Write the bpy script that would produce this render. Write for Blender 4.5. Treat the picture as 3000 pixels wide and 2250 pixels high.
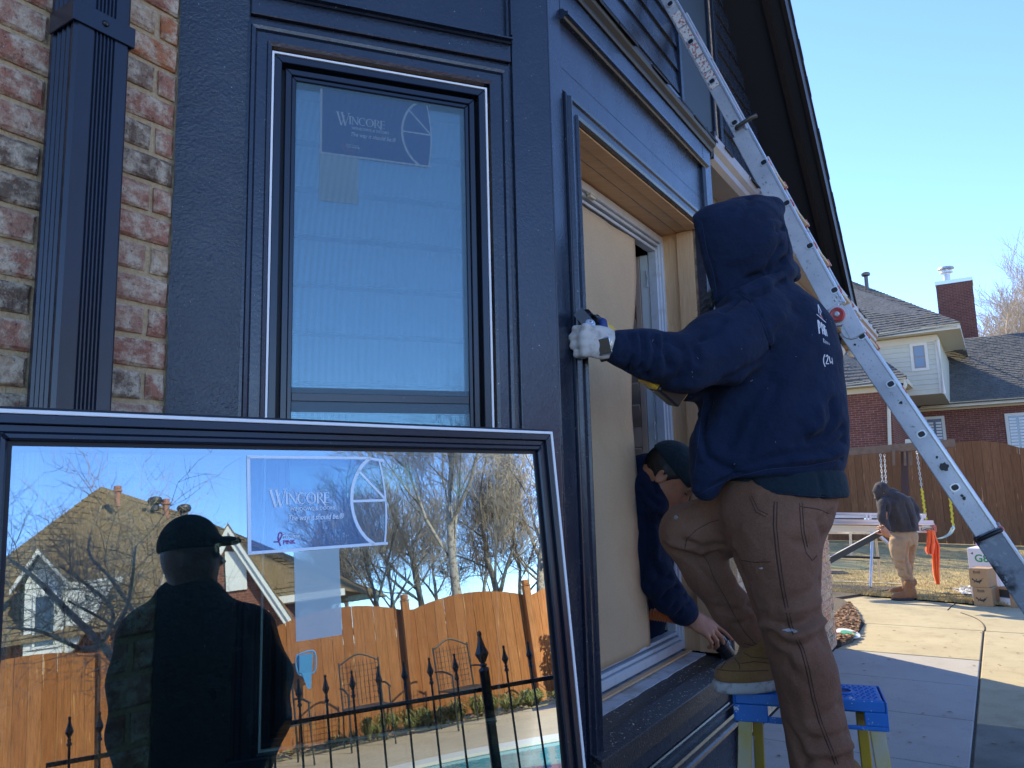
import bpy, math, random
import numpy as np
from mathutils import Vector, Matrix
from mathutils.bvhtree import BVHTree
R_=math.radians
sc=bpy.context.scene
for o in list(bpy.data.objects): bpy.data.objects.remove(o)
# ---------------- camera ----------------
EYE=Vector((0,0,1.5)); FPX=2220.0; PITCH=R_(8.08); ROLL=R_(1.466)
Fd=Vector((0,math.cos(PITCH),math.sin(PITCH)))
_u=Vector((0,-math.sin(PITCH),math.cos(PITCH))); _r=Vector((1,0,0))
Up=_u*math.cos(ROLL)+_r*math.sin(ROLL); Rt=_r*math.cos(ROLL)-_u*math.sin(ROLL)
cam=bpy.data.cameras.new('camera'); camo=bpy.data.objects.new('camera',cam); sc.collection.objects.link(camo)
cam.sensor_width=36; cam.lens=FPX/3000*36; cam.clip_start=0.02; cam.clip_end=800
m=Matrix.Identity(4)
for i,v in enumerate((Rt,Up,-Fd)):
    for j in range(3): m[j][i]=v[j]
m.translation=EYE; camo.matrix_world=m; sc.camera=camo
# ---------------- light ----------------
SUN_AZ=-24.0; SUN_EL=35.0
w=bpy.data.worlds.new('World'); sc.world=w; w.use_nodes=True
nt=w.node_tree; nt.nodes.clear()
sky=nt.nodes.new('ShaderNodeTexSky'); sky.sky_type='NISHITA'; sky.sun_disc=False
sky.sun_elevation=R_(SUN_EL); sky.sun_rotation=R_(SUN_AZ); sky.air_density=1.0; sky.dust_density=0.0; sky.ozone_density=2.0; sky.altitude=3500
bg=nt.nodes.new('ShaderNodeBackground'); bg.inputs[1].default_value=0.146
ou=nt.nodes.new('ShaderNodeOutputWorld'); tn=nt.nodes.new('ShaderNodeVectorMath'); tn.operation='MULTIPLY'; tn.inputs[1].default_value=(.76,.86,1.03); nt.links.new(sky.outputs[0],tn.inputs[0]); nt.links.new(tn.outputs[0],bg.inputs[0]); nt.links.new(bg.outputs[0],ou.inputs[0])
sl=bpy.data.lights.new('sun','SUN'); sl.energy=2.8; sl.angle=R_(0.53); sl.color=(1,.84,.56)
so=bpy.data.objects.new('sun',sl); sc.collection.objects.link(so)
def az(a,e=0):
    a=R_(a);e=R_(e);return Vector((math.sin(a)*math.cos(e),math.cos(a)*math.cos(e),math.sin(e)))
SD=az(SUN_AZ,SUN_EL); so.rotation_euler=SD.to_track_quat('Z','Y').to_euler(); so.location=(0,0,20)
sc.view_settings.view_transform='Standard'; sc.view_settings.look='None'; sc.view_settings.exposure=1.76; sc.view_settings.gamma=1
sc.view_settings.use_curve_mapping=False
sc.render.engine='CYCLES'; sc.cycles.use_denoising=True; sc.cycles.max_bounces=8; sc.cycles.transparent_max_bounces=16
# ---------------- projection helpers (a photograph point -> a place in the world) ----------------
def ray(x,y): return Fd+Rt*((x-1500)/FPX)-Up*((y-1125)/FPX)
def P(x,y,Y):
    d=ray(x,y); return EYE+d*(Y/d.y)
def GZ(x,y,z=0.0):
    d=ray(x,y); return EYE+d*((z-1.5)/d.z)
TH=32.3; EQ=az(TH); EP=az(TH-90); Z=Vector((0,0,1))
PB=.8864; QC=1.6238
def W(q,p,z): return EQ*q+EP*p+Z*z
def PP(x,y,p):
    d=ray(x,y); return EYE+d*(p/d.dot(EP))
# ---------------- mesh builder ----------------
class Fr:
    def __init__(s,o,x,y,z): s.o,s.x,s.y,s.z=Vector(o),Vector(x),Vector(y),Vector(z)
    def __call__(s,a,b,c): return s.o+s.x*a+s.y*b+s.z*c
WORLD=Fr((0,0,0),(1,0,0),(0,1,0),(0,0,1))
FB=Fr(EP*PB,EQ,-EP,Z)          # front wall of the bay: q, out, z
FM=Fr(EP*1.415,EQ,-EP,Z)       # main house wall
C0=W(QC,PB,0); EA=-az(69); NA=az(159)
FA=Fr(C0,EA,NA,Z)              # left side of the bay: u, out, z
def basis(d,up=Z):
    d=d.normalized(); s=d.cross(up)
    if s.length<1e-4: s=d.cross(Vector((1,0,0)))
    s.normalize(); return d,s,s.cross(d).normalized()
class MB:
    def __init__(s): s.v=[];s.f=[]
    def add(s,vs,fs):
        n=len(s.v); s.v+= [tuple(v) for v in vs]; s.f+=[tuple(i+n for i in f) for f in fs]; return s
    def hexa(s,p): # 0-3 bottom ring,4-7 top ring
        return s.add(p,[(0,3,2,1),(4,5,6,7),(0,1,5,4),(1,2,6,5),(2,3,7,6),(3,0,4,7)])
    def box(s,fr,x0,x1,y0,y1,z0,z1):
        return s.hexa([fr(x0,y0,z0),fr(x1,y0,z0),fr(x1,y1,z0),fr(x0,y1,z0),fr(x0,y0,z1),fr(x1,y0,z1),fr(x1,y1,z1),fr(x0,y1,z1)])
    def beam(s,a,b,w,h,up=Z):
        a=Vector(a);b=Vector(b);d,sx,u=basis(b-a,up); p=[]
        for c in (a,b):
            for (i,j) in ((-1,-1),(1,-1),(1,1),(-1,1)): p.append(c+sx*(i*w/2)+u*(j*h/2))
        return s.hexa(p)
    def tube(s,pts,r,n=8,cap=True):
        pts=[Vector(p) for p in pts]; k=len(pts); rr=r if hasattr(r,'__len__') else [r]*k
        vs=[];fs=[]; up=None
        for i,p in enumerate(pts):
            d=(pts[min(i+1,k-1)]-pts[max(i-1,0)])
            if d.length<1e-9: d=Vector((0,0,1))
            d.normalize()
            if up is None: _,a,b=basis(d)
            else:
                a=(up-d*up.dot(d)); a=a.normalized() if a.length>1e-5 else basis(d)[1]; b=d.cross(a)
            up=a
            for j in range(n):
                t=2*math.pi*j/n; vs.append(p+a*(math.cos(t)*rr[i])+b*(math.sin(t)*rr[i]))
        for i in range(k-1):
            for j in range(n):
                j2=(j+1)%n; fs.append((i*n+j,i*n+j2,(i+1)*n+j2,(i+1)*n+j))
        if cap: fs.append(tuple(range(n-1,-1,-1))); fs.append(tuple((k-1)*n+j for j in range(n)))
        return s.add(vs,fs)
    def lathe(s,o,ax,prof,n=16):
        o=Vector(o);d,a,b=basis(Vector(ax)); vs=[];fs=[]
        for (r,h) in prof:
            for j in range(n):
                t=2*math.pi*j/n; vs.append(o+d*h+a*(math.cos(t)*r)+b*(math.sin(t)*r))
        for i in range(len(prof)-1):
            for j in range(n):
                j2=(j+1)%n; fs.append((i*n+j,i*n+j2,(i+1)*n+j2,(i+1)*n+j))
        fs.append(tuple(range(n-1,-1,-1))); k=len(prof); fs.append(tuple((k-1)*n+j for j in range(n)))
        return s.add(vs,fs)
    def prism(s,fr,poly,y0,y1): # poly in (x,z) extruded along y
        n=len(poly); vs=[fr(x,y0,z) for x,z in poly]+[fr(x,y1,z) for x,z in poly]
        fs=[tuple(range(n)),tuple(range(2*n-1,n-1,-1))]+[(i,i+n,(i+1)%n+n,(i+1)%n) for i in range(n)]
        return s.add(vs,fs)
    def sweep(s,fr,prof,x0,x1): # prof in (y,z) extruded along x
        n=len(prof); vs=[fr(x0,y,z) for y,z in prof]+[fr(x1,y,z) for y,z in prof]
        fs=[tuple(range(n)),tuple(range(2*n-1,n-1,-1))]+[(i,i+n,(i+1)%n+n,(i+1)%n) for i in range(n)]
        return s.add(vs,fs)
    def slab(s,pts,n,t): # polygon with thickness t along -n
        k=len(pts); n=Vector(n).normalized(); vs=[Vector(p) for p in pts]+[Vector(p)-n*t for p in pts]
        return s.add(vs,[tuple(range(k)),tuple(range(2*k-1,k-1,-1))]+[(i,i+k,(i+1)%k+k,(i+1)%k) for i in range(k)])
    def build(s,name,mat,parent=None,smooth=False,bevel=0,label=None,cat=None,group=None,kind=None,fixn=True,seg=1):
        me=bpy.data.meshes.new(name); vs=np.array(s.v,float); c=(vs.min(0)+vs.max(0))/2
        if parent is None: c[2]=vs[:,2].min()
        me.from_pydata((vs-c).tolist(),[],s.f); me.materials.append(mat)
        if fixn and len(s.f)<60000:
            import bmesh; bm=bmesh.new(); bm.from_mesh(me); bmesh.ops.recalc_face_normals(bm,faces=bm.faces); bm.to_mesh(me); bm.free()
        if smooth:
            me.polygons.foreach_set('use_smooth',[True]*len(me.polygons))
        o=bpy.data.objects.new(name,me); sc.collection.objects.link(o); put(o,Vector(c),parent)
        if bevel:
            b=o.modifiers.new('bevel','BEVEL'); b.width=bevel; b.segments=seg; b.limit_method='ANGLE'; b.angle_limit=R_(40)
        if smooth=='auto':
            me.set_sharp_from_angle(angle=R_(35))
        tag(o,label,cat,group,kind); return o
WP={}
def put(o,c,parent):
    WP[o.name]=Vector(c)
    if parent is not None:
        o.parent=parent; o.location=Vector(c)-WP[parent.name]
    else: o.location=c
def tag(o,label=None,cat=None,group=None,kind=None):
    if label: o['label']=label
    if cat: o['category']=cat
    if group: o['group']=group
    if kind: o['kind']=kind
    return o
def thing(name,loc,label,cat,group=None):
    o=bpy.data.objects.new(name,None); sc.collection.objects.link(o); o.empty_display_size=.1; put(o,Vector(loc),None); return tag(o,label,cat,group)
def copy_to(src,parent,loc,rot=None,scale=None):
    c=src.copy(); sc.collection.objects.link(c); put(c,Vector(loc),parent)
    if rot is not None: c.rotation_euler=rot
    if scale is not None: c.scale=scale
    return c
# ---------------- materials ----------------
class NT:
    def __init__(s,name):
        s.m=bpy.data.materials.new(name); s.m.use_nodes=True; s.t=s.m.node_tree; s.t.nodes.clear(); s.out=s.n('ShaderNodeOutputMaterial')
    def n(s,t,**k):
        x=s.t.nodes.new(t)
        for a,b in k.items(): setattr(x,a,b)
        return x
    def l(s,a,b): s.t.links.new(a,b)
    def coord(s,kind,scale=(1,1,1),rot=(0,0,0)):
        if kind=='pos': c=s.n('ShaderNodeNewGeometry').outputs['Position']
        else: c=s.n('ShaderNodeTexCoord').outputs[{'obj':'Object','gen':'Generated','uv':'UV'}[kind]]
        mp=s.n('ShaderNodeMapping'); mp.inputs['Scale'].default_value=scale; mp.inputs['Rotation'].default_value=rot; s.l(c,mp.inputs[0]); return mp.outputs[0]
    def noise(s,vec,scale,detail=3,rough=.5,lo=.35,hi=.65):
        x=s.n('ShaderNodeTexNoise'); x.inputs['Scale'].default_value=scale; x.inputs['Detail'].default_value=detail; x.inputs['Roughness'].default_value=rough; s.l(vec,x.inputs['Vector'])
        r=s.n('ShaderNodeMapRange'); r.inputs[1].default_value=lo; r.inputs[2].default_value=hi; s.l(x.outputs['Fac'],r.inputs[0]); return r.outputs[0]
    def mix(s,f,a,b):
        x=s.n('ShaderNodeMix',data_type='RGBA')
        for i,v in ((0,f),(6,a),(7,b)):
            if isinstance(v,(int,float)): x.inputs[i].default_value=v
            elif isinstance(v,tuple): x.inputs[i].default_value=(*v,1)[:4]
            else: s.l(v,x.inputs[i])
        return x.outputs[2]
    def math(s,op,a,b=0):
        x=s.n('ShaderNodeMath',operation=op)
        for i,v in ((0,a),(1,b)):
            if isinstance(v,(int,float)): x.inputs[i].default_value=v
            else: s.l(v,x.inputs[i])
        return x.outputs[0]
    def bsdf(s,col,rough=.5,metal=0,spec=.5,**k):
        b=s.n('ShaderNodeBsdfPrincipled')
        for nm,v in (('Base Color',col),('Roughness',rough),('Metallic',metal),('Specular IOR Level',spec)):
            if isinstance(v,(int,float)): b.inputs[nm].default_value=v
            elif isinstance(v,tuple): b.inputs[nm].default_value=(*v,1)[:4]
            else: s.l(v,b.inputs[nm])
        for nm,v in k.items(): b.inputs[nm.replace('_',' ')].default_value=v
        s.b=b; s.l(b.outputs[0],s.out.inputs[0]); return b
    def bump(s,h,strength=.3,dist=.01):
        x=s.n('ShaderNodeBump'); x.inputs['Strength'].default_value=strength; x.inputs['Distance'].default_value=dist; s.l(h,x.inputs['Height'])
        if s.b.inputs['Normal'].is_linked: s.l(s.b.inputs['Normal'].links[0].from_socket,x.inputs['Normal'])
        s.l(x.outputs[0],s.b.inputs['Normal'])
def mat(name,col,rough=.5,metal=0,spec=.5,var=None,bump=None,coord='pos',sc3=(1,1,1),**k):
    t=NT(name); v=t.coord(coord,sc3); c=col
    for (s_,c2,amt,lo,hi) in (var or []): c=t.mix(t.math('MULTIPLY',t.noise(v,s_,4,.55,lo,hi),amt),c,c2)
    t.bsdf(c,rough,metal,spec,**k)
    for (s_,st,d) in (bump or []): t.bump(t.noise(v,s_,4,.6,0,1),st,d)
    return t.m
def gloss_var(t,v,base,amt,scale):
    return t.math('ADD',t.math('MULTIPLY',t.noise(v,scale,4,.6,.3,.7),amt),base)
MT={}
def paint(name,col,rough,tex,orange=True,var=.25):
    t=NT(name); v=t.coord('pos')
    c=t.mix(t.noise(v,3,4,.6,.3,.7),col,tuple(x*(1+var) for x in col))
    sp=t.noise(v,160,2,.5,.745,.76); c=t.mix(t.math('MULTIPLY',sp,.55),c,(.45,.45,.42))
    t.bsdf(c,gloss_var(t,v,rough,.12,9),0,.6)
    if orange: t.bump(t.noise(v,140,3,.6,0,1),tex,.004)
    t.bump(t.noise(v,14,3,.5,0,1),tex*.5,.01); return t.m
MT['paint']=paint('navy_black_paint',(.015,.022,.037),.20,.20)
MT['paint_rough']=paint('navy_black_stucco_paint',(.015,.022,.034),.27,.6)
MT['metal_black']=mat('black_gutter_metal',(.014,.022,.040),.27,0,.5,var=[(5,(.016,.018,.021),.5,.45,.7)],bump=[(30,.05,.003)])
MT['frame_black']=mat('black_aluminium_frame',(.009,.014,.027),.24,0,.5,var=[(140,(.3,.31,.3),.5,.74,.76),(6,(.014,.016,.02),.6,.4,.7)])
MT['frame_black2']=mat('black_frame_gasket',(.006,.006,.007),.5)
MT['bead']=mat('pale_aluminium_bead',(.86,.86,.83),.35,0,.5)
MT['foam']=mat('charcoal_foam_edge',(.03,.033,.037),.9,bump=[(400,.6,.004)])
MT['white_vinyl']=mat('white_vinyl',(.62,.64,.66),.3,var=[(20,(.4,.38,.33),.5,.55,.75),(90,(.25,.22,.18),.5,.66,.75)])
MT['white_board']=mat('white_flashing',(.55,.57,.6),.5,var=[(14,(.3,.27,.2),.8,.5,.7),(60,(.15,.13,.1),.6,.62,.72)],bump=[(60,.3,.004)])
MT['dark_sill']=mat('dark_sill_board',(.022,.023,.026),.35,var=[(60,(.3,.3,.29),.6,.66,.7),(260,(.4,.4,.38),.7,.62,.66)],bump=[(160,.8,.004)])
def wood(name,c1,c2,axis,scale=1,rough=.6,knot=True):
    t=NT(name); s3=[14*scale]*3; s3[axis]=.9*scale
    v=t.coord('obj',tuple(s3)); n1=t.n('ShaderNodeTexNoise'); n1.inputs['Scale'].default_value=1.6; n1.inputs['Detail'].default_value=3; n1.inputs['Distortion'].default_value=.6; t.l(v,n1.inputs['Vector'])
    rg=t.math('FRACT',t.math('MULTIPLY',n1.outputs['Fac'],14)); f2=t.noise(v,9,4,.6,.3,.7)
    c=t.mix(t.math('MULTIPLY',rg,.75),c1,c2); c=t.mix(t.math('MULTIPLY',f2,.35),c,tuple(x*.6 for x in c2))
    oi=t.n('ShaderNodeObjectInfo'); c=t.mix(t.math('MULTIPLY',oi.outputs['Random'],.4),c,tuple(x*.7 for x in c1))
    t.bsdf(c,rough); t.bump(f2,.3,.003); return t.m
MT['pine']=wood('raw_pine',(.86,.54,.28),(.70,.38,.17),0)
MT['pine_v']=wood('raw_pine_upright',(.88,.55,.29),(.72,.39,.17),2)
MT['old_wood']=mat('weathered_timber',(.40,.29,.18),.8,var=[(40,(.12,.08,.05),.9,.4,.65)],bump=[(80,.5,.006)],sc3=(1,1,1))
def brick_mat():
    t=NT('tumbled_brick'); oi=t.n('ShaderNodeObjectInfo'); v=t.coord('obj'); vo=t.n('ShaderNodeVectorMath',operation='ADD'); t.l(v,vo.inputs[0])
    cb=t.n('ShaderNodeCombineXYZ'); r10=t.math('MULTIPLY',oi.outputs['Random'],37.0); t.l(r10,cb.inputs[0]); t.l(r10,cb.inputs[2]); t.l(cb.outputs[0],vo.inputs[1]); v=vo.outputs[0]
    rp=t.n('ShaderNodeValToRGB'); e=rp.color_ramp.elements; rp.color_ramp.interpolation='CONSTANT'
    cols=[(0,(.43,.195,.125)),(.2,(.48,.27,.18)),(.40,(.20,.145,.10)),(.5,(.47,.225,.145)),(.66,(.54,.38,.235)),(.82,(.30,.195,.13)),(.92,(.52,.20,.085))]
    e[0].position=0;e[0].color=(*cols[0][1],1);e[1].position=cols[1][0];e[1].color=(*cols[1][1],1)
    for p_,c_ in cols[2:]:
        x=e.new(p_); x.color=(*c_,1)
    t.l(oi.outputs['Random'],rp.inputs[0])
    c=t.mix(t.math('MULTIPLY',t.noise(v,26,5,.65,.44,.60),.88),rp.outputs[0],(.74,.62,.44))
    c=t.mix(t.math('MULTIPLY',t.noise(v,60,5,.7,.5,.68),.7),c,(.19,.075,.045))
    c=t.mix(t.math('MULTIPLY',t.noise(v,110,3,.6,.62,.7),.8),c,(.06,.05,.045))
    c=t.mix(t.math('MULTIPLY',t.noise(v,190,2,.6,.68,.72),.7),c,(.7,.68,.62))
    t.bsdf(c,.93,0,.25); t.bump(t.noise(v,70,5,.7,0,1),.75,.009); t.bump(t.noise(v,300,3,.7,0,1),.5,.003); return t.m
MT['brick']=brick_mat()
MT['mortar']=mat('sandy_mortar',(.66,.50,.29),.95,var=[(120,(.44,.30,.14),.7,.4,.7),(500,(.55,.45,.3),.7,.5,.7)],bump=[(350,.9,.004),(40,.4,.008)],spec=.2)
MT['paper']=mat('brown_kraft_paper',(.62,.415,.235),.85,var=[(4,(.50,.34,.20),.6,.4,.7),(220,(.70,.52,.33),.5,.45,.7)],bump=[(3,.35,.05),(300,.15,.002)],spec=.2)
MT['shutter']=mat('tan_shutter',(.55,.38,.28),.45)  # one even tan for leaf and louvres; the front stile is white
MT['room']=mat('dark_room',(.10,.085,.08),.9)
MT['alu']=mat('scuffed_aluminium',(.62,.62,.63),.42,.5,.5,var=[(6,(.38,.4,.43),.7,.4,.7),(28,(.10,.10,.09),.7,.66,.72),(90,(.24,.24,.22),.7,.62,.7)],bump=[(50,.15,.002)])
MT['alu_bright']=mat('bright_aluminium',(.70,.72,.75),.3,.7)
MT['rung_tan']=mat('dusty_tan_rung',(.62,.50,.30),.75,var=[(120,(.28,.22,.14),.8,.45,.65)],bump=[(200,.5,.003)])
MT['rung_red']=mat('scratched_red_plastic',(.45,.09,.06),.5,var=[(60,(.6,.5,.42),.8,.55,.65)])
MT['white']=mat('white_paint',(.75,.75,.72),.45)
MT['black_plastic']=mat('black_plastic',(.012,.012,.013),.35,bump=[(60,.2,.003)])
MT['black_grime']=mat('grimy_black_ladder_base',(.02,.022,.022),.5,var=[(7,(.30,.32,.33),.9,.44,.56),(45,(.35,.38,.38),.9,.57,.64)],bump=[(60,.4,.004)])
MT['label_red']=mat('worn_warning_label',(.62,.60,.55),.6,var=[(70,(.35,.06,.05),.85,.52,.58)])
def cloth(name,c,c2,weave=700,lint=True,rough=.95,sheen=.25,fold=.0):
    t=NT(name); v=t.coord('pos'); cc=t.mix(t.noise(v,7,4,.6,.35,.7),c,c2)
    cc=t.mix(t.math('MULTIPLY',t.noise(v,240,3,.6,.4,.7),.3),cc,tuple(x*1.6 for x in c2))
    if lint: cc=t.mix(t.math('MULTIPLY',t.noise(v,130,1,.5,.795,.81),.5),cc,(.5,.47,.42))
    t.bsdf(cc,rough,0,.2,Sheen_Weight=sheen,Sheen_Roughness=.5); t.bump(t.noise(v,weave,2,.6,0,1),.35,.0015); t.bump(t.noise(v,38,4,.55,0,1),.55,.010); t.bump(t.noise(v,11,3,.5,0,1),.35,.03); return t.m
MT['navy']=cloth('navy_fleece',(.0060,.0125,.032),(.010,.019,.047),sheen=.03,lint=False)
MT['shirt']=cloth('dark_teal_cotton',(.010,.019,.026),(.014,.026,.036),sheen=.03,lint=False)
MT['brown_duck']=cloth('brown_canvas_duck',(.155,.074,.040),(.205,.106,.062),weave=900,sheen=.05,lint=False)
MT['thread']=mat('dark_seam_thread',(.05,.024,.015),.9)
MT['navy_thread']=mat('navy_seam_thread',(.018,.03,.07),.9)
MT['khaki']=cloth('tan_work_trousers',(.30,.20,.12),(.38,.27,.17),sheen=.1)
MT['char']=cloth('charcoal_jacket',(.035,.033,.038),(.055,.052,.058),sheen=.1)
MT['suede']=cloth('tan_suede',(.18,.095,.030),(.23,.13,.045),lint=False,sheen=.2)
MT['suede2']=cloth('rust_suede',(.22,.10,.045),(.28,.14,.065),lint=False,sheen=.1)
MT['sole']=mat('grubby_white_sole',(.42,.42,.38),.8,var=[(50,(.15,.14,.12),.8,.5,.7)],bump=[(120,.4,.004)])
MT['skin']=mat('warm_skin',(.45,.20,.105),.5,var=[(30,(.30,.12,.065),.6,.45,.7)],bump=[(220,.2,.002)],Subsurface_Weight=.05)
MT['hair']=mat('dark_hair',(.010,.008,.007),.5)
MT['lip']=mat('lip_skin',(.26,.085,.065),.45)
MT['blackcloth']=cloth('black_shadowed_cloth',(.008,.008,.009),(.012,.012,.013),lint=False,sheen=0)
MT['skin_shaded']=mat('silhouette_skin',(.10,.05,.033),.6)  # skin darkened in its colour so the face reads as a shaded silhouette
MT['capcloth']=cloth('dark_teal_cap',(.010,.022,.030),(.016,.032,.042),lint=False,sheen=.08)
MT['glove']=mat('pale_knit_glove',(.52,.49,.44),.9,var=[(40,(.28,.26,.23),.8,.5,.7)],bump=[(400,.5,.002)])
MT['glove_blue']=mat('blue_rubber_palm',(.012,.035,.16),.45)
MT['chrome']=mat('chrome',(.6,.6,.6),.15,.95)
MT['screenblack']=mat('dark_watch_glass',(.005,.006,.008),.25,0,.3)
MT['tool_yellow']=mat('tool_yellow',(.80,.48,.03),.42,var=[(60,(.25,.16,.05),.7,.6,.7)])
MT['orange_hose']=mat('orange_hose',(.72,.19,.05),.42)
MT['blue_plastic']=mat('paint_spattered_blue',(.008,.15,.48),.42,var=[(34,(.62,.64,.62),.9,.67,.69),(120,(.5,.5,.5),.8,.69,.71)],bump=[(90,.2,.003)])
MT['yellow_fg']=mat('worn_yellow_fibreglass',(.66,.45,.02),.5,var=[(9,(.34,.29,.12),.8,.4,.65),(26,(.55,.55,.5),.9,.65,.69)],bump=[(60,.2,.003)],sc3=(1,1,.5))
MT['olive_fg']=mat('faded_olive_fibreglass',(.46,.36,.09),.6,var=[(9,(.42,.40,.30),.8,.4,.65),(26,(.55,.55,.5),.9,.63,.67)],bump=[(90,.3,.003)])
MT['green']=mat('dark_green_plastic',(.02,.09,.06),.4)
MT['orange_cloth']=cloth('hi_vis_orange_cloth',(.80,.09,.02),(.88,.16,.04),lint=False)
MT['card']=mat('brown_cardboard',(.42,.26,.13),.85,var=[(10,(.36,.22,.11),.6,.4,.7)])
MT['card_white']=mat('white_carton',(.72,.72,.76),.6)
MT['ink']=mat('dark_ink',(.03,.03,.032),.7)
MT['ink_green']=mat('green_ink',(.02,.30,.12),.6)
MT['print_white']=mat('white_print',(.62,.64,.66),.7)
MT['print_red']=mat('red_print',(.40,.10,.10),.7)
MT['cream']=mat('cream_trim',(.66,.60,.46),.5)
MT['cream_white']=mat('off_white_trim',(.72,.70,.62),.5)
MT['siding_cream']=mat('cream_lap_siding',(.58,.58,.48),.6,var=[(3,(.5,.5,.42),.5,.4,.7)])
MT['soffit_brown']=mat('brown_soffit',(.16,.115,.085),.6,var=[(5,(.12,.09,.07),.6,.4,.7)])
MT['gutter_beige']=mat('taupe_gutter',(.30,.235,.185),.35,var=[(12,(.26,.2,.16),.6,.4,.7)])
MT['soffit_black']=mat('black_soffit',(.010,.012,.017),.6)
MT['edge_dark']=mat('dark_wood_fascia',(.012,.009,.009),.5,var=[(20,(.02,.014,.012),.7,.4,.7)])
MT['bulb']=mat('frosted_flood_bulb',(.60,.57,.50),.35)
MT['roof_dark']=None
MT['terracotta']=mat('rusty_vent_pipe',(.42,.19,.13),.7)
MT['vent_metal']=mat('dark_galvanised_vent',(.10,.09,.085),.4,.6)
MT['iron']=mat('black_wrought_iron',(.006,.006,.007),.45,bump=[(60,.2,.003)])
MT['iron_grey']=mat('grey_patio_iron',(.035,.04,.042),.5)
MT['yellow_plastic']=mat('yellow_chain_sleeve',(.75,.58,.03),.4)
MT['chain']=mat('galvanised_chain',(.7,.7,.68),.3,.8)
MT['green_white']=mat('pale_green_swing_seat',(.35,.45,.38),.4)
MT['swing_wood']=mat('weathered_beam',(.20,.13,.09),.8,var=[(9,(.13,.085,.06),.8,.4,.7)],bump=[(40,.4,.006)])
MT['dark_strip']=mat('dark_trim_coil',(.028,.032,.035),.45)
MT['pink']=mat('pink_magenta_print',(.35,.10,.28),.6)
MT['purple']=mat('purple_carton',(.20,.14,.42),.6)
MT['net_blue']=mat('blue_net',(.08,.30,.62),.5)
MT['coping']=mat('pale_pool_coping',(.62,.60,.56),.7)
MT['bark']=mat('grey_brown_bark',(.16,.125,.095),.95,var=[(14,(.34,.29,.23),.8,.45,.6)],bump=[(40,.7,.01)])
MT['bark_light']=mat('pale_bark',(.42,.37,.31),.95,var=[(10,(.16,.12,.09),.9,.5,.62)],bump=[(40,.6,.01)])
MT['twig']=mat('brown_twigs',(.17,.12,.09),.95)
MT['twig_pale']=mat('pale_twigs',(.46,.38,.29),.95)
MT['evergreen']=mat('holly_leaf',(.025,.045,.018),.45,var=[(20,(.05,.07,.02),.7,.4,.6)])
MT['liriope']=mat('strap_leaf',(.16,.18,.055),.6,var=[(9,(.30,.27,.12),.9,.45,.6)])
MT['leaf']=mat('dead_leaf',(.26,.15,.085),.9,var=[(60,(.40,.27,.17),.8,.4,.6)])
def glass(name,refl,tint,trans,rough=0.0,transp=True):
    t=NT(name); g=t.n('ShaderNodeBsdfGlossy'); g.inputs['Color'].default_value=(*tint,1); g.inputs['Roughness'].default_value=rough
    tr=t.n('ShaderNodeBsdfTransparent'); tr.inputs[0].default_value=(*trans,1)
    fr=t.n('ShaderNodeFresnel'); fr.inputs[0].default_value=1.5
    f=t.math('ADD',t.math('MULTIPLY',fr.outputs[0],1.0),refl); mx=t.n('ShaderNodeMixShader'); t.l(f,mx.inputs[0]); t.l(tr.outputs[0],mx.inputs[1]); t.l(g.outputs[0],mx.inputs[2]); t.l(mx.outputs[0],t.out.inputs[0]); return t.m
MT['glass_outer']=glass('coated_glass',.36,(.74,.90,1.0),(.60,.78,.74))
MT['glass_inner']=glass('inner_glass',.05,(.85,.9,1.0),(.85,.92,.9))
MT['pane_dark']=mat('dark_reflective_pane',(.02,.025,.03),.04,0,1.0)
def film(name,col,alpha):
    t=NT(name); d=t.n('ShaderNodeBsdfDiffuse'); d.inputs[0].default_value=(*col,1); tr=t.n('ShaderNodeBsdfTransparent'); mx=t.n('ShaderNodeMixShader'); mx.inputs[0].default_value=alpha
    t.l(tr.outputs[0],mx.inputs[1]); t.l(d.outputs[0],mx.inputs[2]); t.l(mx.outputs[0],t.out.inputs[0]); return t.m
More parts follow.
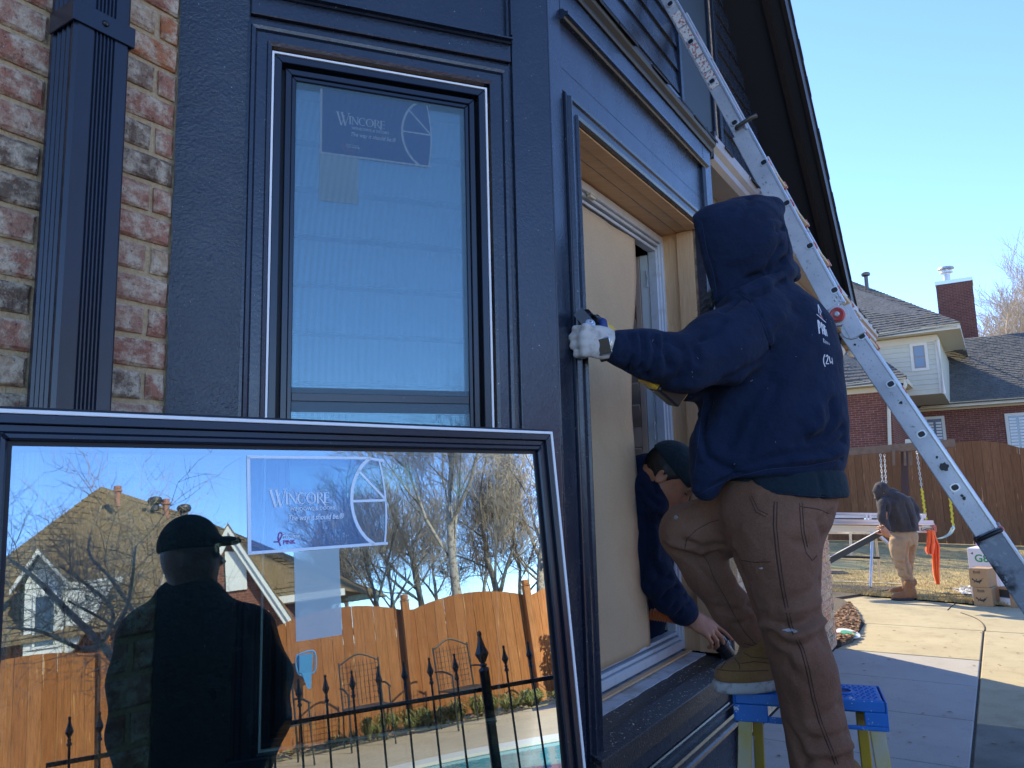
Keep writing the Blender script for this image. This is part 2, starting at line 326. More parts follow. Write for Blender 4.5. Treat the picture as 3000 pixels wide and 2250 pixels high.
# ---------------- implicit bodies (union of tapered limbs, meshed) ----------------
def _sm(a,b,k):
    h=np.clip(.5+.5*(b-a)/k,0,1); return b*(1-h)+a*h-k*h*(1-h)
class SDF:
    def __init__(s,lo,hi,step):
        s.lo=np.array(lo,float); s.st=step; n=np.ceil((np.array(hi)-s.lo)/step).astype(int)+1
        s.n=n; g=[s.lo[i]+step*np.arange(n[i]) for i in range(3)]
        s.X,s.Y,s.Z=np.meshgrid(*g,indexing='ij'); s.X=s.X.astype(np.float32); s.Y=s.Y.astype(np.float32); s.Z=s.Z.astype(np.float32)
        s.d=np.full(s.X.shape,9.,np.float32)
    def sub(s):
        o=SDF.__new__(SDF); o.__dict__.update(s.__dict__); o.d=np.full(s.X.shape,9.,np.float32); return o
    def merge(s,o,k=.03): s._put(o.d,k,'u'); return s
    def caps(s,pts,k=.03,flat=None):
        for a,b in zip(pts[:-1],pts[1:]): s.cap(a[0],b[0],a[1],b[1],k,flat)
        return s
    def _put(s,d,k,op):
        if op=='u': s.d=_sm(s.d,d,k) if k>0 else np.minimum(s.d,d)
        else: s.d=-_sm(-s.d,d,k)
    def cap(s,a,b,ra,rb,k=.03,flat=None,op='u'):
        a=np.array(a,float);b=np.array(b,float);ab=b-a;L=ab@ab+1e-12
        px,py,pz=s.X-a[0],s.Y-a[1],s.Z-a[2]; t=np.clip((px*ab[0]+py*ab[1]+pz*ab[2])/L,0,1)
        dx,dy,dz=px-t*ab[0],py-t*ab[1],pz-t*ab[2]
        if flat is not None:
            w_=np.array(flat[0],float); w_/=np.linalg.norm(w_); q=dx*w_[0]+dy*w_[1]+dz*w_[2]; g=(1/flat[1]-1); dx=dx+q*g*w_[0];dy=dy+q*g*w_[1];dz=dz+q*g*w_[2]
        d=np.sqrt(dx*dx+dy*dy+dz*dz)-(ra+(rb-ra)*t)
        if flat is not None: d=d*min(1,flat[1]*1.15)
        s._put(d,k,op); return s
    def ell(s,c,r,k=.03,ax=None,op='u'):
        c=np.array(c,float); p=[s.X-c[0],s.Y-c[1],s.Z-c[2]]
        if ax is not None: p=[sum(p[j]*float(a[j]) for j in range(3)) for a in ax]
        k0=np.sqrt(sum((p[i]/r[i])**2 for i in range(3))); k1=np.sqrt(sum((p[i]/r[i]**2)**2 for i in range(3)))+1e-9
        s._put(k0*(k0-1)/k1,k,op); return s
    def loft(s,secs,k=.03,ax=(1,0),op='u',rnd=.02): # secs: (z,cx,cy,rx,ry) sorted by z
        secs=sorted(secs); z=[q[0] for q in secs]; I=[np.interp(s.Z,z,[q[i] for q in secs]) for i in range(1,5)]
        dx,dy=s.X-I[0],s.Y-I[1]; a,b=dx*ax[0]+dy*ax[1],-dx*ax[1]+dy*ax[0]
        e=(np.sqrt((a/I[2])**2+(b/I[3])**2)-1)*np.minimum(I[2],I[3]); zz=np.maximum(z[0]-s.Z,s.Z-z[-1])+rnd; q=np.maximum(e+rnd,zz)
        d=np.where((e+rnd>0)&(zz>0),np.sqrt(np.maximum(e+rnd,0)**2+np.maximum(zz,0)**2),q)-rnd; s._put(d.astype(np.float32),k,op); return s
    def half(s,pt,n,op='s'): # keep the side opposite n
        n=np.array(n,float);n/=np.linalg.norm(n); d=(s.X-pt[0])*n[0]+(s.Y-pt[1])*n[1]+(s.Z-pt[2])*n[2]; s.d=np.maximum(s.d,d); return s
    def mesh(s):
        f=s.d; n=f.shape; ins=f<0
        cc=np.zeros((n[0]-1,n[1]-1,n[2]-1,3),np.float32); ct=np.zeros((n[0]-1,n[1]-1,n[2]-1),np.float32)
        co=[(i,j,k) for i in (0,1) for j in (0,1) for k in (0,1)]
        sl=lambda c:tuple(slice(c[i],n[i]-1+c[i]) for i in range(3))
        for a in co:
            for ax in range(3):
                if a[ax]==0:
                    b=list(a);b[ax]=1;fa,fb=f[sl(a)],f[sl(b)]; ch=(fa<0)!=(fb<0); t=np.where(ch,fa/(fa-fb+1e-12),0)
                    for c in range(3): cc[...,c]+=np.where(ch,a[c]+(t if c==ax else 0),0)
                    ct+=ch
        act=ct>0; idx=-np.ones(ct.shape,int); idx[act]=np.arange(act.sum()); ii=np.argwhere(act)
        v=(ii+cc[act]/ct[act][:,None])*s.st+s.lo; fs=[]
        for ax in range(3):
            o=[i for i in range(3) if i!=ax]
            A=[slice(None)]*3;B=[slice(None)]*3;A[ax]=slice(0,n[ax]-1);B[ax]=slice(1,n[ax])
            for q in o: A[q]=slice(1,n[q]-1);B[q]=slice(1,n[q]-1)
            a,b=ins[tuple(A)],ins[tuple(B)]; e=np.argwhere(a!=b)
            if len(e)==0: continue
            base=e.copy(); base[:,o[0]]+=1; base[:,o[1]]+=1; sg=a[tuple(e.T)]
            def cell(d0,d1):
                q=base.copy(); q[:,o[0]]-=d0; q[:,o[1]]-=d1; return idx[tuple(q.T)]
            qd=np.stack([cell(0,0),cell(1,0),cell(1,1),cell(0,1)],1)
            if ax==1: sg=~sg
            fs.append(np.where(sg[:,None],qd,qd[:,::-1]))
        F=np.concatenate(fs); c=v.mean(0); a=v[F[:,0]]-c; vol=np.einsum('ij,ij->i',a,np.cross(v[F[:,1]]-c,v[F[:,2]]-c)).sum()
        return v,(F if vol>0 else F[:,::-1])
def sdf_obj(name,S,material,parent,folds=(),smooth_it=2,noise=None,label=None):
    v,f=S.mesh() if isinstance(S,SDF) else S
    e=np.concatenate([f[:,[0,1]],f[:,[1,2]],f[:,[2,3]],f[:,[3,0]]])
    for _ in range(smooth_it):
        s=np.zeros_like(v);c=np.zeros(len(v)); np.add.at(s,e[:,0],v[e[:,1]]);np.add.at(s,e[:,1],v[e[:,0]]);np.add.at(c,e[:,0],1);np.add.at(c,e[:,1],1); v=.5*v+.5*s/np.maximum(c,1)[:,None]
    if len(folds):
        bvh=BVHTree.FromPolygons([tuple(x) for x in v],[tuple(int(i) for i in q) for q in f]); nrm=vnorm(v,f); acc=np.zeros(len(v))
        for (pts,amp,wd) in folds:
            hp=[]
            for p in pts:
                d=ray(*p); h=bvh.ray_cast(EYE,d.normalized())
                if h[0] is not None: hp.append(np.array(h[0]))
            if len(hp)<2: continue
            dm=np.full(len(v),9.)
            for a,b in zip(hp[:-1],hp[1:]):
                ab=b-a; t=np.clip(((v-a)@ab)/(ab@ab+1e-12),0,1); dm=np.minimum(dm,np.linalg.norm(v-a-t[:,None]*ab,axis=1))
            acc+=1.8*amp*np.exp(-(dm/wd)**2)
        v=v+nrm*acc[:,None]
    if noise:
        from mathutils import noise as mn
        nrm=vnorm(v,f)
        for (sx,sy,sz,amp,thr) in noise:
            q=np.array([mn.noise(Vector((p[0]*sx,p[1]*sy,p[2]*sz))) for p in v]); q=1-np.abs(q)*2.2 if thr is None else q; v=v+nrm*(q*amp)[:,None]
    me=bpy.data.meshes.new(name); c=(v.min(0)+v.max(0))/2; vv=(v-c).astype(np.float32)
    me.vertices.add(len(vv)); me.vertices.foreach_set('co',vv.ravel()); me.loops.add(f.size); me.loops.foreach_set('vertex_index',f.ravel().astype(np.int32))
    me.polygons.add(len(f)); me.polygons.foreach_set('loop_start',np.arange(0,f.size,4,dtype=np.int32)); me.polygons.foreach_set('loop_total',np.full(len(f),4,np.int32)); me.update(calc_edges=True)
    me.polygons.foreach_set('use_smooth',[True]*len(f)); me.materials.append(material)
    o=bpy.data.objects.new(name,me); sc.collection.objects.link(o); put(o,Vector(c),parent); tag(o,label); o['_v']=0
    del o['_v']; SURF[o.name]=(v,f); return o
SURF={}
def vnorm(v,f):
    n=np.cross(v[f[:,2]]-v[f[:,0]],v[f[:,3]]-v[f[:,1]]); s=np.zeros_like(v)
    for i in range(4): np.add.at(s,f[:,i],n)
    return s/(np.linalg.norm(s,axis=1)[:,None]+1e-12)
def bvh_of(o):
    v,f=SURF[o.name]; return BVHTree.FromPolygons([tuple(x) for x in v],[tuple(int(i) for i in q) for q in f])
def bez(pts,n=8):
    pts=[Vector(p) for p in pts]; out=[]
    for i in range(len(pts)-1):
        p0,p1,p2,p3=pts[max(i-1,0)],pts[i],pts[i+1],pts[min(i+2,len(pts)-1)]
        for k in range(n):
            t=k/n; out.append(.5*((2*p1)+(p2-p0)*t+(2*p0-5*p1+4*p2-p3)*t*t+(3*p1-p0-3*p2+p3)*t**3))
    out.append(pts[-1]); return out
def text_mesh(s,size=1,ext=0.0,shear=0,weight=0):
    cu=bpy.data.curves.new('t','FONT'); cu.body=s; cu.size=size; cu.extrude=ext; cu.shear=shear; cu.offset=weight*size; cu.resolution_u=3
    o=bpy.data.objects.new('t',cu); sc.collection.objects.link(o); dg=bpy.context.evaluated_depsgraph_get(); me=bpy.data.meshes.new_from_object(o.evaluated_get(dg))
    vs=[v.co.copy() for v in me.vertices]; fs=[tuple(p.vertices) for p in me.polygons]; bpy.data.objects.remove(o); bpy.data.meshes.remove(me); return vs,fs
def text_on(fr,s,x,z,size,parent,m,off=.001,name='lettering',shear=0,weight=0,xs=1.0,flip=False,th=.0004):
    vs,fs=text_mesh(s,size,th,shear,weight); mb=MB(); mb.add([fr(x+(-v.x if flip else v.x)*xs,off+v.z,z+v.y) for v in vs],fs); return mb.build(name,m,parent)
# ================= large structure: our house =================
random.seed(5)
ID=Vector((0,0,0))
def brick_mesh(name,L,H=.053,D=.03,seed=0):
    rnd=random.Random(seed); mb=MB(); j=lambda a:rnd.uniform(-a,a); c=.005
    nx=4 if L>.1 else 2; xs=[-L/2+L*i/nx for i in range(nx+1)]
    # front face grid (out = +y) with chamfered rim; local axes: x along wall, y out, z up
    ring=[]
    outer=[(x,-H/2) for x in xs]+[(xs[-1],0)]+[(x,H/2) for x in reversed(xs)]+[(xs[0],0)]
    n=len(outer); v=[];f=[]
    for (x,z) in outer: v.append((x,-D,z))
    for (x,z) in outer: v.append((x+j(.0016),-c+j(.001),z+j(.0016)))
    for (x,z) in outer:
        sx=-1 if x>0 else 1; fx=1-2*(c+.001)/L; fz=1-2*(c+.001)/H
        v.append((x*fx+j(.0012),j(.0012),z*fz+j(.0012)))
    for a in (0,n):
        for i in range(n): f.append((a+i,a+(i+1)%n,a+n+(i+1)%n,a+n+i))
    v.append((0,.0008,0)); ci=len(v)-1
    for i in range(n): f.append((2*n+i,2*n+(i+1)%n,ci))
    me=bpy.data.meshes.new(name); me.from_pydata(v,[],f); me.materials.append(MT['brick'])
    import bmesh; bm=bmesh.new(); bm.from_mesh(me); bmesh.ops.recalc_face_normals(bm,faces=bm.faces); bm.to_mesh(me); bm.free()
    return me
BR={}
def brick_at(fr,x0,x1,z,parent,rnd,rot):
    L=x1-x0; key=(round(L,3),rnd.randrange(3))
    if key not in BR: BR[key]=brick_mesh('brick',L,seed=hash(key)%999)
    o=bpy.data.objects.new('brick',BR[key]); sc.collection.objects.link(o); o.rotation_euler=(R_(rnd.uniform(-.4,.4)),0,rot+R_(rnd.uniform(-.4,.4)))
    put(o,fr((x0+x1)/2,.0+rnd.uniform(-.0015,.002),z),parent)
ROTM=math.atan2(EQ.y,EQ.x)+math.pi  # local x runs along -q so that local y points out
# local x -> -EQ, local y -> -EP : rotation about z
ROTM=math.atan2(-EQ.y,-EQ.x)
def flipx(v): return v
PM=1.415
bw=thing('brick_wall',W(.6,PM,0),'tumbled red and cream brick wall behind the black downspout','wall')
mb=MB(); mb.box(FM,-3.5,.93,-.12,-.009,0,3.0); mb.build('mortar',MT['mortar'],bw)
rnd=random.Random(3); z0=(PP(522,143,PM-.005).z)  # top of a full course
k=0; row=[]
zt=z0-.0265
nr=int(zt/.065)
for i in range(-6,nr+1):
    z=zt-i*.065
    if z<.02: break
    if i%2==0: spans=[(.714,.914),(.502,.702),(.290,.490),(.078,.278),(-.134,.066)]
    else: spans=[(.875,.914),(.663,.863),(.451,.651),(.239,.439),(.027,.227)]
    for a,b in spans: brick_at(FM,a,b,z,bw,rnd,ROTM)
mb=MB()
for i in range(-6,nr+1):
    z=zt-i*.065; x=-.146 if i%2==0 else .015
    while x>-3.3:
        mb.box(FM,x-.2,x,-.03,rnd.uniform(-.001,.002),z-.0265,z+.0265); x-=.212
o=mb.build('brick_courses',MT['brick'],bw); o['kind']='stuff'
# downspout
ds=thing('downspout',W(.7,1.31,0),'ribbed black metal downspout strapped to the brick wall','downspout')
FD=Fr(EP*1.31,EQ,-EP,Z)
prof=[(-.01,-.095),(-.01,-.012),(-.004,-.003),(0,0)]
x0,x1=.645,.748
pts=[(x0,-.085),(x0,-.006),(x0+.006,0),(x0+.030,0)]
for i in range(6):
    c=x0+.034+i*.0068; pts+= [(c,0),(c+.0015,-.004),(c+.0035,-.004),(c+.005,0)]
pts+=[(x1-.006,0),(x1,-.006),(x1,-.085)]
# side ribs
side=[(x0,-.085)]
for i in range(4):
    c=-.075+i*.016; side+= [(x0,c),(x0+.004,c+.004),(x0+.004,c+.010),(x0,c+.014)]
pts=side+pts[1:]
mb=MB(); n=len(pts); vs=[FD(x,y,.05) for x,y in pts]+[FD(x,y,3.05) for x,y in pts]
mb.add(vs,[tuple(range(n)),tuple(range(2*n-1,n-1,-1))]+[(i,(i+1)%n,(i+1)%n+n,i+n) for i in range(n)])
mb.build('pipe',MT['metal_black'],ds)
mb=MB(); mb.box(FD,x0-.006,x0-.0015,-.08,.0015,2.352,2.392); mb.box(FD,x0-.006,x1+.006,.0015,.0045,2.352,2.392); mb.box(FD,x1+.0015,x1+.006,-.09,.0015,2.352,2.392)
st=mb.build('strap',MT['metal_black'],ds,bevel=.001)
mb=MB(); mb.lathe(FD((x0+x1)/2+.0,.0045,2.372),-EP,[(.006,0),(.006,.002),(.0035,.004)],10); mb.build('screw',MT['black_plastic'],st,smooth=True)
# ---------------- bay window ----------------
bay=thing('bay_window_box',C0,'black painted wooden bay with raised panels between brick wall and gutter','bay window')
def trim_box(fr,x0,x1,y0,y1,z0,z1,name,m='paint',bev=.0025): 
    mb=MB(); mb.box(fr,x0,x1,y0,y1,z0,z1); return mb.build(name,MT[m],bay,bevel=bev,seg=2)
def moulding(fr,axis,a,b,c,prof,name='moulding',m='paint'):
    # axis 'x': runs along x from a to b at height c ; axis 'z': runs along z from a to b at x=c ; prof list of (side, out)
    mb=MB(); n=len(prof)
    if axis=='x': vs=[fr(t,y,c+s) for t in (a,b) for s,y in prof]
    else: vs=[fr(c+s,y,t) for t in (a,b) for s,y in prof]
    mb.add(vs,[tuple(range(n)),tuple(range(2*n-1,n-1,-1))]+[(i,i+n,(i+1)%n+n,(i+1)%n) for i in range(n)]); return mb.build(name,MT[m],bay)
ogee=lambda s,h=.022,w=.016:[(0,-.01),(0,h*.3),(s*w*.25,h*.45),(s*w*.3,h),(s*w*.55,h),(s*w*.7,h*.5),(s*w,h*.35),(s*w,-.01)]
# side A
mb=MB(); mb.box(FA,-.0,.90,-.12,-.012,0,1.0); mb.box(FA,0,.172,-.12,-.012,1.0,2.513); mb.box(FA,.692,.90,-.12,-.012,1.0,2.513); mb.box(FA,0,.90,-.12,-.012,2.513,3.0)
mb.build('side_wall',MT['paint'],bay)
mb=MB()  # stucco board with uneven caulked left edge
ns=40; vs=[];fs=[]
rn=random.Random(8)
for i in range(ns+1):
    z=3.0*i/ns; vs+= [FA(.741,-.012,z),FA(.741,.004,z),FA(.884+rn.uniform(-.002,.0025),.003,z),FA(.884+rn.uniform(-.001,.003),-.03,z)]
for i in range(ns):
    for j in range(3): fs.append((4*i+j,4*i+j+1,4*i+5+j,4*i+4+j))
mb.add(vs,fs); mb.build('rough_board',MT['paint_rough'],bay)
trim_box(FA,.002,.104,-.011,.0,0,2.99,'corner_board')
trim_box(FA,.107,.738,-.011,.0,2.59,2.645,'trim_board')
trim_box(FA,.107,.738,-.011,.0,.60,.95,'trim_board')
mb=MB(); mb.box(FA,.120,.738,-.010,-.004,2.648,2.99); mb.build('raised_panel',MT['paint'],bay)
moulding(FA,'x',.108,.74,2.636,ogee(1),'moulding'); moulding(FA,'z',2.652,2.99,.104,ogee(1),'moulding')
# window casing A : mitred casing made of stepped strips
def casing(fr,x0,x1,z0,z1,wd,name,bottom=True,m='paint'):
    # picture frame, inner edge (x0..x1,z0..z1), width wd outward, stepped profile
    prof=[(0,-.02),(0,.014),(.15,.017),(.2,.010),(.6,.010),(.68,.016),(.82,.018),(.88,.008),(1,.006),(1,-.012)]
    cs=[(x0,z0,-1,-1),(x0,z1,-1,1),(x1,z1,1,1),(x1,z0,1,-1)]; parts=[]
    for i in range(4):
        if i==3 and not bottom: continue
        a,b=cs[i],cs[(i+1)%4]; mb=MB(); n=len(prof)
        vs=[fr(c[0]+c[2]*s*wd,y,(c[1]+c[3]*s*wd)) for c in (a,b) for s,y in prof]
        mb.add(vs,[tuple(range(n)),tuple(range(2*n-1,n-1,-1))]+[(k,k+n,(k+1)%n+n,(k+1)%n) for k in range(n)]); parts.append(mb.build(name,MT[m],bay))
    return parts
casing(FA,.171,.692,1.0,2.511,.052,'window_casing')
mb=MB(); mb.box(FA,.100,.75,-.02,.028,.955,.995); mb.build('window_sill',MT['paint'],bay,bevel=.003)
mb=MB(); mb.box(FA,.180,.690,-.055,-.004,2.4995,2.5095); mb.build('exposed_timber',MT['pine'],bay)
rn=random.Random(4); mb=MB()
vs=[];fs=[]
for i in range(31):
    z=1.0+1.49*i/30; w_=.0035+.0022*math.sin(i*.55)+rn.uniform(-.0008,.0008); vs+=[FA(.1722,-.05,z),FA(.1722,-.006,z),FA(.1722+w_,-.006,z),FA(.1722+w_,-.05,z)]
for i in range(30):
    for j in range(4): fs.append((4*i+j,4*i+(j+1)%4,4*i+4+(j+1)%4,4*i+4+j))
mb.add(vs,fs); mb.build('exposed_timber',MT['pine_v'],bay)
# ---- installed window in side A
wa=thing('installed_window',FA(.43,0,1.0),'new black framed window with insect screen, set in the bay left of the corner','window')
def rectframe(fr,x0,x1,z0,z1,w,y0,y1,name,m,par,bev=.0015,bot=True,wb=None):
    mb=MB(); wb=wb or w
    def seg(p): mb.prism(fr,p,y0,y1)
    seg([(x0,z0),(x0+w,z0+wb),(x0+w,z1-w),(x0,z1)]); seg([(x0,z1),(x0+w,z1-w),(x1-w,z1-w),(x1,z1)]); seg([(x1,z0),(x1,z1),(x1-w,z1-w),(x1-w,z0+wb)])
    if bot: seg([(x0,z0),(x1,z0),(x1-w,z0+wb),(x0+w,z0+wb)])
    return mb.build(name,MT[m],par,bevel=bev)
rectframe(FA,.1785,.6905,1.0,2.500,.0045,-.04,.0125,'bead','bead',wa,0)
rectframe(FA,.1832,.6858,1.005,2.4953,.017,-.05,.009,'outer_frame','frame_black',wa)
rectframe(FA,.2004,.6686,1.022,2.478,.008,-.05,-.022,'gasket','frame_black2',wa,0)
rectframe(FA,.2086,.6604,1.030,2.470,.014,-.05,.001,'sash_frame','frame_black',wa)
rectframe(FA,.2228,.6462,1.044,2.456,.010,-.05,-.004,'screen_frame','frame_black',wa)
mb=MB(); mb.box(FA,.233,.636,-.030,-.006,1.706,1.724); mb.build('meeting_rail',MT['frame_black'],wa,bevel=.001)
mb=MB(); mb.box(FA,.233,.636,-.044,-.0222,1.684,1.738); mb.build('sash_rail',MT['frame_black2'],wa)
mb=MB(); mb.box(FA,.22,.65,-.0265,-.0235,1.04,2.46)
def screen_glass():
    t=NT('pane_behind_screen'); g=t.n('ShaderNodeBsdfGlossy'); g.inputs['Color'].default_value=(.62,.92,1.0,1); g.inputs['Roughness'].default_value=.02
    tr=t.n('ShaderNodeBsdfTransparent'); tr.inputs[0].default_value=(.85,.95,.97,1); mx=t.n('ShaderNodeMixShader'); mx.inputs[0].default_value=.42; t.l(tr.outputs[0],mx.inputs[1]); t.l(g.outputs[0],mx.inputs[2]); t.l(mx.outputs[0],t.out.inputs[0]); return t.m
mb.build('pane',screen_glass(),wa)
def screen_mat():
    t=NT('insect_screen'); v=t.coord('obj'); sx=t.n('ShaderNodeSeparateXYZ'); t.l(v,sx.inputs[0])
    ln=t.n('ShaderNodeVectorMath',operation='DOT_PRODUCT'); t.l(v,ln.inputs[0]); ln.inputs[1].default_value=tuple(EA)
    # woven mesh, too fine to resolve: cover with a faint warp/weft beat
    wx=t.math('SINE',t.math('ADD',t.math('MULTIPLY',ln.outputs['Value'],430),t.math('MULTIPLY',t.math('MULTIPLY',sx.outputs[2],sx.outputs[2]),60)))
    wz=t.math('SINE',t.math('MULTIPLY',sx.outputs[2],1500))
    hole=t.math('ADD',t.math('ADD',t.math('MULTIPLY',wx,.022),t.math('MULTIPLY',wz,.035)),.64)
    d=t.n('ShaderNodeBsdfPrincipled'); d.inputs['Base Color'].default_value=(.13,.22,.27,1); d.inputs['Roughness'].default_value=.35
    tr=t.n('ShaderNodeBsdfTransparent'); mx=t.n('ShaderNodeMixShader'); t.l(hole,mx.inputs[0]); t.l(d.outputs[0],mx.inputs[1]); t.l(tr.outputs[0],mx.inputs[2]); t.l(mx.outputs[0],t.out.inputs[0]); return t.m
mb=MB(); mb.box(FA,.226,.643,-.0095,-.0085,1.05,2.452); mb.build('insect_screen',screen_mat(),wa)
mb=MB()
blind=mb
for i in range(11):
    z=2.44-i*.115; mb.prism(Fr(FA(0,-.07,0),NA,EA,Z),[(-.010,z),(.022,z-.108),(.018,z-.112),(-.014,z-.002)],.2,.68)
mb.build('slatted_blind',mat('pale_blind',(.80,.84,.84),.7),wa)
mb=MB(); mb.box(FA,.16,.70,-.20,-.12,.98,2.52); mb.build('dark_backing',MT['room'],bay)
# ---- front B
mb=MB()
mb.box(FB,QC,1.757,-.10,-.012,0,2.5); mb.box(FB,2.872,2.998,-.10,-.012,0,2.5); mb.box(FB,QC,2.998,-.10,-.012,2.502,3.0); mb.box(FB,QC,2.998,-.10,-.012,0,.82)
mb.build('front_wall',MT['paint'],bay)
trim_box(FB,QC-.0,1.695,-.011,.0,0,2.885,'corner_board')
trim_box(FB,2.90,2.998,-.011,.0,0,2.885,'corner_board')
trim_box(FB,1.6965,2.8985,-.010,.0,2.80,2.885,'frieze_board')
mb=MB(); mb.box(FB,1.6965,2.8985,-.011,-.005,2.636,2.80); mb.build('raised_panel',MT['paint'],bay)
mb=MB(); mb.box(FB,1.6965,2.8985,-.011,-.004,2.57,2.634); mb.build('trim_board',MT['paint'],bay,bevel=.001)
moulding(FB,'x',1.696,2.90,2.772,[(0,-.01),(0,.010),(.005,.014),(.008,.024),(.016,.024),(.020,.014),(.028,.010),(.034,-.01)],'crown_moulding')
moulding(FB,'z',2.57,2.772,2.868,[(0,-.011),(0,.004),(.008,.014),(.018,.014),(.026,.006),(.032,-.01)],'moulding')
casing(FB,1.757,2.800,.70,2.502,.058,'window_casing')
trim_box(FB,2.861,2.8985,-.011,-.002,.70,2.57,'trim_board')
# header + jamb timbers inside the reveal
mb=MB(); mb.box(FB,1.7585,2.7985,-.050,-.003,2.4965,2.5015); mb.build('header_timber',MT['pine'],bay,bevel=.002)
mb=MB(); mb.box(FB,1.758,2.86,-.098,-.052,2.501,2.60); mb.build('header_timber',MT['pine'],bay,bevel=.002)
mb=MB(); mb.box(FB,2.803,2.86,-.100,-.032,.90,2.499); mb.build('jamb_timber',MT['pine_v'],bay,bevel=.002)
mb=MB(); mb.box(FB,2.806,2.87,-.031,-.014,.90,2.499); mb.build('jamb_timber',MT['old_wood'],bay,bevel=.001)
mb=MB(); mb.box(FB,1.70,1.757,-.16,-.016,.86,2.6); mb.build('jamb_timber',MT['old_wood'],bay)
mb=MB(); mb.box(FB,2.818,2.87,-.17,-.102,.90,2.6); mb.build('jamb_timber',MT['pine_v'],bay)
mb=MB(); mb.box(FB,1.757,2.86,-.17,-.100,2.503,2.62); mb.build('header_timber',MT['pine'],bay)
# sill layers
mb=MB(); mb.sweep(FB,[(-.084,.892),(-.084,.80),(.022,.80),(.022,.868),(-.0,.879)],1.70,2.86); mb.build('sill_board',MT['dark_sill'],bay,bevel=.002)
mb=MB(); mb.sweep(FB,[(-.018,.888),(-.018,.874),(.036,.848),(.036,.866)],1.70,2.90); mb.build('sill_nosing',MT['dark_sill'],bay,bevel=.002)
rn=random.Random(2); mb=MB(); vs=[];fs=[]
for i in range(41):
    q=1.757+1.05*i/40; e=-.080+.0012*math.sin(i*1.3)+rn.uniform(-.001,.002); vs+=[FB(q,e,.8945),FB(q,-.19,.8985),FB(q,-.19,.89),FB(q,e,.89)]
for i in range(40):
    for j in range(4): fs.append((4*i+j,4*i+(j+1)%4,4*i+4+(j+1)%4,4*i+4+j))
mb.add(vs,fs); mb.build('white_flashing',MT['white_board'],bay)
mb=MB(); mb.box(FB,1.757,2.803,-.147,-.128,.899,.906); mb.build('pine_strip',MT['pine'],bay,bevel=.001)
# apron panels
mb=MB(); mb.box(FB,1.6965,2.8985,-.011,-.004,0,.80); mb.build('apron_board',MT['paint'],bay)
trim_box(FB,1.6965,2.8985,-.0035,.003,.745,.80,'trim_board')
moulding(FB,'x',1.72,2.895,.742,ogee(-1,.016,.020)); moulding(FB,'z',.48,.74,2.868,ogee(1,.014,.018))
trim_box(FB,1.6965,2.8985,-.0035,.008,.43,.475,'trim_board')
moulding(FB,'x',1.72,2.895,.50,ogee(-1,.022,.024)); moulding(FB,'x',1.72,2.895,.42,ogee(-1,.016,.02))
moulding(FB,'z',.02,.41,2.868,ogee(1,.014,.018))
# side C (faces away)
C1=W(2.998,PB,0); CE=(W(3.71,PM,0)-C1).normalized(); CN=CE.cross(Z); FC=Fr(C1,CE,CN,Z)
mb=MB(); mb.box(FC,.002,.88,-.10,-.0,0,3.0); mb.build('side_wall',MT['paint'],bay)
# bay crown and little roof
PAb=[(QC,PB),(2.998,PB)]
mb=MB()
mb.sweep(FB,[(-.02,2.886),(.006,2.886),(.010,2.893),(.010,2.900),(.022,2.910),(.026,2.918),(.026,2.926),(-.02,2.926)],QC-.01,3.01); mb.build('crown_gutter',MT['edge_dark'],bay)
mb=MB(); mb.sweep(FA,[(-.02,2.99),(.006,2.99),(.012,2.995),(.02,3.01),(-.02,3.01)],-.01,.9); mb.build('crown_gutter',MT['edge_dark'],bay)
MT['shingle_dark']=mat('black_shingle',(.018,.02,.022),.9,var=[(120,(.05,.05,.05),.7,.45,.65)],bump=[(300,.6,.004)])
rn=random.Random(9); mb=MB()
def ledge(a0,b0,a1,b1,rows=5):
    # shingle courses from outer edge a0-b0 up to wall edge a1-b1
    for r in range(rows):
        t0,t1=r/rows,(r+1.25)/rows; n_=max(3,int((b0-a0).length/.14)); off=.5*(r%2)
        for i in range(n_+1):
            s0=max(0,(i-off)/n_);s1=min(1,(i+1-off)/n_-.004)
            if s1<=s0: continue
            q=lambda s,t:(a0.lerp(b0,s)).lerp(a1.lerp(b1,s),t)
            dz=Z*(.008+rn.uniform(0,.004)); j0=rn.uniform(-.03,.02)
            p=[q(s0,t0+j0),q(s1,t0+j0+rn.uniform(-.01,.01)),q(s1,t1),q(s0,t1)]; mb.hexa([x for x in p]+[p[0]+dz,p[1]+dz,p[2]+dz*.3,p[3]+dz*.3])
ledge(W(QC-.02,PB-.022,2.930),W(3.02,PB-.022,2.930),W(QC+.3,PM-.03,3.36),W(2.7,PM-.03,3.36))
aL=FA(.93,.02,3.01); ledge(aL,W(QC-.02,PB-.022,2.930),W(.9,PM-.03,3.15),W(QC+.3,PM-.03,3.36))
ledge(W(3.02,PB-.022,2.930),W(3.75,PM-.02,3.01),W(2.7,PM-.03,3.36),W(3.7,PM-.03,3.15))
o=mb.build('roof_shingle',MT['shingle_dark'],bay); o['kind']='stuff'
# ---------------- window frame in front opening
wf=thing('vinyl_window_frame',W(2.3,1.06,.9),'old white vinyl window frame left open in the big opening','window frame')
FW=Fr(EP*1.05,EQ,-EP,Z)
rectframe(FW,1.79,2.830,.906,2.498,.030,-.05,.004,'outer_rail','white_vinyl',wf,.002)
rectframe(FW,1.822,2.805,.938,2.466,.012,-.055,-.006,'inner_rail','white_vinyl',wf,.002)
rectframe(FW,1.840,2.795,.956,2.448,.012,-.05,-.015,'track','white_vinyl',wf,.002)

def clip(q,z,up):
    mb=MB(); s=1 if up else -1
    mb.box(FW,q-.022,q+.022,-.002,.016,z,z+.006*s); mb.box(FW,q-.018,q+.020,.0,.014,z+.006*s,z+.016*s); mb.build('latch_clip',MT['cream'],wf,bevel=.0015)
clip(2.045,.938,True); clip(2.17,2.466,False)
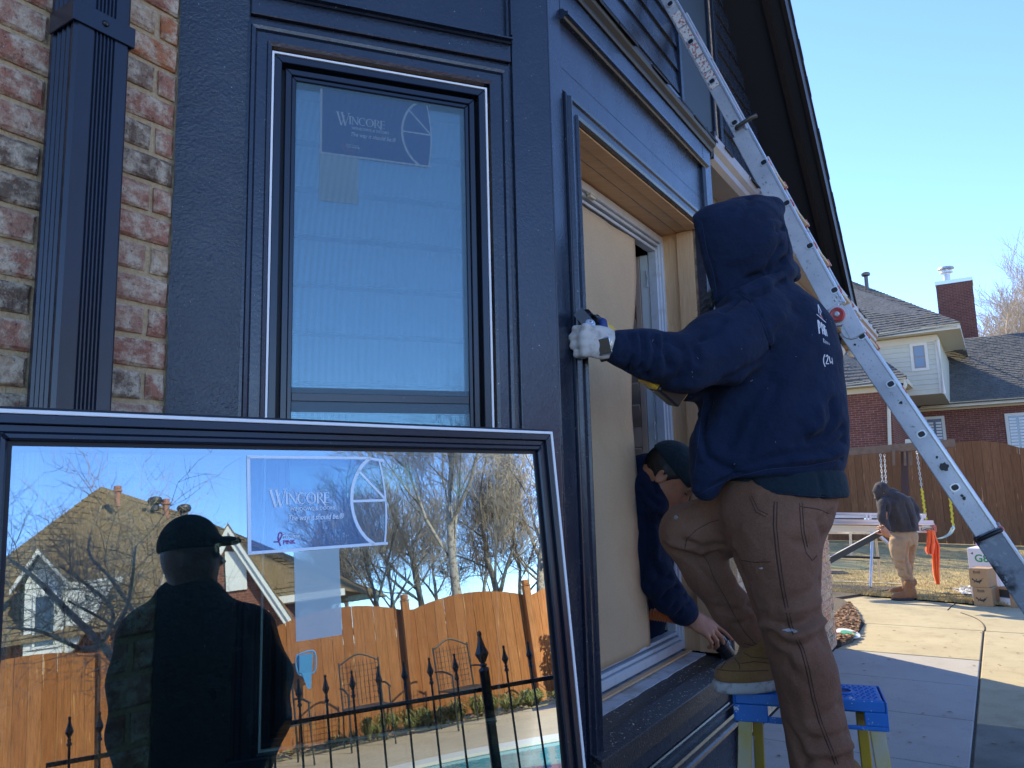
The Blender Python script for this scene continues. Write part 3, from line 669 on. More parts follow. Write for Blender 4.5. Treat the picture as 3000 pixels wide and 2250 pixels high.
# paper sheet (inside the reveal)
pp=thing('paper_sheet',W(2.1,1.06,1),'brown kraft paper hung over the left part of the window opening','paper')
vs=[];fs=[]; NU,NVv=34,60
def redge(v): # right edge q as the height goes from bottom (0) to top (1)
    return np.interp(v,[0,.22,.42,.55,.75,.9,1],[2.532,2.510,2.492,2.482,2.500,2.545,2.56])
for j in range(NVv+1):
    v=j/NVv; z=.962+1.46*v; rq=float(redge(v))
    for i in range(NU+1):
        u=i/NU; q=1.78+(rq-1.78)*u; cr=math.exp(-((u-1)/.05)**2)*.012*math.sin(v*9); p=1.062+.003*math.sin(u*7+v*3)+.002*math.sin(v*11+u*2)-cr*.4+.0015*math.sin(u*23+v*15)
        vs.append(W(q,p,z))
for j in range(NVv):
    for i in range(NU):
        a=j*(NU+1)+i; fs.append((a,a+1,a+NU+2,a+NU+1))
mb=MB(); mb.add(vs,fs); o=mb.build('sheet',MT['paper'],pp,smooth=True); so_=o.modifiers.new('t','SOLIDIFY'); so_.thickness=.0006
# interior shutter, folded inward at the right
sh=thing('plantation_shutter',W(2.76,1.3,.98),'tan louvred shutter folded open behind the white frame','shutter')
FS=Fr(W(2.79,1.105,0),EP,-EQ,Z)   # x: into the room, y: toward the left
mb=MB(); mb.box(FS,-.0,.034,-.03,.0,.97,2.43); mb.build('stile',MT['white'],sh,bevel=.002)
mb=MB(); mb.box(FS,.036,.060,-.03,.0,.97,2.43); mb.build('stile',MT['shutter'],sh,bevel=.002)
mb=MB(); mb.box(FS,.40,.45,-.03,.0,.97,2.43); mb.build('stile',MT['shutter'],sh,bevel=.002)
for z in (.97,1.66,2.35):
    mb=MB(); mb.box(FS,.061,.399,-.028,-.002,z,z+.08); mb.build('rail',MT['shutter'],sh,bevel=.002)
first=None; zs=[1.055+.0865*i for i in range(7)]+[1.745+.0865*i for i in range(7)]
for z in zs:
    if first is None:
        mb=MB(); mb.sweep(Fr(FS(0,0,0),FS.x,FS.y,FS.z),[(-.030,z+.004),(-.026,z-.002),(.012,z+.078),(.009,z+.084)],.061,.399); first=mb.build('louver',MT['shutter'],sh); zf=z
    else: copy_to(first,sh,WP[first.name]+Z*(z-zf))
for z in (1.08,1.72,2.33):
    mb=MB(); mb.box(FS,-.030,.0,.0005,.003,z-.035,z+.035); mb.tube([FS(.004,.006,z-.035),FS(.004,.006,z+.035)],.004,8); h=mb.build('hinge',MT['white_vinyl'],sh)
    for dx,dz in ((-.022,.022),(-.010,.022),(-.022,-.022),(-.010,-.022)): mb=MB(); mb.lathe(FS(dx,.003,z+dz),-EQ,[(.003,0),(.002,.001)],6); mb.build('screw',MT['chain'],h)
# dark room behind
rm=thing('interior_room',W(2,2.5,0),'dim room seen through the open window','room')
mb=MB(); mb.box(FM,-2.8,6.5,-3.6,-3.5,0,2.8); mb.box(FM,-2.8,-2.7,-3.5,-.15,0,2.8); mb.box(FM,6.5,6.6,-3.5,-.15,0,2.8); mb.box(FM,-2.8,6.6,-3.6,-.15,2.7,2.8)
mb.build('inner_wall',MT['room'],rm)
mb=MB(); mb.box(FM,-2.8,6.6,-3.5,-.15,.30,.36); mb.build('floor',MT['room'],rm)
# ---------------- main wall right of the bay, gable, roofs
rw=thing('brick_side_wall',W(7.3,PM,0),'red brick corner of the house behind the worker legs','wall')
mb=MB(); mb.box(FM,3.7,7.79,-.25,-.009,0,2.9); mb.box(FM,7.0,7.789,-2.5,-.25,0,2.9); mb.build('mortar',MT['mortar'],rw)
rnd=random.Random(12); FM2=Fr(EP*(PM),EQ,-EP,Z)
for i in range(23):
    z=.035+i*.065; x=7.795 if i%2==0 else 7.795-.106; 
    if i%2: brick_at(FM2,7.795-.094,7.795,z,rw,rnd,ROTM)
    for k in range(5 if i%2==0 else 5):
        brick_at(FM2,x-.2,x,z,rw,rnd,ROTM); x-=.212
mb=MB()
for i in range(44):
    z=.035+i*.065; x=7.795-(1.06 if i<23 else 0)-(.106 if i%2 else 0)
    while x>3.8:
        mb.box(FM2,x-.2,x,-.02,rnd.uniform(-.001,.002),z-.0265,z+.0265); x-=.212
o=mb.build('brick_courses',MT['brick'],rw); o['kind']='stuff'
gw=thing('gable_wall',W(2.3,PM,3),'upper gable wall of dark blue lap siding above the bay','wall')
zr=lambda q: 10.11-.925*q if q>2.31 else 10.11-.925*(4.62-q)
mb=MB(); mb.prism(Fr(EP*(PM+.03),EQ,EP,Z),[(-3.2,2.7),(7.75,2.7),(7.75,2.95),(2.31,7.95),(-3.2,2.87)],0,.1); mb.build('sheathing',MT['soffit_black'],gw)
def board(qa,qb,z):
    mb=MB(); h=.152; mb.hexa([FM(qa,-.004,z),FM(qb,-.004,z),FM(qb,.020,z),FM(qa,.020,z),FM(qa,-.004,z+h),FM(qb,-.004,z+h),FM(qb,.006,z+h),FM(qa,.006,z+h)]); mb.build('siding_board',MT['paint'],gw)
zz=3.10
while zz<7.6:
    h=zz+.15; qmax=(10.11-h)/.925; qmin=4.62-qmax
    if 3.45<zz<4.95:
        board(max(qmin,-3.1),4.195,zz)
        if qmax>5.05: board(5.045,qmax,zz)
    else: board(max(qmin,-3.1),min(qmax,7.7),zz)
    zz+=.15
uw=thing('upper_window',W(4.57,PM,3.5),'dark screened upstairs window with exposed wood on its right edge','window')
def ub(x0,x1,y0,y1,z0,z1,nm,m): mb=MB(); mb.box(FM,x0,x1,y0,y1,z0,z1); mb.build(nm,MT[m],uw,bevel=.002)
ub(4.197,4.235,-.005,.03,3.45,5.0,'casing','paint'); ub(4.985,5.043,-.005,.03,3.45,5.0,'casing','paint'); ub(4.235,4.985,-.005,.03,4.95,5.0,'casing','paint')
ub(4.905,4.945,-.02,.020,3.45,4.95,'exposed_timber','old_wood'); ub(4.946,4.984,-.02,.005,3.45,4.95,'gap','soffit_black')
ub(4.236,4.262,-.02,.022,3.45,4.95,'sash_frame','frame_black'); ub(4.878,4.904,-.02,.022,3.45,4.95,'sash_frame','frame_black'); ub(4.263,4.877,-.01,.018,4.92,4.95,'sash_frame','frame_black'); ub(4.263,4.877,-.01,.018,3.46,3.50,'sash_frame','frame_black')
mb=MB(); mb.box(FM,4.263,4.877,-.01,.004,3.501,4.919); mb.build('dark_screen',mat('dark_window_screen',(.018,.028,.036),.5),uw)
# main roof (two slopes) with deep black rake overhang
ro=thing('main_roof',W(2.3,3,3),'black gable roof with a deep overhang cutting the sky','roof')
def slope(qa,za,qb,zb,p0,p1,t,nm,m):
    fr=Fr((0,0,0),EQ,EP,Z); mb=MB(); mb.prism(fr,[(qa,za),(qb,zb),(qb,zb+t),(qa,za+t)],p0,p1); return mb.build(nm,MT[m],ro)
Zr=10.11-.925*2.31
slope(2.31,Zr,7.66,10.11-.925*7.66,1.02,10,.10,'soffit','soffit_black'); slope(-3.05,10.11-.925*7.67,2.31,Zr,1.02,10,.10,'soffit','soffit_black')
slope(2.31,Zr-.02,7.68,10.11-.925*7.68-.02,.987,1.018,.19,'fascia','edge_dark'); slope(-3.05,10.11-.925*7.67-.02,2.31,Zr-.02,.987,1.018,.19,'fascia','edge_dark')
slope(2.31,Zr-.04,7.70,10.11-.925*7.70-.04,1.10,1.14,.03,'rake_moulding','edge_dark')
mb=MB(); rn=random.Random(3); q=2.31
while q<7.6:
    q2=q+.11; e=rn.uniform(-.004,.003); za,zb=10.11-.925*q+.175,10.11-.925*q2+.175
    mb.prism(Fr((0,0,0),EQ,EP,Z),[(q,za),(q2+.01,zb),(q2+.01,zb+.02),(q,za+.025)],.972+e,10); q=q2
mb.prism(Fr((0,0,0),EQ,EP,Z),[(-3.1,3.15),(2.31,Zr+.15),(2.31,Zr+.18),(-3.1,3.18)],.972,10)
o=mb.build('roof_shingle',MT['shingle_dark'],ro); o['kind']='stuff'
# lower porch eave with gutter
ev=thing('porch_eave',W(6,1.1,2.9),'taupe eave and gutter running from the bay past the ladder','eave')
FB2=Fr(EP*PB,EQ,-EP,Z)
gp=[(-.14,2.875),(-.03,2.875),(-.012,2.895),(-.012,2.925),(.004,2.945),(.008,2.975),(.008,2.99),(.0,2.99),(-.003,2.95),(-.02,2.93),(-.02,2.90),(-.034,2.883),(-.13,2.883),(-.13,2.99),(-.14,2.99)]
mb=MB(); n=len(gp); vs=[FB2(q,y,z) for q in (3.06,8.30) for y,z in gp]; mb.add(vs,[tuple(range(2*n-1,n-1,-1))]+[tuple(range(n))]+[(i,i+n,(i+1)%n+n,(i+1)%n) for i in range(n)]); mb.build('gutter',MT['gutter_beige'],ev)
mb=MB(); mb.prism(Fr(W(3.04,PB,0),-EP,EQ,Z),[(-.145,2.862),(-.03,2.862),(-.006,2.892),(-.004,2.925),(.010,2.945),(.014,2.995),(-.145,2.995)],0,.016); mb.build('end_cap',MT['soffit_black'],ev)
mb=MB(); mb.box(FB2,3.062,3.07,-.132,-.004,2.885,2.975); mb.build('end_cap',MT['soffit_black'],ev)
mb=MB(); mb.box(FB2,3.72,8.28,-.95,-.145,2.85,2.874); mb.build('soffit_panel',MT['soffit_brown'],ev)
mb=MB(); mb.box(FB2,3.10,8.29,-.165,-.142,2.83,2.95); mb.build('fascia',MT['gutter_beige'],ev,bevel=.002)
mb=MB(); mb.box(FB2,8.285,8.305,-1.2,-.145,2.83,2.97); mb.build('fascia',MT['gutter_beige'],ev,bevel=.002)
for q in (4.6,5.5,6.4,7.3):
    mb=MB(); mb.box(FB2,q,q+.004,-.94,-.17,2.846,2.8495); mb.build('soffit_seam',MT['edge_dark'],ev)
rn=random.Random(7); mb=MB()
def court(a0,b0,a1,b1,rows): 
    global rn
    ledge(a0,b0,a1,b1,rows)
ledge(W(3.2,PB-.0,2.985),W(8.32,PB,2.985),W(3.2,PM+.1,3.40),W(8.32,PM+.1,3.40),4)
mb.box(FM,3.75,8.3,-3.0,-.1,3.36,3.40)
o=mb.build('roof_shingle',MT['shingle_dark'],ev); o['kind']='stuff'
mb=MB(); mb.tube(bez([W(3.72,1.30,3.44),W(3.85,1.15,3.30),W(3.98,1.02,3.08),W(4.02,.99,3.02)],6),.035,10); mb.build('downspout_elbow',MT['metal_black'],ev,smooth=True)
# flood lights
fl=thing('flood_light',P(2455,985,7.0),'twin outdoor flood bulbs under the dark end of the eave','lamp')
Fy=7.0; c=P(2468,968,Fy)
mb=MB(); mb.box(Fr(P(2452,990,Fy),EQ,-EP,Z),-.9,.35,-.05,.05,-.02,.03); mb.build('mounting_board',MT['soffit_black'],fl)
mb=MB(); mb.lathe(P(2468,985,Fy),(0,0,1),[(.05,0),(.05,.03),(.03,.04)],16); mb.build('base_plate',MT['black_plastic'],fl,smooth='auto')
for a,b in (((2462,985),(2459,1012)),((2478,985),(2492,1012))):
    mb=MB(); pa,pb=P(*a,Fy-.05),P(*b,Fy-.12); d=(pb-pa).normalized(); mb.tube([pa,pb],[.012,.02],10); mb.build('arm',MT['black_plastic'],fl,smooth=True)
    mb=MB(); mb.lathe(pb,d,[(.02,0),(.024,.02),(.045,.055),(.058,.085),(.056,.10),(.035,.112)],18); mb.build('bulb',MT['bulb'],fl,smooth=True)

rn=random.Random(44); mb=MB()
for _ in range(160):
    q=rn.uniform(1.78,2.78); y=rn.choice((rn.uniform(-.07,.01),rn.uniform(.0,.03),rn.uniform(-.17,-.09))); z=.8925+ (-.083-y if y<-.083 else 0)*.05 if y<-.01 else .889-(y+.02)*.42
    c=FB(q,y,z+.0015); a=rn.uniform(0,6.28); l=rn.uniform(.002,.007); d=Vector((math.cos(a),math.sin(a),rn.uniform(-.1,.3)))*l; mb.beam(c-d*.5,c+d*.5,.0014,.0008)
tag(mb.build('wood_shavings',MT['cream'],None,fixn=False),'pale sawdust and shavings scattered along the dark sill','shavings',kind='stuff')
# ================= ground =================
def concrete(name,c1,c2,stain,groove=False,r=.85):
    t=NT(name); v=t.coord('pos'); c=t.mix(t.noise(v,1.3,5,.6,.35,.65),c1,c2)
    c=t.mix(t.math('MULTIPLY',t.noise(v,5,5,.7,.5,.72),.6),c,stain); c=t.mix(t.math('MULTIPLY',t.noise(v,170,3,.7,.45,.7),.5),c,tuple(x*.62 for x in c1))
    c=t.mix(t.math('MULTIPLY',t.noise(v,60,2,.5,.71,.73),.7),c,(.04,.03,.02)); t.bsdf(c,r,0,.25)
    if groove:
        d=t.n('ShaderNodeVectorMath',operation='DOT_PRODUCT'); t.l(v,d.inputs[0]); d.inputs[1].default_value=tuple(EQ)
        wv=t.math('SINE',t.math('ADD',t.math('MULTIPLY',d.outputs['Value'],420),t.math('MULTIPLY',t.noise(v,9,3,.5,0,1),9))); t.bump(wv,.35,.002)
    t.bump(t.noise(v,240,4,.7,0,1),.45,.003); return t.m
MT['walk']=concrete('broomed_grey_concrete',(.38,.365,.34),(.43,.415,.38),(.31,.295,.27),True)
MT['drive']=concrete('aged_buff_concrete',(.40,.345,.22),(.48,.42,.27),(.27,.22,.13))
MT['stained']=concrete('weathered_dark_concrete',(.15,.15,.125),(.24,.24,.205),(.10,.10,.08))
MT['deck']=concrete('tan_pool_deck',(.48,.38,.27),(.55,.45,.33),(.38,.30,.21))
MT['soil']=mat('dark_joint_soil',(.06,.05,.04),.95,var=[(40,(.12,.10,.07),.8,.4,.6)])
def grassmat():
    t=NT('dormant_lawn'); v=t.coord('pos'); c=t.mix(t.noise(v,1.2,5,.6,.35,.65),(.56,.43,.20),(.66,.53,.27)); c=t.mix(t.math('MULTIPLY',t.noise(v,6,5,.7,.45,.65),.7),c,(.20,.17,.075)); c=t.mix(t.math('MULTIPLY',t.noise(v,70,4,.7,.4,.65),.6),c,(.18,.13,.06)); t.bsdf(c,.95,0,.2); t.bump(t.noise(v,50,4,.7,0,1),.9,.03); return t.m
MT['lawn']=grassmat()
MT['blade']=mat('straw_grass_blade',(.60,.47,.22),.9,var=[(3,(.30,.26,.11),.8,.4,.6),(90,(.55,.45,.26),.8,.45,.6)])
mb=MB(); mb.add([(-120,-120,-.06),(120,-120,-.06),(120,120,-.06),(-120,120,-.06)],[(0,1,2,3)]); tag(mb.build('ground',MT['lawn']),kind='structure')
mb=MB(); fr=Fr((0,0,0),EQ,EP,Z); mb.box(fr,-6,12.2,-2.6,1.5,-.05,-.014); tag(mb.build('joint_bed',MT['soil']),kind='structure')
pav=bpy.data.objects.new('pavement',None); sc.collection.objects.link(pav); put(pav,W(3,0,0),None); tag(pav,kind='structure')
drv=bpy.data.objects.new('driveway',None); sc.collection.objects.link(drv); put(drv,W(9,0,0),None); tag(drv,kind='structure')
def slabp(poly,m,par,z=0,t=.05,nm='slab'):
    mb=MB(); n=len(poly); vs=[W(q,p,z) for q,p in poly]+[W(q,p,z-t) for q,p in poly]
    mb.add(vs,[tuple(range(n)),tuple(range(2*n-1,n-1,-1))]+[(i,i+n,(i+1)%n+n,(i+1)%n) for i in range(n)]); return mb.build(nm,MT[m],par,bevel=.006)
g=.005
q=7.66
while q>-5:
    slabp([(q-.945+g,.272+g),(q-g,.272+g),(q-g,1.41),(q-.945+g,1.41)],'walk',pav); q-=.945
JQ=[-5.6,-2.6,.4,2.9,5.72,9.15]
for a,b in zip(JQ[:-1],JQ[1:]): slabp([(a+g,-2.55),(b-g,-2.55),(b-g,.262),(a+g,.262)],'stained' if b<8 else 'drive',pav if b<8 else drv,z=-.001)
def QPz(x,y,z=0):
    w_=GZ(x,y,z); return (w_.dot(EQ),w_.dot(EP))
# buff driveway between walk and lawn, with mulch bed cut out
mul=[QPz(2466,1893),QPz(2497,1882),QPz(2514,1855),QPz(2520,1830),QPz(2510,1800),QPz(2490,1775),QPz(2470,1762),QPz(2445,1758)]
lawn_edge=[QPz(2455,1740),QPz(2600,1752),QPz(2740,1763),QPz(2850,1772),(11.0,-2.0),(10.9,-2.6)]
slabp([(7.67+g,.272+g),(9.15-g,.272+g),(9.15-g,mul[3][1]-.03)]+[mul[2],mul[1],mul[0],(7.67+g,1.40)],'drive',drv)
slabp([(9.15+g,-2.55),(lawn_edge[-2][0]-.02,-2.55)]+[ (a-.02,b) for a,b in reversed(lawn_edge[:-2])]+[mul[6],mul[5],mul[4],(9.15+g,mul[3][1]-.02)],'drive',drv)
# curved crack/joint
mb=MB(); cp=[W(*QPz(x,y),.0015) for x,y in ((2885,1848),(2884,1835),(2872,1820),(2850,1808),(2815,1796))]
mb.tube(bez(cp,4),.008,4); mb.build('slab_joint',MT['soil'],drv)
mb=MB(); mb.tube(bez([W(*QPz(x,y),.0015) for x,y in ((2776,1788),(2790,1775),(2812,1762))],4),.007,4); mb.build('slab_joint',MT['soil'],drv)
# near paving under the camera up to the pool deck
mb=MB(); mb.box(fr,-6,9.1,-3.3,-2.56,-.05,-.002); tag(mb.build('pavement_strip',MT['stained']),kind='structure')
mb=MB(); mb.box(fr,-12,9.1,-7.55,-3.31,-.05,-.003); tag(mb.build('pool_deck',MT['deck']),kind='structure')
# lawn sheet behind the driveway, blades
mb=MB(); mb.add([W(a,b,.018) for a,b in [QPz(2380,1737)]+lawn_edge[:-1]+[(11,-12),(60,-12),(60,40),(11.5,40)]],[tuple(range(10))]); tag(mb.build('lawn',MT['lawn']),kind='structure')
rn=random.Random(21); mb=MB(); V_=[];F_=[]
le=[QPz(2455,1740),QPz(2600,1752),QPz(2740,1763),QPz(2850,1772),(11.0,-2.0)]
for i in range(34000):
    p=rn.uniform(-3.5,2.4); base=np.interp(-p,[-a[1] for a in le],[a[0] for a in le]) 
    q=base+.01+abs(rn.gauss(0,1))*3.0 if i%3 else base+rn.uniform(-.03,.25)
    h=rn.uniform(.015,.045)*(1 if i%3 else 1.3); w0=W(q,p,.015); a=rn.uniform(0,6.28); d=Vector((math.cos(a),math.sin(a),0))*.005; l=Vector((rn.gauss(0,.02),rn.gauss(0,.02),h)); n=len(V_)
    V_+= [w0-d,w0+d,w0+l]; F_.append((n,n+1,n+2))
mb.add(V_,F_); o=mb.build('grass',MT['blade'],fixn=False); tag(o,'short dormant straw coloured grass behind the driveway','grass',kind='stuff')
# mulch bed with dead leaves
mb=MB(); mz=[(a,b) for a,b in mul]+[(12.2,1.25),(12.2,2.6),(7.8,2.6)]
mb.add([W(a,b,.03) for a,b in mz]+[W(a,b,-.03) for a,b in mz],[tuple(range(len(mz)))]+[(i,(i+1)%len(mz),(i+1)%len(mz)+len(mz),i+len(mz)) for i in range(len(mz))]); tag(mb.build('mulch_bed',MT['soil']),kind='structure')
def inpoly(q,p,poly):
    c=False;n=len(poly)
    for i in range(n):
        (x1,y1),(x2,y2)=poly[i],poly[(i+1)%n]
        if (y1>p)!=(y2>p) and q<(x2-x1)*(p-y1)/(y2-y1)+x1: c=not c
    return c
V_=[];F_=[]
def leaf(w0,s,flat=.4):
    a=rn.uniform(0,6.28); d=Vector((math.cos(a),math.sin(a),rn.uniform(-flat,flat)))*s; e=Vector((-math.sin(a),math.cos(a),rn.uniform(-flat,flat)))*s*.45; n=len(V_)
    V_.extend([w0-d,w0+e+Z*s*.2,w0+d,w0-e+Z*s*.15]); F_.append((n,n+1,n+2,n+3))
k=0
while k<4200:
    q,p=rn.uniform(7.8,11.0),rn.uniform(.6,1.7)
    if inpoly(q,p,mz): leaf(W(q,p,.035+rn.uniform(0,.02)),rn.uniform(.015,.035)); k+=1
mb=MB(); mb.add(V_,F_); tag(mb.build('leaf_litter',MT['leaf'],fixn=False),'dry brown leaves filling the bed beside the brick corner','leaves',kind='stuff')
V_=[];F_=[]
for i in range(90): leaf(W(rn.uniform(4.5,9.5),rn.uniform(-1.2,1.2),.004),rn.uniform(.008,.022),.1)
mb=MB(); mb.add(V_,F_); tag(mb.build('fallen_leaves',MT['leaf'],fixn=False),'a few dark dry leaves scattered on the concrete walk','leaves',kind='stuff')
o=MB().lathe(GZ(2485,1856,.045),Z+Vector((.1,-.25,0)),[(.11,0),(.11,.006)],20).build('drain_lid',MT['white'],None,smooth='auto'); tag(o,'pale round lid lying in the leaves by the brick corner','lid')
MB().lathe(GZ(2485,1856,.053),Z+Vector((.1,-.25,0)),[(.07,0),(.07,.003)],20).build('green_disc',mat('green_disc',(.10,.42,.22),.5),o)
# ================= leaning window =================
MA,MTi=50.0,5.5; MP=EYE+az(MA-90)*1.26; MX=az(MA); MH=az(MA+90)
MN=MH*math.cos(R_(MTi))+Z*math.sin(R_(MTi)); ME=Z*math.cos(R_(MTi))-MH*math.sin(R_(MTi))
FLn=Fr(MP,MX,MN,ME); MC=MN.dot(MP)
VE=EYE-MN*(2*(MN.dot(EYE)-MC))     # the eye mirrored in the glass
lw=thing('leaning_window',FLn(.64,0,-1.5),'large new black framed window leaning against the wall in the foreground, reflecting the garden','window')
X0,X1,E0,E1=.096,1.181,-1.503,.1335
rectframe(FLn,X0-.009,X1+.009,E0,E1+.008,.010,-.075,-.012,'foam_edge','foam',lw,.004)
rectframe(FLn,X0,X1,E0,E1,.0060,-.06,.006,'bead','bead',lw,.0008)
def ring(w0,w1,y0,y1,nm,m,bev=.001): return rectframe(FLn,X0+w0,X1-w0,E0+w0,E1-w0,w1-w0,y0,y1,nm,m,lw,bev)
ring(.0063,.020,-.06,.004,'outer_frame','frame_black'); ring(.0203,.031,-.06,-.004,'frame_step','frame_black'); ring(.0313,.043,-.06,.000,'sash_frame','frame_black',.003); ring(.0432,.0495,-.06,-.010,'gasket','frame_black2',0)
GX0,GX1,GE0,GE1=X0+.047,X1-.047,E0+.047,E1-.047
# the reflecting surface sits exactly on the reference plane
def pane(y,m,nm,t=.003):
    mb=MB(); mb.add([FLn(GX0,y,GE0),FLn(GX1,y,GE0),FLn(GX1,y,GE1),FLn(GX0,y,GE1)],[(0,1,2,3)]); return mb.build(nm,MT[m],lw)
for o in list(lw.children): pass
pane(-.0125,'glass_outer','pane')
ip=pane(-.034,'glass_inner','inner_pane'); ip.rotation_euler=(R_(.32),R_(0),R_(.10))
mb=MB(); mb.box(FLn,GX0,GX0+.008,-.036,-.0135,GE0,GE1);mb.box(FLn,GX1-.008,GX1,-.036,-.0135,GE0,GE1);mb.box(FLn,GX0+.008,GX1-.008,-.036,-.0135,GE1-.008,GE1);mb.box(FLn,GX0+.008,GX1-.008,-.036,-.0135,GE0,GE0+.008); mb.build('spacer',mat('grey_spacer',(.12,.15,.14),.4,.4),lw)
# --- sticker
MT['film_line']=film('white_sticker_print',(.90,.97,1.0),.96)
MT['film_body']=film('blue_sticker_film',(.12,.40,.80),.30)
MT['film_label']=film('translucent_paper_label',(.70,.85,.82),.55)
MT['film_pink']=film('pink_sticker_print',(.55,.12,.40),.6)
MT['film_line2']=film('grey_sticker_print',(.85,.92,.95),.9); MT['film_body2']=film('navy_sticker_film',(.015,.07,.34),.88); MT['film_label2']=film('pale_paper_label',(.65,.80,.80),.7); MT['film_body3']=film('royal_sticker_film',(.02,.09,.40),.85); MT['film_body1b']=film('blue_sticker_film_edge',(.10,.30,.55),.2)
def serif_word(fr,par,m,x,z,h,y):
    mb=MB(); t=.0
    def st(x0,y0,x1,y1,w): # slanted stroke with horizontal ends, in cap-height units
        pts=[(x0-w/2,y0),(x0+w/2,y0),(x1+w/2,y1),(x1-w/2,y1)]; mb.add([fr(x+a*h,y,z+b*h) for a,b in pts],[(0,1,2,3)])
    def sf(cx,cy,w): st(cx,cy-.03,cx,cy+.03,w)
    def arc(cx,cy,rx,ry,a0,a1,w0,w1,n=18):
        vs=[]
        for i in range(n+1):
            a=R_(a0+(a1-a0)*i/n); w=w1+(w0-w1)*abs(math.cos(a)); vs+= [fr(x+(cx+(rx+w/2)*math.cos(a))*h,y,z+(cy+(ry+w1/2)*math.sin(a))*h),fr(x+(cx+(rx-w/2)*math.cos(a))*h,y,z+(cy+(ry-w1/2)*math.sin(a))*h)]
        mb.add(vs,[(2*i,2*i+1,2*i+3,2*i+2) for i in range(n)])
    T,t=.175,.07
    # W tall
    st(.10,1.35,.58,-.32,T*1.25); st(.58,-.32,.95,1.0,t); st(.62,1.35,1.06,-.32,T*1.25); st(1.06,-.32,1.50,1.35,t)
    for cx in (.10,.62,1.50): sf(cx,1.35,.36)
    cx=1.62; st(cx,0,cx,1,T); sf(cx,0,.30); sf(cx,1,.30)                 # I
    cx=1.92; st(cx,0,cx,1,t); sf(cx,0,.26); st(cx-.03,1,cx+.62,0,T); sf(cx-.05,1,.22); st(cx+.62,0,cx+.62,1,t); sf(cx+.62,1,.26)  # N
    arc(3.12,.5,.40,.49,48,312,T,t); st(3.39,.72,3.42,.98,t)               # C
    arc(4.02,.5,.41,.49,0,360,T,t,28); st(4.02,.06,4.02,.94,.02); 
    mb.add([fr(x+a*h,y,z+b*h) for a,b in ((3.62,.49),(4.42,.49),(4.42,.51),(3.62,.51))],[(0,1,2,3)]); st(3.80,.85,4.02,.5,.02); st(4.24,.85,4.02,.5,.02)
    cx=4.68; st(cx,0,cx,1,T); sf(cx,0,.30); sf(cx-.02,1,.26); arc(cx+.20,.75,.22,.235,-90,90,T,t,12); st(cx,.98,cx+.2,1.0,.3); 
    st(cx+.22,.5,cx+.80,-.25,T*.9); 
    cx=5.42; st(cx,0,cx,1,T); mb.add([fr(x+a*h,y,z+b*h) for a,b in ((cx-.14,0),(cx+.45,0),(cx+.5,.2),(cx+.44,.06),(cx-.14,.05))],[(0,1,2,3,4)])
    for b in (.48,.95): mb.add([fr(x+a_*h,y,z+b_*h) for a_,b_ in ((cx-.14 if b>.9 else cx,b),(cx+.42,b),(cx+.42,b+.05),(cx-.14 if b>.9 else cx,b+.05))],[(0,1,2,3)]); st(cx+.42,b-.1,cx+.42,b+.12,.035)
    return mb.build('lettering',MT[m],par,fixn=False)
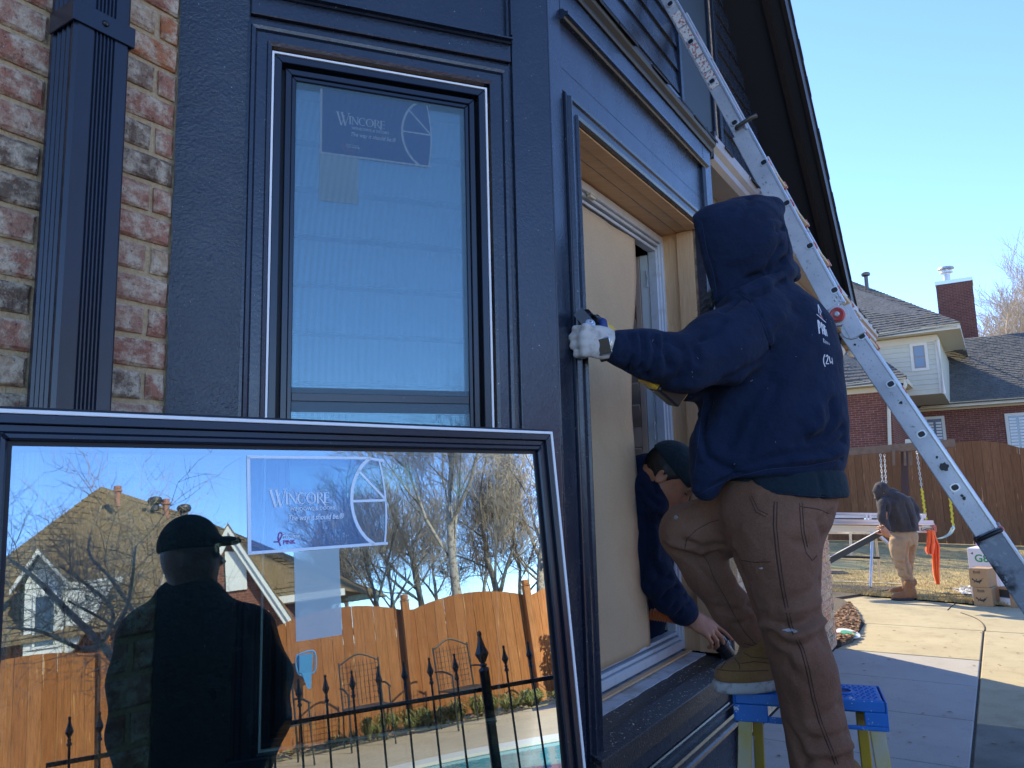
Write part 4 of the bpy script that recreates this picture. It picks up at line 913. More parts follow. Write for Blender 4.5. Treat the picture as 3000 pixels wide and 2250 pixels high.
def sticker(fr,par,x0,x1,zb,zt,y,lx0,lx1,lz,ml,mbod,mlab,bod2,wd=.0042,arcs=True):
    H=zt-zb; Wd=x1-x0; xc=x1-Wd*.14
    mb=MB(); edge=[(x0,zb),(xc,zb),(x1,zb+.002)]; top=[(x0,zt),(xc,zt),(x1,zt-H*.03)]
    N=14; arc=[(x1+.0-(Wd*.272)*math.sqrt(max(0,1-((i/N)-.5)**2/.30)),zb+H*i/N) for i in range(N+1)]  # inner curved muntin
    right=[(x1-.008*((i/N)-.45)**2*4,zb+H*(i/N)*.97) for i in range(N+1)]
    mb.add([fr(a,y,b) for a,b in [(x0,zb)]+[(a,b) for a,b in arc]+[(x0,zt)]],[tuple(range(N+3))]); sk=mb.build('sticker',MT[mbod],par,fixn=False)
    mb=MB(); mb.add([fr(a,y,b) for a,b in arc]+[fr(a,y,b) for a,b in right],[(i,i+1,N+2+i,N+1+i) for i in range(N)]); mb.build('sticker_window_print',MT[bod2],sk,fixn=False)
    mb=MB(); y2=y+.0004
    def ln(pts,w):
        for (a,b),(c,d) in zip(pts[:-1],pts[1:]):
            L=math.hypot(c-a,d-b) or 1; nx,nz=-(d-b)/L*w/2,(c-a)/L*w/2; mb.add([fr(a+nx,y2,b+nz),fr(c+nx,y2,d+nz),fr(c-nx,y2,d-nz),fr(a-nx,y2,b-nz)],[(0,1,2,3)])
    ln([(x0,zb),(x0,zt)],wd*1.2); ln([(x0-wd/2,zb),(xc,zb),(x1,zb)],wd); ln([(x0-wd/2,zt),(xc,zt),(x1,zt-H*.03)],wd); ln(right,wd*.7); ln(arc,wd*1.25)
    ln([(x1-Wd*.265,zb+H*.50),(x1,zb+H*.50)],wd*.9); ln([(x1-Wd*.215,zb+H*.86),(x1-.002,zb+H*.52)],wd*.9); mb.build('border_print',MT[ml],sk,fixn=False)
    serif_word(fr,sk,ml,x0+Wd*.135,zb+H*.49,H*.118,y2)
    h=H*.055
    text_on(fr,'WINDOWS & DOORS',x0+Wd*.27,zb+H*.415,h*1.0,sk,MT[ml],y2,xs=1.0,weight=.012); text_on(fr,'The way it should be.\u00ae',x0+Wd*.255,zb+H*.31,h*1.55,sk,MT[ml],y2,shear=.3,xs=.82,weight=.012)
    text_on(fr,'TOUGH ENOUGH',x0+Wd*.215,zb+H*.165,h*.42,sk,MT[ml],y2); text_on(fr,'TO WEAR',x0+Wd*.222,zb+H*.125,h*.78,sk,MT[ml],y2,weight=.01); text_on(fr,'PINK',x0+Wd*.222,zb+H*.065,h*1.15,sk,MT['film_pink'],y2,weight=.02)
    mb=MB(); c=bez([fr(x0+Wd*(.16+a),y2,zb+H*(.10+b)) for a,b in ((.045,-.05),(.03,.02),(.035,.08),(.05,.09),(.055,.06),(.03,.0),(.0,-.0))],4); mb.tube(c,wd*.22,4); mb.build('ribbon_print',MT['film_pink'],sk)
    mb=MB(); mb.add([fr(lx0,y,lz),fr(lx1,y,lz),fr(lx1,y,zb-wd*.6),fr(lx0,y,zb-wd*.6)],[(0,1,2,3)]); mb.build('paper_label',MT[mlab],par,fixn=False)
    return sk
sticker(FLn,lw,.484,.746,-.089,.071,-.0117,.561,.646,-.24,'film_line','film_body','film_label','film_body1b',wd=.0050)
# sticker inside the installed window
FAr=Fr(FA(0,0,0),-EA,NA,Z)
sticker(FAr,wa,-.578,-.315,2.288,2.452,-.0215,-.581,-.491,2.172,'film_line2','film_body2','film_label2','film_body3',wd=.0042)
# ================= garden behind the camera (seen in the glass) =================
def RV(x,y):
    d=ray(x,y); t=(MC-MN.dot(EYE))/MN.dot(d); h=EYE+d*t; return (h-VE).normalized()
def RPl(x,y,p): 
    r=RV(x,y); return VE+r*((p-VE.dot(EP))/r.dot(EP))
def RD(x,y,dist):
    r=RV(x,y); return VE+r*dist
def fence_wood(name,c1,c2):
    t=NT(name); v=t.coord('obj',(9,9,.7)); oi=t.n('ShaderNodeObjectInfo'); c=t.mix(oi.outputs['Random'],c1,c2); vo=t.n('ShaderNodeVectorMath',operation='ADD'); cb=t.n('ShaderNodeCombineXYZ'); t.l(t.math('MULTIPLY',oi.outputs['Random'],53.),cb.inputs[0]); t.l(v,vo.inputs[0]); t.l(cb.outputs[0],vo.inputs[1]); v=vo.outputs[0]
    c=t.mix(t.math('MULTIPLY',t.noise(v,6,5,.65,.4,.65),.55),c,tuple(x*.5 for x in c1)); c=t.mix(t.math('MULTIPLY',t.noise(v,3.2,2,.5,.70,.73),.75),c,tuple(min(.7,x*2.0+.03) for x in c2)); t.bsdf(c,.85,0,.2); t.bump(t.noise(v,14,4,.6,0,1),.4,.006); return t.m
MT['cedar']=fence_wood('orange_cedar',(.36,.135,.045),(.46,.195,.075)); MT['cedar_dark']=fence_wood('brown_stained_fence',(.20,.085,.038),(.28,.125,.058))
rn=random.Random(31)
fx=thing('garden_fence',W(2,-8.2,0),'orange cedar board fence with wavy top seen in the leaning window','fence')
PF=-8.17; FF=Fr(EP*PF,EQ,EP,Z)
q=-7.0; posts=[3.34+1.8*k for k in range(-6,4)]
def ftop(q):
    s=((q-3.42)%1.8)/1.8; return 1.44+.16*math.sin(math.pi*min(1,max(0,s*1.02)))**.8+.03*math.sin(q*.9)
while q<9.4:
    wd=rn.uniform(.132,.142); t0,t1=ftop(q),ftop(q+wd); mb=MB()
    mb.prism(FF,[(q,.02),(q+wd,.02),(q+wd,t1),(q+wd/2,(t0+t1)/2+.004),(q,t0)],-.009+rn.uniform(-.003,.003),.009); mb.build('board',MT['cedar'],fx); q+=wd+rn.uniform(.003,.007)
for pq in posts:
    mb=MB(); h=ftop(pq+.2)+.12; mb.box(FF,pq-.05,pq+.05,.012,.11,0,h-.02); po=mb.build('post',MT['cedar'],fx,bevel=.004); mb=MB(); mb.box(FF,pq-.062,pq+.062,.0,.122,h-.019,h+.0); mb.box(FF,pq-.045,pq+.045,.018,.105,h+.001,h+.07); mb.build('post_cap',MT['cedar'],po,bevel=.01)
for z in (.3,.85,1.25):
    mb=MB(); mb.box(FF,-7,9.4,-.05,-.012,z,z+.09); mb.build('rail',MT['cedar'],fx)
# iron fence
ir=thing('iron_fence',(3.1,.5,0),'black wrought iron fence with spear tipped pickets seen in the leaning window','fence')
IB=Vector((3.12,.54,0)); IX=az(20); IN=az(110); FI=Fr(IB,IX,IN,Z)
def spear(mb,s,z0,k=1.0):
    o=FI(s,0,0); mb.lathe(o,Z,[(.007,.0),(.007,z0-.155*k),(.014*k,z0-.15*k),(.014*k,z0-.14*k),(.008*k,z0-.132*k),(.011*k,z0-.122*k),(.007*k,z0-.112*k),(.010*k,z0-.104*k),(.022*k,z0-.080*k),(.012*k,z0-.050*k),(.006*k,z0-.018*k),(.009*k,z0-.009*k),(.006*k,z0)],8)
s=-.078-.1547*14
first=None
for i in range(22):
    s=-.078+.1547*(i-13)
    if abs(s-.247)<.05 or s>.95: continue
    if first is None:
        mb=MB(); spear(mb,s,1.056); first=mb.build('picket',MT['iron'],ir,smooth='auto'); s0=s
    else: copy_to(first,ir,WP[first.name]+IX*(s-s0))
for z in (.825,.12):
    mb=MB(); mb.box(FI,-2.2,1.0,-.014,.014,z-.012,z+.012); mb.build('rail',MT['iron'],ir)
def ipost(s):
    mb=MB(); mb.box(FI,s-.028,s+.028,-.028,.028,0,.93); mb.lathe(FI(s,0,.93),Z,[(.036,0),(.028,.012),(.014,.022),(.026,.032),(.012,.044),(.02,.052),(.044,.098),(.026,.14),(.010,.20),(.016,.212),(.012,.228),(.004,.234)],4); mb.build('post',MT['iron'],ir)
ipost(.247)
# pool
po=thing('pool',(5.0,1.2,0),'round edged blue pool with pale coping beyond the iron fence','pool')
PA=az(100); PBx=az(10); pc=Vector((5.05,1.1,0))
def ering(r0,r1,z0,z1):
    vs=[];fs=[];n=64
    for i in range(n):
        a=2*math.pi*i/n; c,s_=math.cos(a),math.sin(a)
        for (r,z) in ((r0,z1),(r1,z1),(r1,z0),(r0,z0)): vs.append(pc+PA*(c*(1.18+r))+PBx*(s_*(2.4+r))+Z*z)
    for i in range(n):
        for j in range(4): a=i*4+j;b=i*4+(j+1)%4;c=((i+1)%n)*4+(j+1)%4;d=((i+1)%n)*4+j; fs.append((a,b,c,d))
    return vs,fs
mb=MB(); mb.add(*ering(0,.28,-.02,.035)); mb.build('coping',MT['coping'],po,smooth='auto')
mb=MB(); mb.add(*ering(-.012,-.002,-.6,.01)); mb.build('tile_band',mat('blue_grey_tile_band',(.14,.20,.24),.3,var=[(30,(.3,.34,.36),.7,.45,.6)]),po)
wt=NT('pool_water'); v=wt.coord('pos'); c=wt.mix(wt.noise(v,3,4,.6,.3,.7),(.03,.26,.32),(.09,.42,.48)); wt.bsdf(c,.03,0,.6); wt.bump(wt.noise(v,9,3,.5,0,1),.12,.02)
mb=MB(); vs=[pc+Z*.006]+[pc+PA*(math.cos(2*math.pi*i/48)*1.18)+PBx*(math.sin(2*math.pi*i/48)*2.4)+Z*.006 for i in range(48)]; mb.add(vs,[(0,i+1,(i+1)%48+1) for i in range(48)]); mb.build('water',wt.m,po)
# low plants at the fence foot
V_=[];F_=[]
def tuft(w0,n,h,sp):
    for _ in range(n):
        a=rn.uniform(0,6.28); r=rn.uniform(.3,1)*sp; d=Vector((math.cos(a),math.sin(a),0)); hh=h*rn.uniform(.6,1.1); s_=Vector((-d.y,d.x,0))*.006; k=len(V_)
        V_.extend([w0-s_,w0+s_,w0+d*r*.5+Z*hh+s_,w0+d*r*.5+Z*hh-s_,w0+d*r*1.1+Z*hh*.7]); F_.extend([(k,k+1,k+2,k+3),(k+3,k+2,k+4)])
for i in range(60): tuft(W(rn.uniform(2.6,6.3),-7.75+rn.uniform(-.18,.14),0),60,rn.uniform(.12,.26),.22)
for i in range(26): tuft(W(rn.uniform(-2,2.6),-7.8+rn.uniform(-.12,.12),0),30,rn.uniform(.06,.14),.16)
mb=MB(); mb.add(V_,F_); tag(mb.build('border_grass',MT['liriope'],fixn=False),'strappy yellow green border plants along the cedar fence foot','plants',kind='stuff')
V_=[];F_=[]
for i in range(1500): leaf(W(rn.uniform(-4,6.5),-7.75+rn.gauss(0,.15),.02+rn.uniform(0,.03)),rn.uniform(.02,.045))
mb=MB(); mb.add(V_,F_); tag(mb.build('leaf_litter',MT['leaf'],fixn=False),'dry leaves drifted against the cedar fence beyond the pool','leaves',kind='stuff')
def chair(q,p,rot,lab):
    t=thing('patio_chair',W(q,p,0),lab,'chair','iron patio chairs by the cedar fence'); e=az(TH+rot); f_=az(TH+rot-90); fr_=Fr(W(q,p,0),e,f_,Z)
    for x in (-.24,.24):
        for y,h in ((-.22,.95),(.22,.62)):
            mb=MB(); mb.tube([fr_(x*1.05,y*1.1,0),fr_(x,y,.42),fr_(x,y-(.05 if h>.9 else 0),h)],.011,6); mb.build('leg',MT['iron_grey'],t)
    mb=MB(); mb.tube(bez([fr_(-.24,-.27,.92),fr_(0,-.30,1.02),fr_(.24,-.27,.92)],5),.011,6)
    for i in range(9): x=-.2+.05*i; mb.tube([fr_(x,-.24,.45),fr_(x,-.275,.94)],.0035,4)
    for i in range(7): z=.5+.065*i; mb.tube([fr_(-.22,-.25,z),fr_(.22,-.25,z)],.0035,4)
    mb.build('backrest',MT['iron_grey'],t)
    mb=MB(); mb.box(fr_,-.25,.25,-.24,.24,.42,.435); mb.build('seat',MT['iron_grey'],t)
    for x in (-.25,.25): mb=MB(); mb.tube(bez([fr_(x,-.25,.66),fr_(x,0,.66),fr_(x,.23,.62)],4),.012,6); mb.build('armrest',MT['iron_grey'],t)
chair(2.55,-7.25,0,'grey iron patio chair left of the arched one, seen in the leaning window'); chair(3.75,-7.2,8,'grey iron patio chair with arched back near the spear topped post'); chair(5.3,-6.9,-20,'grey iron patio chair at the right edge of the reflection'); chair(1.55,-6.9,14,'low grey iron patio chair beside the bystander reflection')
nb=RPl(898,1945,-8.05)
t=thing('pool_net',nb,'blue pool skimmer net hung on the cedar fence','net'); fn=Fr(nb,EQ,EP,Z)
mb=MB(); mb.tube(bez([fn(-.10,.03,.12),fn(.10,.03,.14),fn(.12,.03,-.02),fn(.08,.03,-.12),fn(-.08,.03,-.12),fn(-.12,.03,0),fn(-.10,.03,.12)],5),.012,6); mb.build('hoop',MT['net_blue'],t)
mb=MB(); mb.hexa([fn(-.09,.02,-.10),fn(.07,.02,-.10),fn(.07,.05,-.10),fn(-.09,.05,-.10),fn(-.10,.02,.11),fn(.10,.02,.12),fn(.08,.09,.12),fn(-.08,.09,.11)]); mb.hexa([fn(.0,.02,-.3),fn(.04,.02,-.3),fn(.04,.04,-.3),fn(.0,.04,-.3),fn(-.06,.02,-.10),fn(.06,.02,-.10),fn(.06,.05,-.10),fn(-.06,.05,-.10)]); mb.build('mesh_bag',MT['net_blue'],t)
# evergreen shrub at the right
def shrub(c,r,n,lab,nm='holly_shrub',m='evergreen',ls=.035):
    t=thing(nm,c,lab,'shrub'); mb=MB(); c=Vector(c)
    for _ in range(26):
        a=rn.uniform(0,6.28); e=rn.uniform(.5,1.4); d=Vector((math.cos(a)*math.cos(e),math.sin(a)*math.cos(e),math.sin(e))); mb.tube([c,c+d*r[2]*.6+Vector((rn.gauss(0,.03),rn.gauss(0,.03),0)),c+d*r[2]*1.2],[.012,.008,.004],4)
    mb.build('stem',MT['twig'],t); global V_,F_; V_=[];F_=[]
    for _ in range(n):
        while True:
            u=Vector((rn.uniform(-1,1),rn.uniform(-1,1),rn.uniform(-1,1)))
            if .25<u.length<1+.2*math.sin(u.x*7+u.z*5): break
        leaf(c+Vector((u.x*r[0],u.y*r[1],r[2]+u.z*r[2])),rn.uniform(.6,1.2)*ls,1.0)
    mb=MB(); mb.add(V_,F_); o=mb.build('foliage',MT[m],t,fixn=False); return t
shrub(W(5.75,-7.75,0),(.30,.28,.62),2200,'leafy evergreen shrub at the right edge of the reflection')
# ---------------- trees ----------------
def tree(base,h,r0,lab,seed,lean=(0,0),m='bark',mt='twig',lv=5,spread=.55,name='bare_tree',first=.28,nb=3,group=None,twr=.004,tw=1,droop=0):
    rd=random.Random(seed); base=Vector(base); t=thing(name,base,lab,'tree',group); big=MB(); tw_=MB()
    def grow(p,d,L,r,lev):
        n=4 if lev<2 else 3; pts=[p]; rr=[r]; dd=d.copy()
        for i in range(n):
            dd=(dd+Vector((rd.gauss(0,.12),rd.gauss(0,.12),rd.gauss(0,.06)+ .05-droop*lev*.02))).normalized(); pts.append(pts[-1]+dd*L/n); rr.append(r*(1-.45*(i+1)/n))
        (big if lev<3 else tw_).tube(pts,rr,7 if lev<2 else (5 if lev<3 else 3),cap=False)
        if lev>=lv: return
        k=nb+(1 if lev>1 else 0)
        for i in range(k):
            f=first+(1-first)*(i+rd.random())/k if lev>0 else .45+.55*(i+rd.random())/k; idx=min(n-1,int(f*n)); q=pts[idx].lerp(pts[idx+1],f*n-idx)
            a=rd.uniform(0,6.28); _,s,u=basis(dd); nd=(dd*(1-spread*rd.uniform(.5,1))+ (s*math.cos(a)+u*math.sin(a))*spread*rd.uniform(.7,1.3)+Z*.12).normalized()
            grow(q,nd,L*rd.uniform(.55,.78),max(twr,rr[idx]*rd.uniform(.45,.65)),lev+1)
        grow(pts[-1],(dd+Vector((rd.gauss(0,.2),rd.gauss(0,.2),.1))).normalized(),L*.72,max(twr,rr[-1]),lev+1)
    grow(base,Vector((lean[0],lean[1],1)).normalized(),h*.36,r0,0)
    big.build('trunk',MT[m],t,smooth=True,fixn=False); tw_.build('crown',MT[mt],t,fixn=False); return t
def Rg(x,y,dist): w_=RD(x,y,dist); return Vector((w_.x,w_.y,0))
tree(Rg(1335,1700,24),12.5,.19,'big pale bare tree with spreading limbs above the cedar fence',7,m='bark_light',mt='twig_pale',lv=6,nb=3,twr=.006,spread=.48,first=.2)
tree(Rg(1090,1700,26),7.0,.13,'small round bare tree left of the big one, seen in the reflection',2,mt='twig_pale',lv=5,nb=3,twr=.008)
tree(Rg(1560,1700,28),11,.2,'dark slim bare tree at the right of the reflection',3,mt='twig_pale',lv=5,nb=3,twr=.009)
tree(Rg(1440,1700,34),10,.2,'bare tree close behind the big pale one',14,mt='twig_pale',lv=5,nb=3,twr=.010)
tree(Rg(1230,1700,36),9,.2,'distant bare tree low behind the cedar fence',15,mt='twig_pale',lv=5,nb=3,twr=.010)
for i,(x,dd_,h_) in enumerate(((1000,40,8.5),(1160,44,9.5),(1290,42,9),(1400,46,10),(1500,40,9),(1600,38,10),(960,46,8))):
    tree(Rg(x,1700,dd_),h_,.14,['far bare tree low behind the paper label','far bare tree behind the left cedar post','far bare tree just left of the big pale one','far bare tree just right of the big pale one','far bare tree behind the tall spear topped post','far bare tree at the right end of the glass','far bare tree beside the brown roof eave'][i],60+i,mt='twig',lv=5,nb=3,twr=.013,group='far trees beyond the cedar fence')
mt_=tree(RD(560,2250,7.6)*1,3.4,.085,'leaning pale barked myrtle tree with fine tangled twigs in the reflection',8,lean=(0,0),m='bark_light',mt='twig_pale',lv=6,nb=3,twr=.0022,spread=.75) if False else None
def myrtle():
    rd=random.Random(4); base=RD(520,2130,6.9); base.z=0
    t=thing('myrtle_tree',base,'leaning pale barked tree with fine tangled twigs before the dormer','tree'); big=MB(); tw_=MB()
    def twigs(p,d,L,r,lev):
        n=3; pts=[p];rr=[r];dd=d.copy()
        for i in range(n): dd=(dd+Vector((rd.gauss(0,.22),rd.gauss(0,.22),rd.gauss(0,.15)+.06))).normalized(); pts.append(pts[-1]+dd*L/n); rr.append(r*(1-.2*(i+1)))
        tw_.tube(pts,rr,3,cap=False)
        if lev==0: return
        for i in range(5):
            j=rd.randrange(1,n+1); a=rd.uniform(0,6.28); _,s,u=basis(dd); twigs(pts[j],(dd*.5+(s*math.cos(a)+u*math.sin(a))*.8).normalized(),L*rd.uniform(.5,.8),r*.6,lev-1)
    Y=[(500,2090,6.6),(400,2010,6.6),(300,1890,6.7),(190,1780,6.8),(100,1690,6.9)]
    limbs=[[(520,2180,6.7)]+Y+[(30,1640,7)],[(300,1890,6.7),(240,1900,6.5),(120,1850,6.3),(20,1840,6.2)],[(400,2010,6.6),(420,1850,6.8),(330,1700,6.9),(260,1610,7.0),(300,1480,7.1)],[(500,2090,6.6),(430,1960,6.4),(340,1840,6.3),(200,1760,6.2)],[(420,1850,6.8),(480,1700,7.0),(500,1560,7.1)],[(300,1890,6.7),(330,1780,6.6),(180,1660,6.6)],[(340,1840,6.3),(380,1760,6.2),(400,1600,6.2)]]
    for i,l in enumerate(limbs):
        pts=bez([base]+[RD(*q) for q in l] if i==0 else [RD(*q) for q in l],4); r0=.05 if i==0 else .022; rr=[r0*(1-.8*k/len(pts)) for k in range(len(pts))]; big.tube(pts,rr,8,cap=False)
        for k in range(2,len(pts)):
            twigs(pts[k],Vector((rd.gauss(0,1),rd.gauss(0,1),abs(rd.gauss(.4,.8)))).normalized(),rd.uniform(.3,.6),.0042,2)
            if k%2: twigs(pts[k],Vector((rd.gauss(0,1),rd.gauss(0,1),rd.gauss(.1,.8))).normalized(),rd.uniform(.3,.5),.0035,2)
    big.build('trunk',MT['bark_light'],t,smooth=True,fixn=False); tw_.build('crown',MT['twig_pale'],t,fixn=False)
myrtle()
# trees beyond our own roof: they throw the streaky shade on drive and lawn
for i,(x,y,h,r) in enumerate(((-2.5,27,13,.22),(1.0,30,15,.26),(-5.5,33,15,.25),(3.0,26.5,10,.16))):
    tree((x,y,0),h,r,['bare tree behind the house, left one of the shade trees','tallest bare tree behind the house roof','bare tree furthest left behind the house','slim bare tree nearest the neighbouring fence'][i],40+i,lv=5,nb=3,group='bare trees behind the house',twr=.016)
# ---------------- house seen in the reflection ----------------
def shmat(name,c1,c2,c3):
    t=NT(name); v=t.coord('pos'); c=t.mix(t.noise(v,2.5,3,.6,.35,.65),c1,c2); c=t.mix(t.math('MULTIPLY',t.noise(v,14,3,.7,.45,.6),.6),c,c3); c=t.mix(t.math('MULTIPLY',t.noise(v,120,2,.6,.45,.6),.4),c,tuple(x*.6 for x in c1)); t.bsdf(c,.95,0,.15); return t.m
def roofplane(pts,rows,cols,par,m,seed=0,name='roof_shingle',t=.02,clip=None):
    # quad a(b-left) b(b-right) c(t-right) d(t-left) filled with overlapping shingle tabs as one mesh
    a,b,c,d=[Vector(p) for p in pts]; rd=random.Random(seed); mb=MB(); n=(b-a).cross(d-a).normalized(); n=n if n.z>0 else -n
    for r in range(rows):
        off=rd.random()
        for i in range(-1,cols):
            s0,s1=max(0,(i+off)/cols),min(1,(i+1+off)/cols-.06/cols)
            if s1<=s0: continue
            t0,t1=r/rows,(r+1.12)/rows; t1=min(t1,1); q=lambda s,u:(a.lerp(b,s)).lerp(d.lerp(c,s),u); lift=rd.choice((0,0,.35,.7)); o1=n*t*(1+lift)
            p=[q(s0,t0),q(s1,t0),q(s1,t1),q(s0,t1)]; mb.hexa(p+[p[0]+o1,p[1]+o1,p[2]+n*.003,p[3]+n*.003])
    o=mb.build(name,m,par,fixn=False); o['kind']='stuff'; return o
bh=thing('garden_house',W(0,-24,0),'brown roofed house with a white dormer seen in the leaning window','house')
SH_B=shmat('brown_shingle',(.25,.18,.105),(.31,.225,.135),(.16,.115,.065))
def slabq(pts,n,t,nm,m,par): mb=MB(); mb.slab(pts,n,t); return mb.build(nm,m if not isinstance(m,str) else MT[m],par)
A_=RPl(297,1425,-27); B_=RPl(590,1520,-27); El=W(-7.3,-23,2.6); Er=W(5.2,-23,2.75)
E0=W(-7.4,-22,2.45); E1_=W(4.6,-22,2.70); E2=W(8.0,-30,2.6); E3=W(-8.4,-31,2.6)
roofplane([W(-6.8,-21.4,2.3),W(4.75,-21.4,2.62),B_,A_],26,26,bh,SH_B,1,t=.03)
slabq([W(-6.8,-21.4,2.28),W(4.75,-21.4,2.60),B_-Z*.03,A_-Z*.03],Z,.1,'roof_deck',SH_B,bh)
slabq([E3,W(-6.8,-21.4,2.3),A_],Vector((0,0,1)),.05,'roof_side',SH_B,bh); slabq([W(4.75,-21.4,2.62),E2,B_],Z,.05,'roof_side',SH_B,bh); slabq([B_,E2,E3,A_],Z,.05,'roof_back_unseen',SH_B,bh)
mb=MB(); mb.box(Fr(EP*-22,EQ,EP,Z),-6.4,4.4,-6,-.0,0,2.7); MT['far_brick']=None
def brickwall_mat(name,c1,c2,mort,scale,vec='pos',axis=None):
    t=NT(name); v=t.coord('pos'); a=t.n('ShaderNodeVectorMath',operation='DOT_PRODUCT'); t.l(v,a.inputs[0]); a.inputs[1].default_value=tuple(axis or EP); sx=t.n('ShaderNodeSeparateXYZ'); t.l(v,sx.inputs[0]); cb=t.n('ShaderNodeCombineXYZ'); t.l(a.outputs['Value'],cb.inputs[0]); t.l(sx.outputs[2],cb.inputs[1])
    b=t.n('ShaderNodeTexBrick'); t.l(cb.outputs[0],b.inputs['Vector']); b.inputs['Color1'].default_value=(*c1,1); b.inputs['Color2'].default_value=(*c2,1); b.inputs['Mortar'].default_value=(*mort,1); b.inputs['Scale'].default_value=scale; b.inputs['Mortar Size'].default_value=.014; b.inputs['Brick Width'].default_value=.5; b.inputs['Row Height'].default_value=.165; b.inputs['Bias'].default_value=-.2
    c=t.mix(t.math('MULTIPLY',t.noise(v,2.5,4,.6,.3,.7),.35),b.outputs['Color'],tuple(x*.5 for x in c1)); c=t.mix(t.math('MULTIPLY',t.noise(v,9,3,.6,.5,.65),.5),c,(.12,.06,.05)); t.bsdf(c,.9,0,.2); t.bump(b.outputs['Fac'],-.4,.01); return t.m
FBR=brickwall_mat('red_brickwork',(.22,.075,.05),(.30,.12,.085),(.30,.24,.19),2.35,axis=EQ); FBR2=brickwall_mat('red_brickwork_side',(.22,.075,.05),(.30,.12,.085),(.30,.24,.19),2.35,axis=EP)
mb.build('brick_wall',FBR,bh)
mb=MB(); mb.box(Fr(EP*-21.4,EQ,EP,Z),2.2,4.8,-.0,.10,2.42,2.62); mb.build('fascia',MT['white'],bh)
mb=MB(); mb.box(Fr(EP*-21.4,EQ,EP,Z),2.2,4.7,-.6,-.02,2.40,2.43); mb.build('soffit',MT['white'],bh)
wn=MB(); wn.prism(Fr(EP*-21.97,EQ,EP,Z),[(3.45,1.2),(4.0,1.2),(4.0,1.9),(3.9,2.15),(3.72,2.25),(3.55,2.15),(3.45,1.9)],0,.06); wf_=wn.build('window',MT['white'],bh)
mb=MB(); mb.prism(Fr(EP*-21.97,EQ,EP,Z),[(3.52,1.28),(3.93,1.28),(3.93,1.85),(3.72,2.1),(3.52,1.85)],.062,.07); mb.build('glass_pane',MT['pane_dark'],wf_)
# gable on the right of the reflection
ga=RPl(668,1538,-20.5); gz0=ga.z; gq=ga.dot(EQ)
Fg=Fr(EP*-20.5,EQ,EP,Z)
mb=MB(); mb.prism(Fg,[(gq-2.0,1.0),(gq+1.75,1.0),(gq+1.75,1.9),(gq,gz0-.35),(gq-2.0,1.6)],-1.6,-.25); mb.build('gable_wall',FBR,bh)
for s_ in (1,-1):
    for (w0,w1,y0,y1) in ((0,.13,-.02,.04),(.13,.28,-.30,-.02)):
        mb=MB(); zb=1.25; dq=(gz0-zb)*.56*s_; mb.prism(Fg,[(gq,gz0-w0*1.6),(gq+dq,zb-w0*1.6),(gq+dq,zb-w1*1.6),(gq,gz0-w1*1.6)],y0,y1); mb.build('rake_board',MT['white'],bh)
    mb=MB(); dq=(gz0-1.2)*.56*s_; mb.prism(Fg,[(gq,gz0+.06),(gq+dq*1.02,1.22),(gq+dq*1.02,1.16),(gq,gz0)],-3.0,.06); mb.build('gable_roof',SH_B,bh)
mb=MB(); mb.prism(Fg,[(gq-.1,2.9),(gq+.45,2.9),(gq+.45,3.6),(gq+.3,3.95),(gq-.1,4.0)],-.25,-.18); mb.build('window',MT['white'],bh)
# dormer
dp=-21.2; da=RPl(112,1606,dp); dqc=da.dot(EQ); Fd_=Fr(EP*dp,EQ,EP,Z)
zt_=da.z; dl=RPl(38,1712,dp); dr=RPl(186,1690,dp); dbl=RPl(60,1925,dp); dbr=RPl(200,1900,dp)
ql,qr=dl.dot(EQ),dr.dot(EQ); zl=dl.z; zr_=dr.z; zbm=dbl.z-.5
mb=MB(); mb.prism(Fd_,[(ql+.22,zbm),(qr-.02,zbm),(qr-.02,zr_-.02),(dqc,zt_-.18),(ql+.22,zl)],-3.6,-.30); mb.build('dormer_wall',MT['white'],bh)
for i in range(9):
    z=zbm+.1+i*.26
    if z<zr_+.5: mb=MB(); mb.box(Fd_,ql+.22,qr-.02,-.30,-.285,z,z+.012); mb.build('siding_line',MT['vent_metal'],bh)
for (qa,za,qb,zb_) in ((dqc,zt_,ql-.06,zl-.12),(dqc,zt_,qr+.10,zr_-.08)):
    mb=MB(); mb.prism(Fd_,[(qa,za),(qb,zb_),(qb,zb_-.15),(qa,za-.15)],-.02,.05); mb.build('rake_board',MT['white'],bh)
    mb=MB(); mb.prism(Fd_,[(qa,za-.02),(qb,zb_-.02),(qb,zb_-.07),(qa,za-.07)],-.31,-.02); mb.build('rake_soffit',MT['white'],bh)
    mb=MB(); mb.prism(Fd_,[(qa,za+.06),(qb,zb_+.05),(qb,zb_),(qa,za)],-3.6,.07); mb.build('dormer_roof',SH_B,bh)
mb=MB(); mb.box(Fd_,qr-.02,qr+1.35,-.9,-.35,zr_-.30,zr_-.12); mb.build('fascia',MT['white'],bh)
mb=MB(); mb.prism(Fd_,[(qr+.0,zbm+.3),(qr+.2,zbm+.5),(qr+1.15,zr_-.3),(qr+.0,zr_-.3)],-.95,-.40); mb.build('dormer_side',MT['white'],bh)
wa_=MB(); c0,c1=RPl(92,1740,dp),RPl(160,1895,dp); wa_.box(Fd_,c0.dot(EQ),c1.dot(EQ),-.30,-.25,c1.z,c0.z); ww=wa_.build('window',MT['white'],bh)
mb=MB(); mb.box(Fd_,c0.dot(EQ)+.07,c1.dot(EQ)-.07,-.249,-.235,c1.z+.08,c0.z-.08); mb.build('glass_pane',MT['pane_dark'],ww)
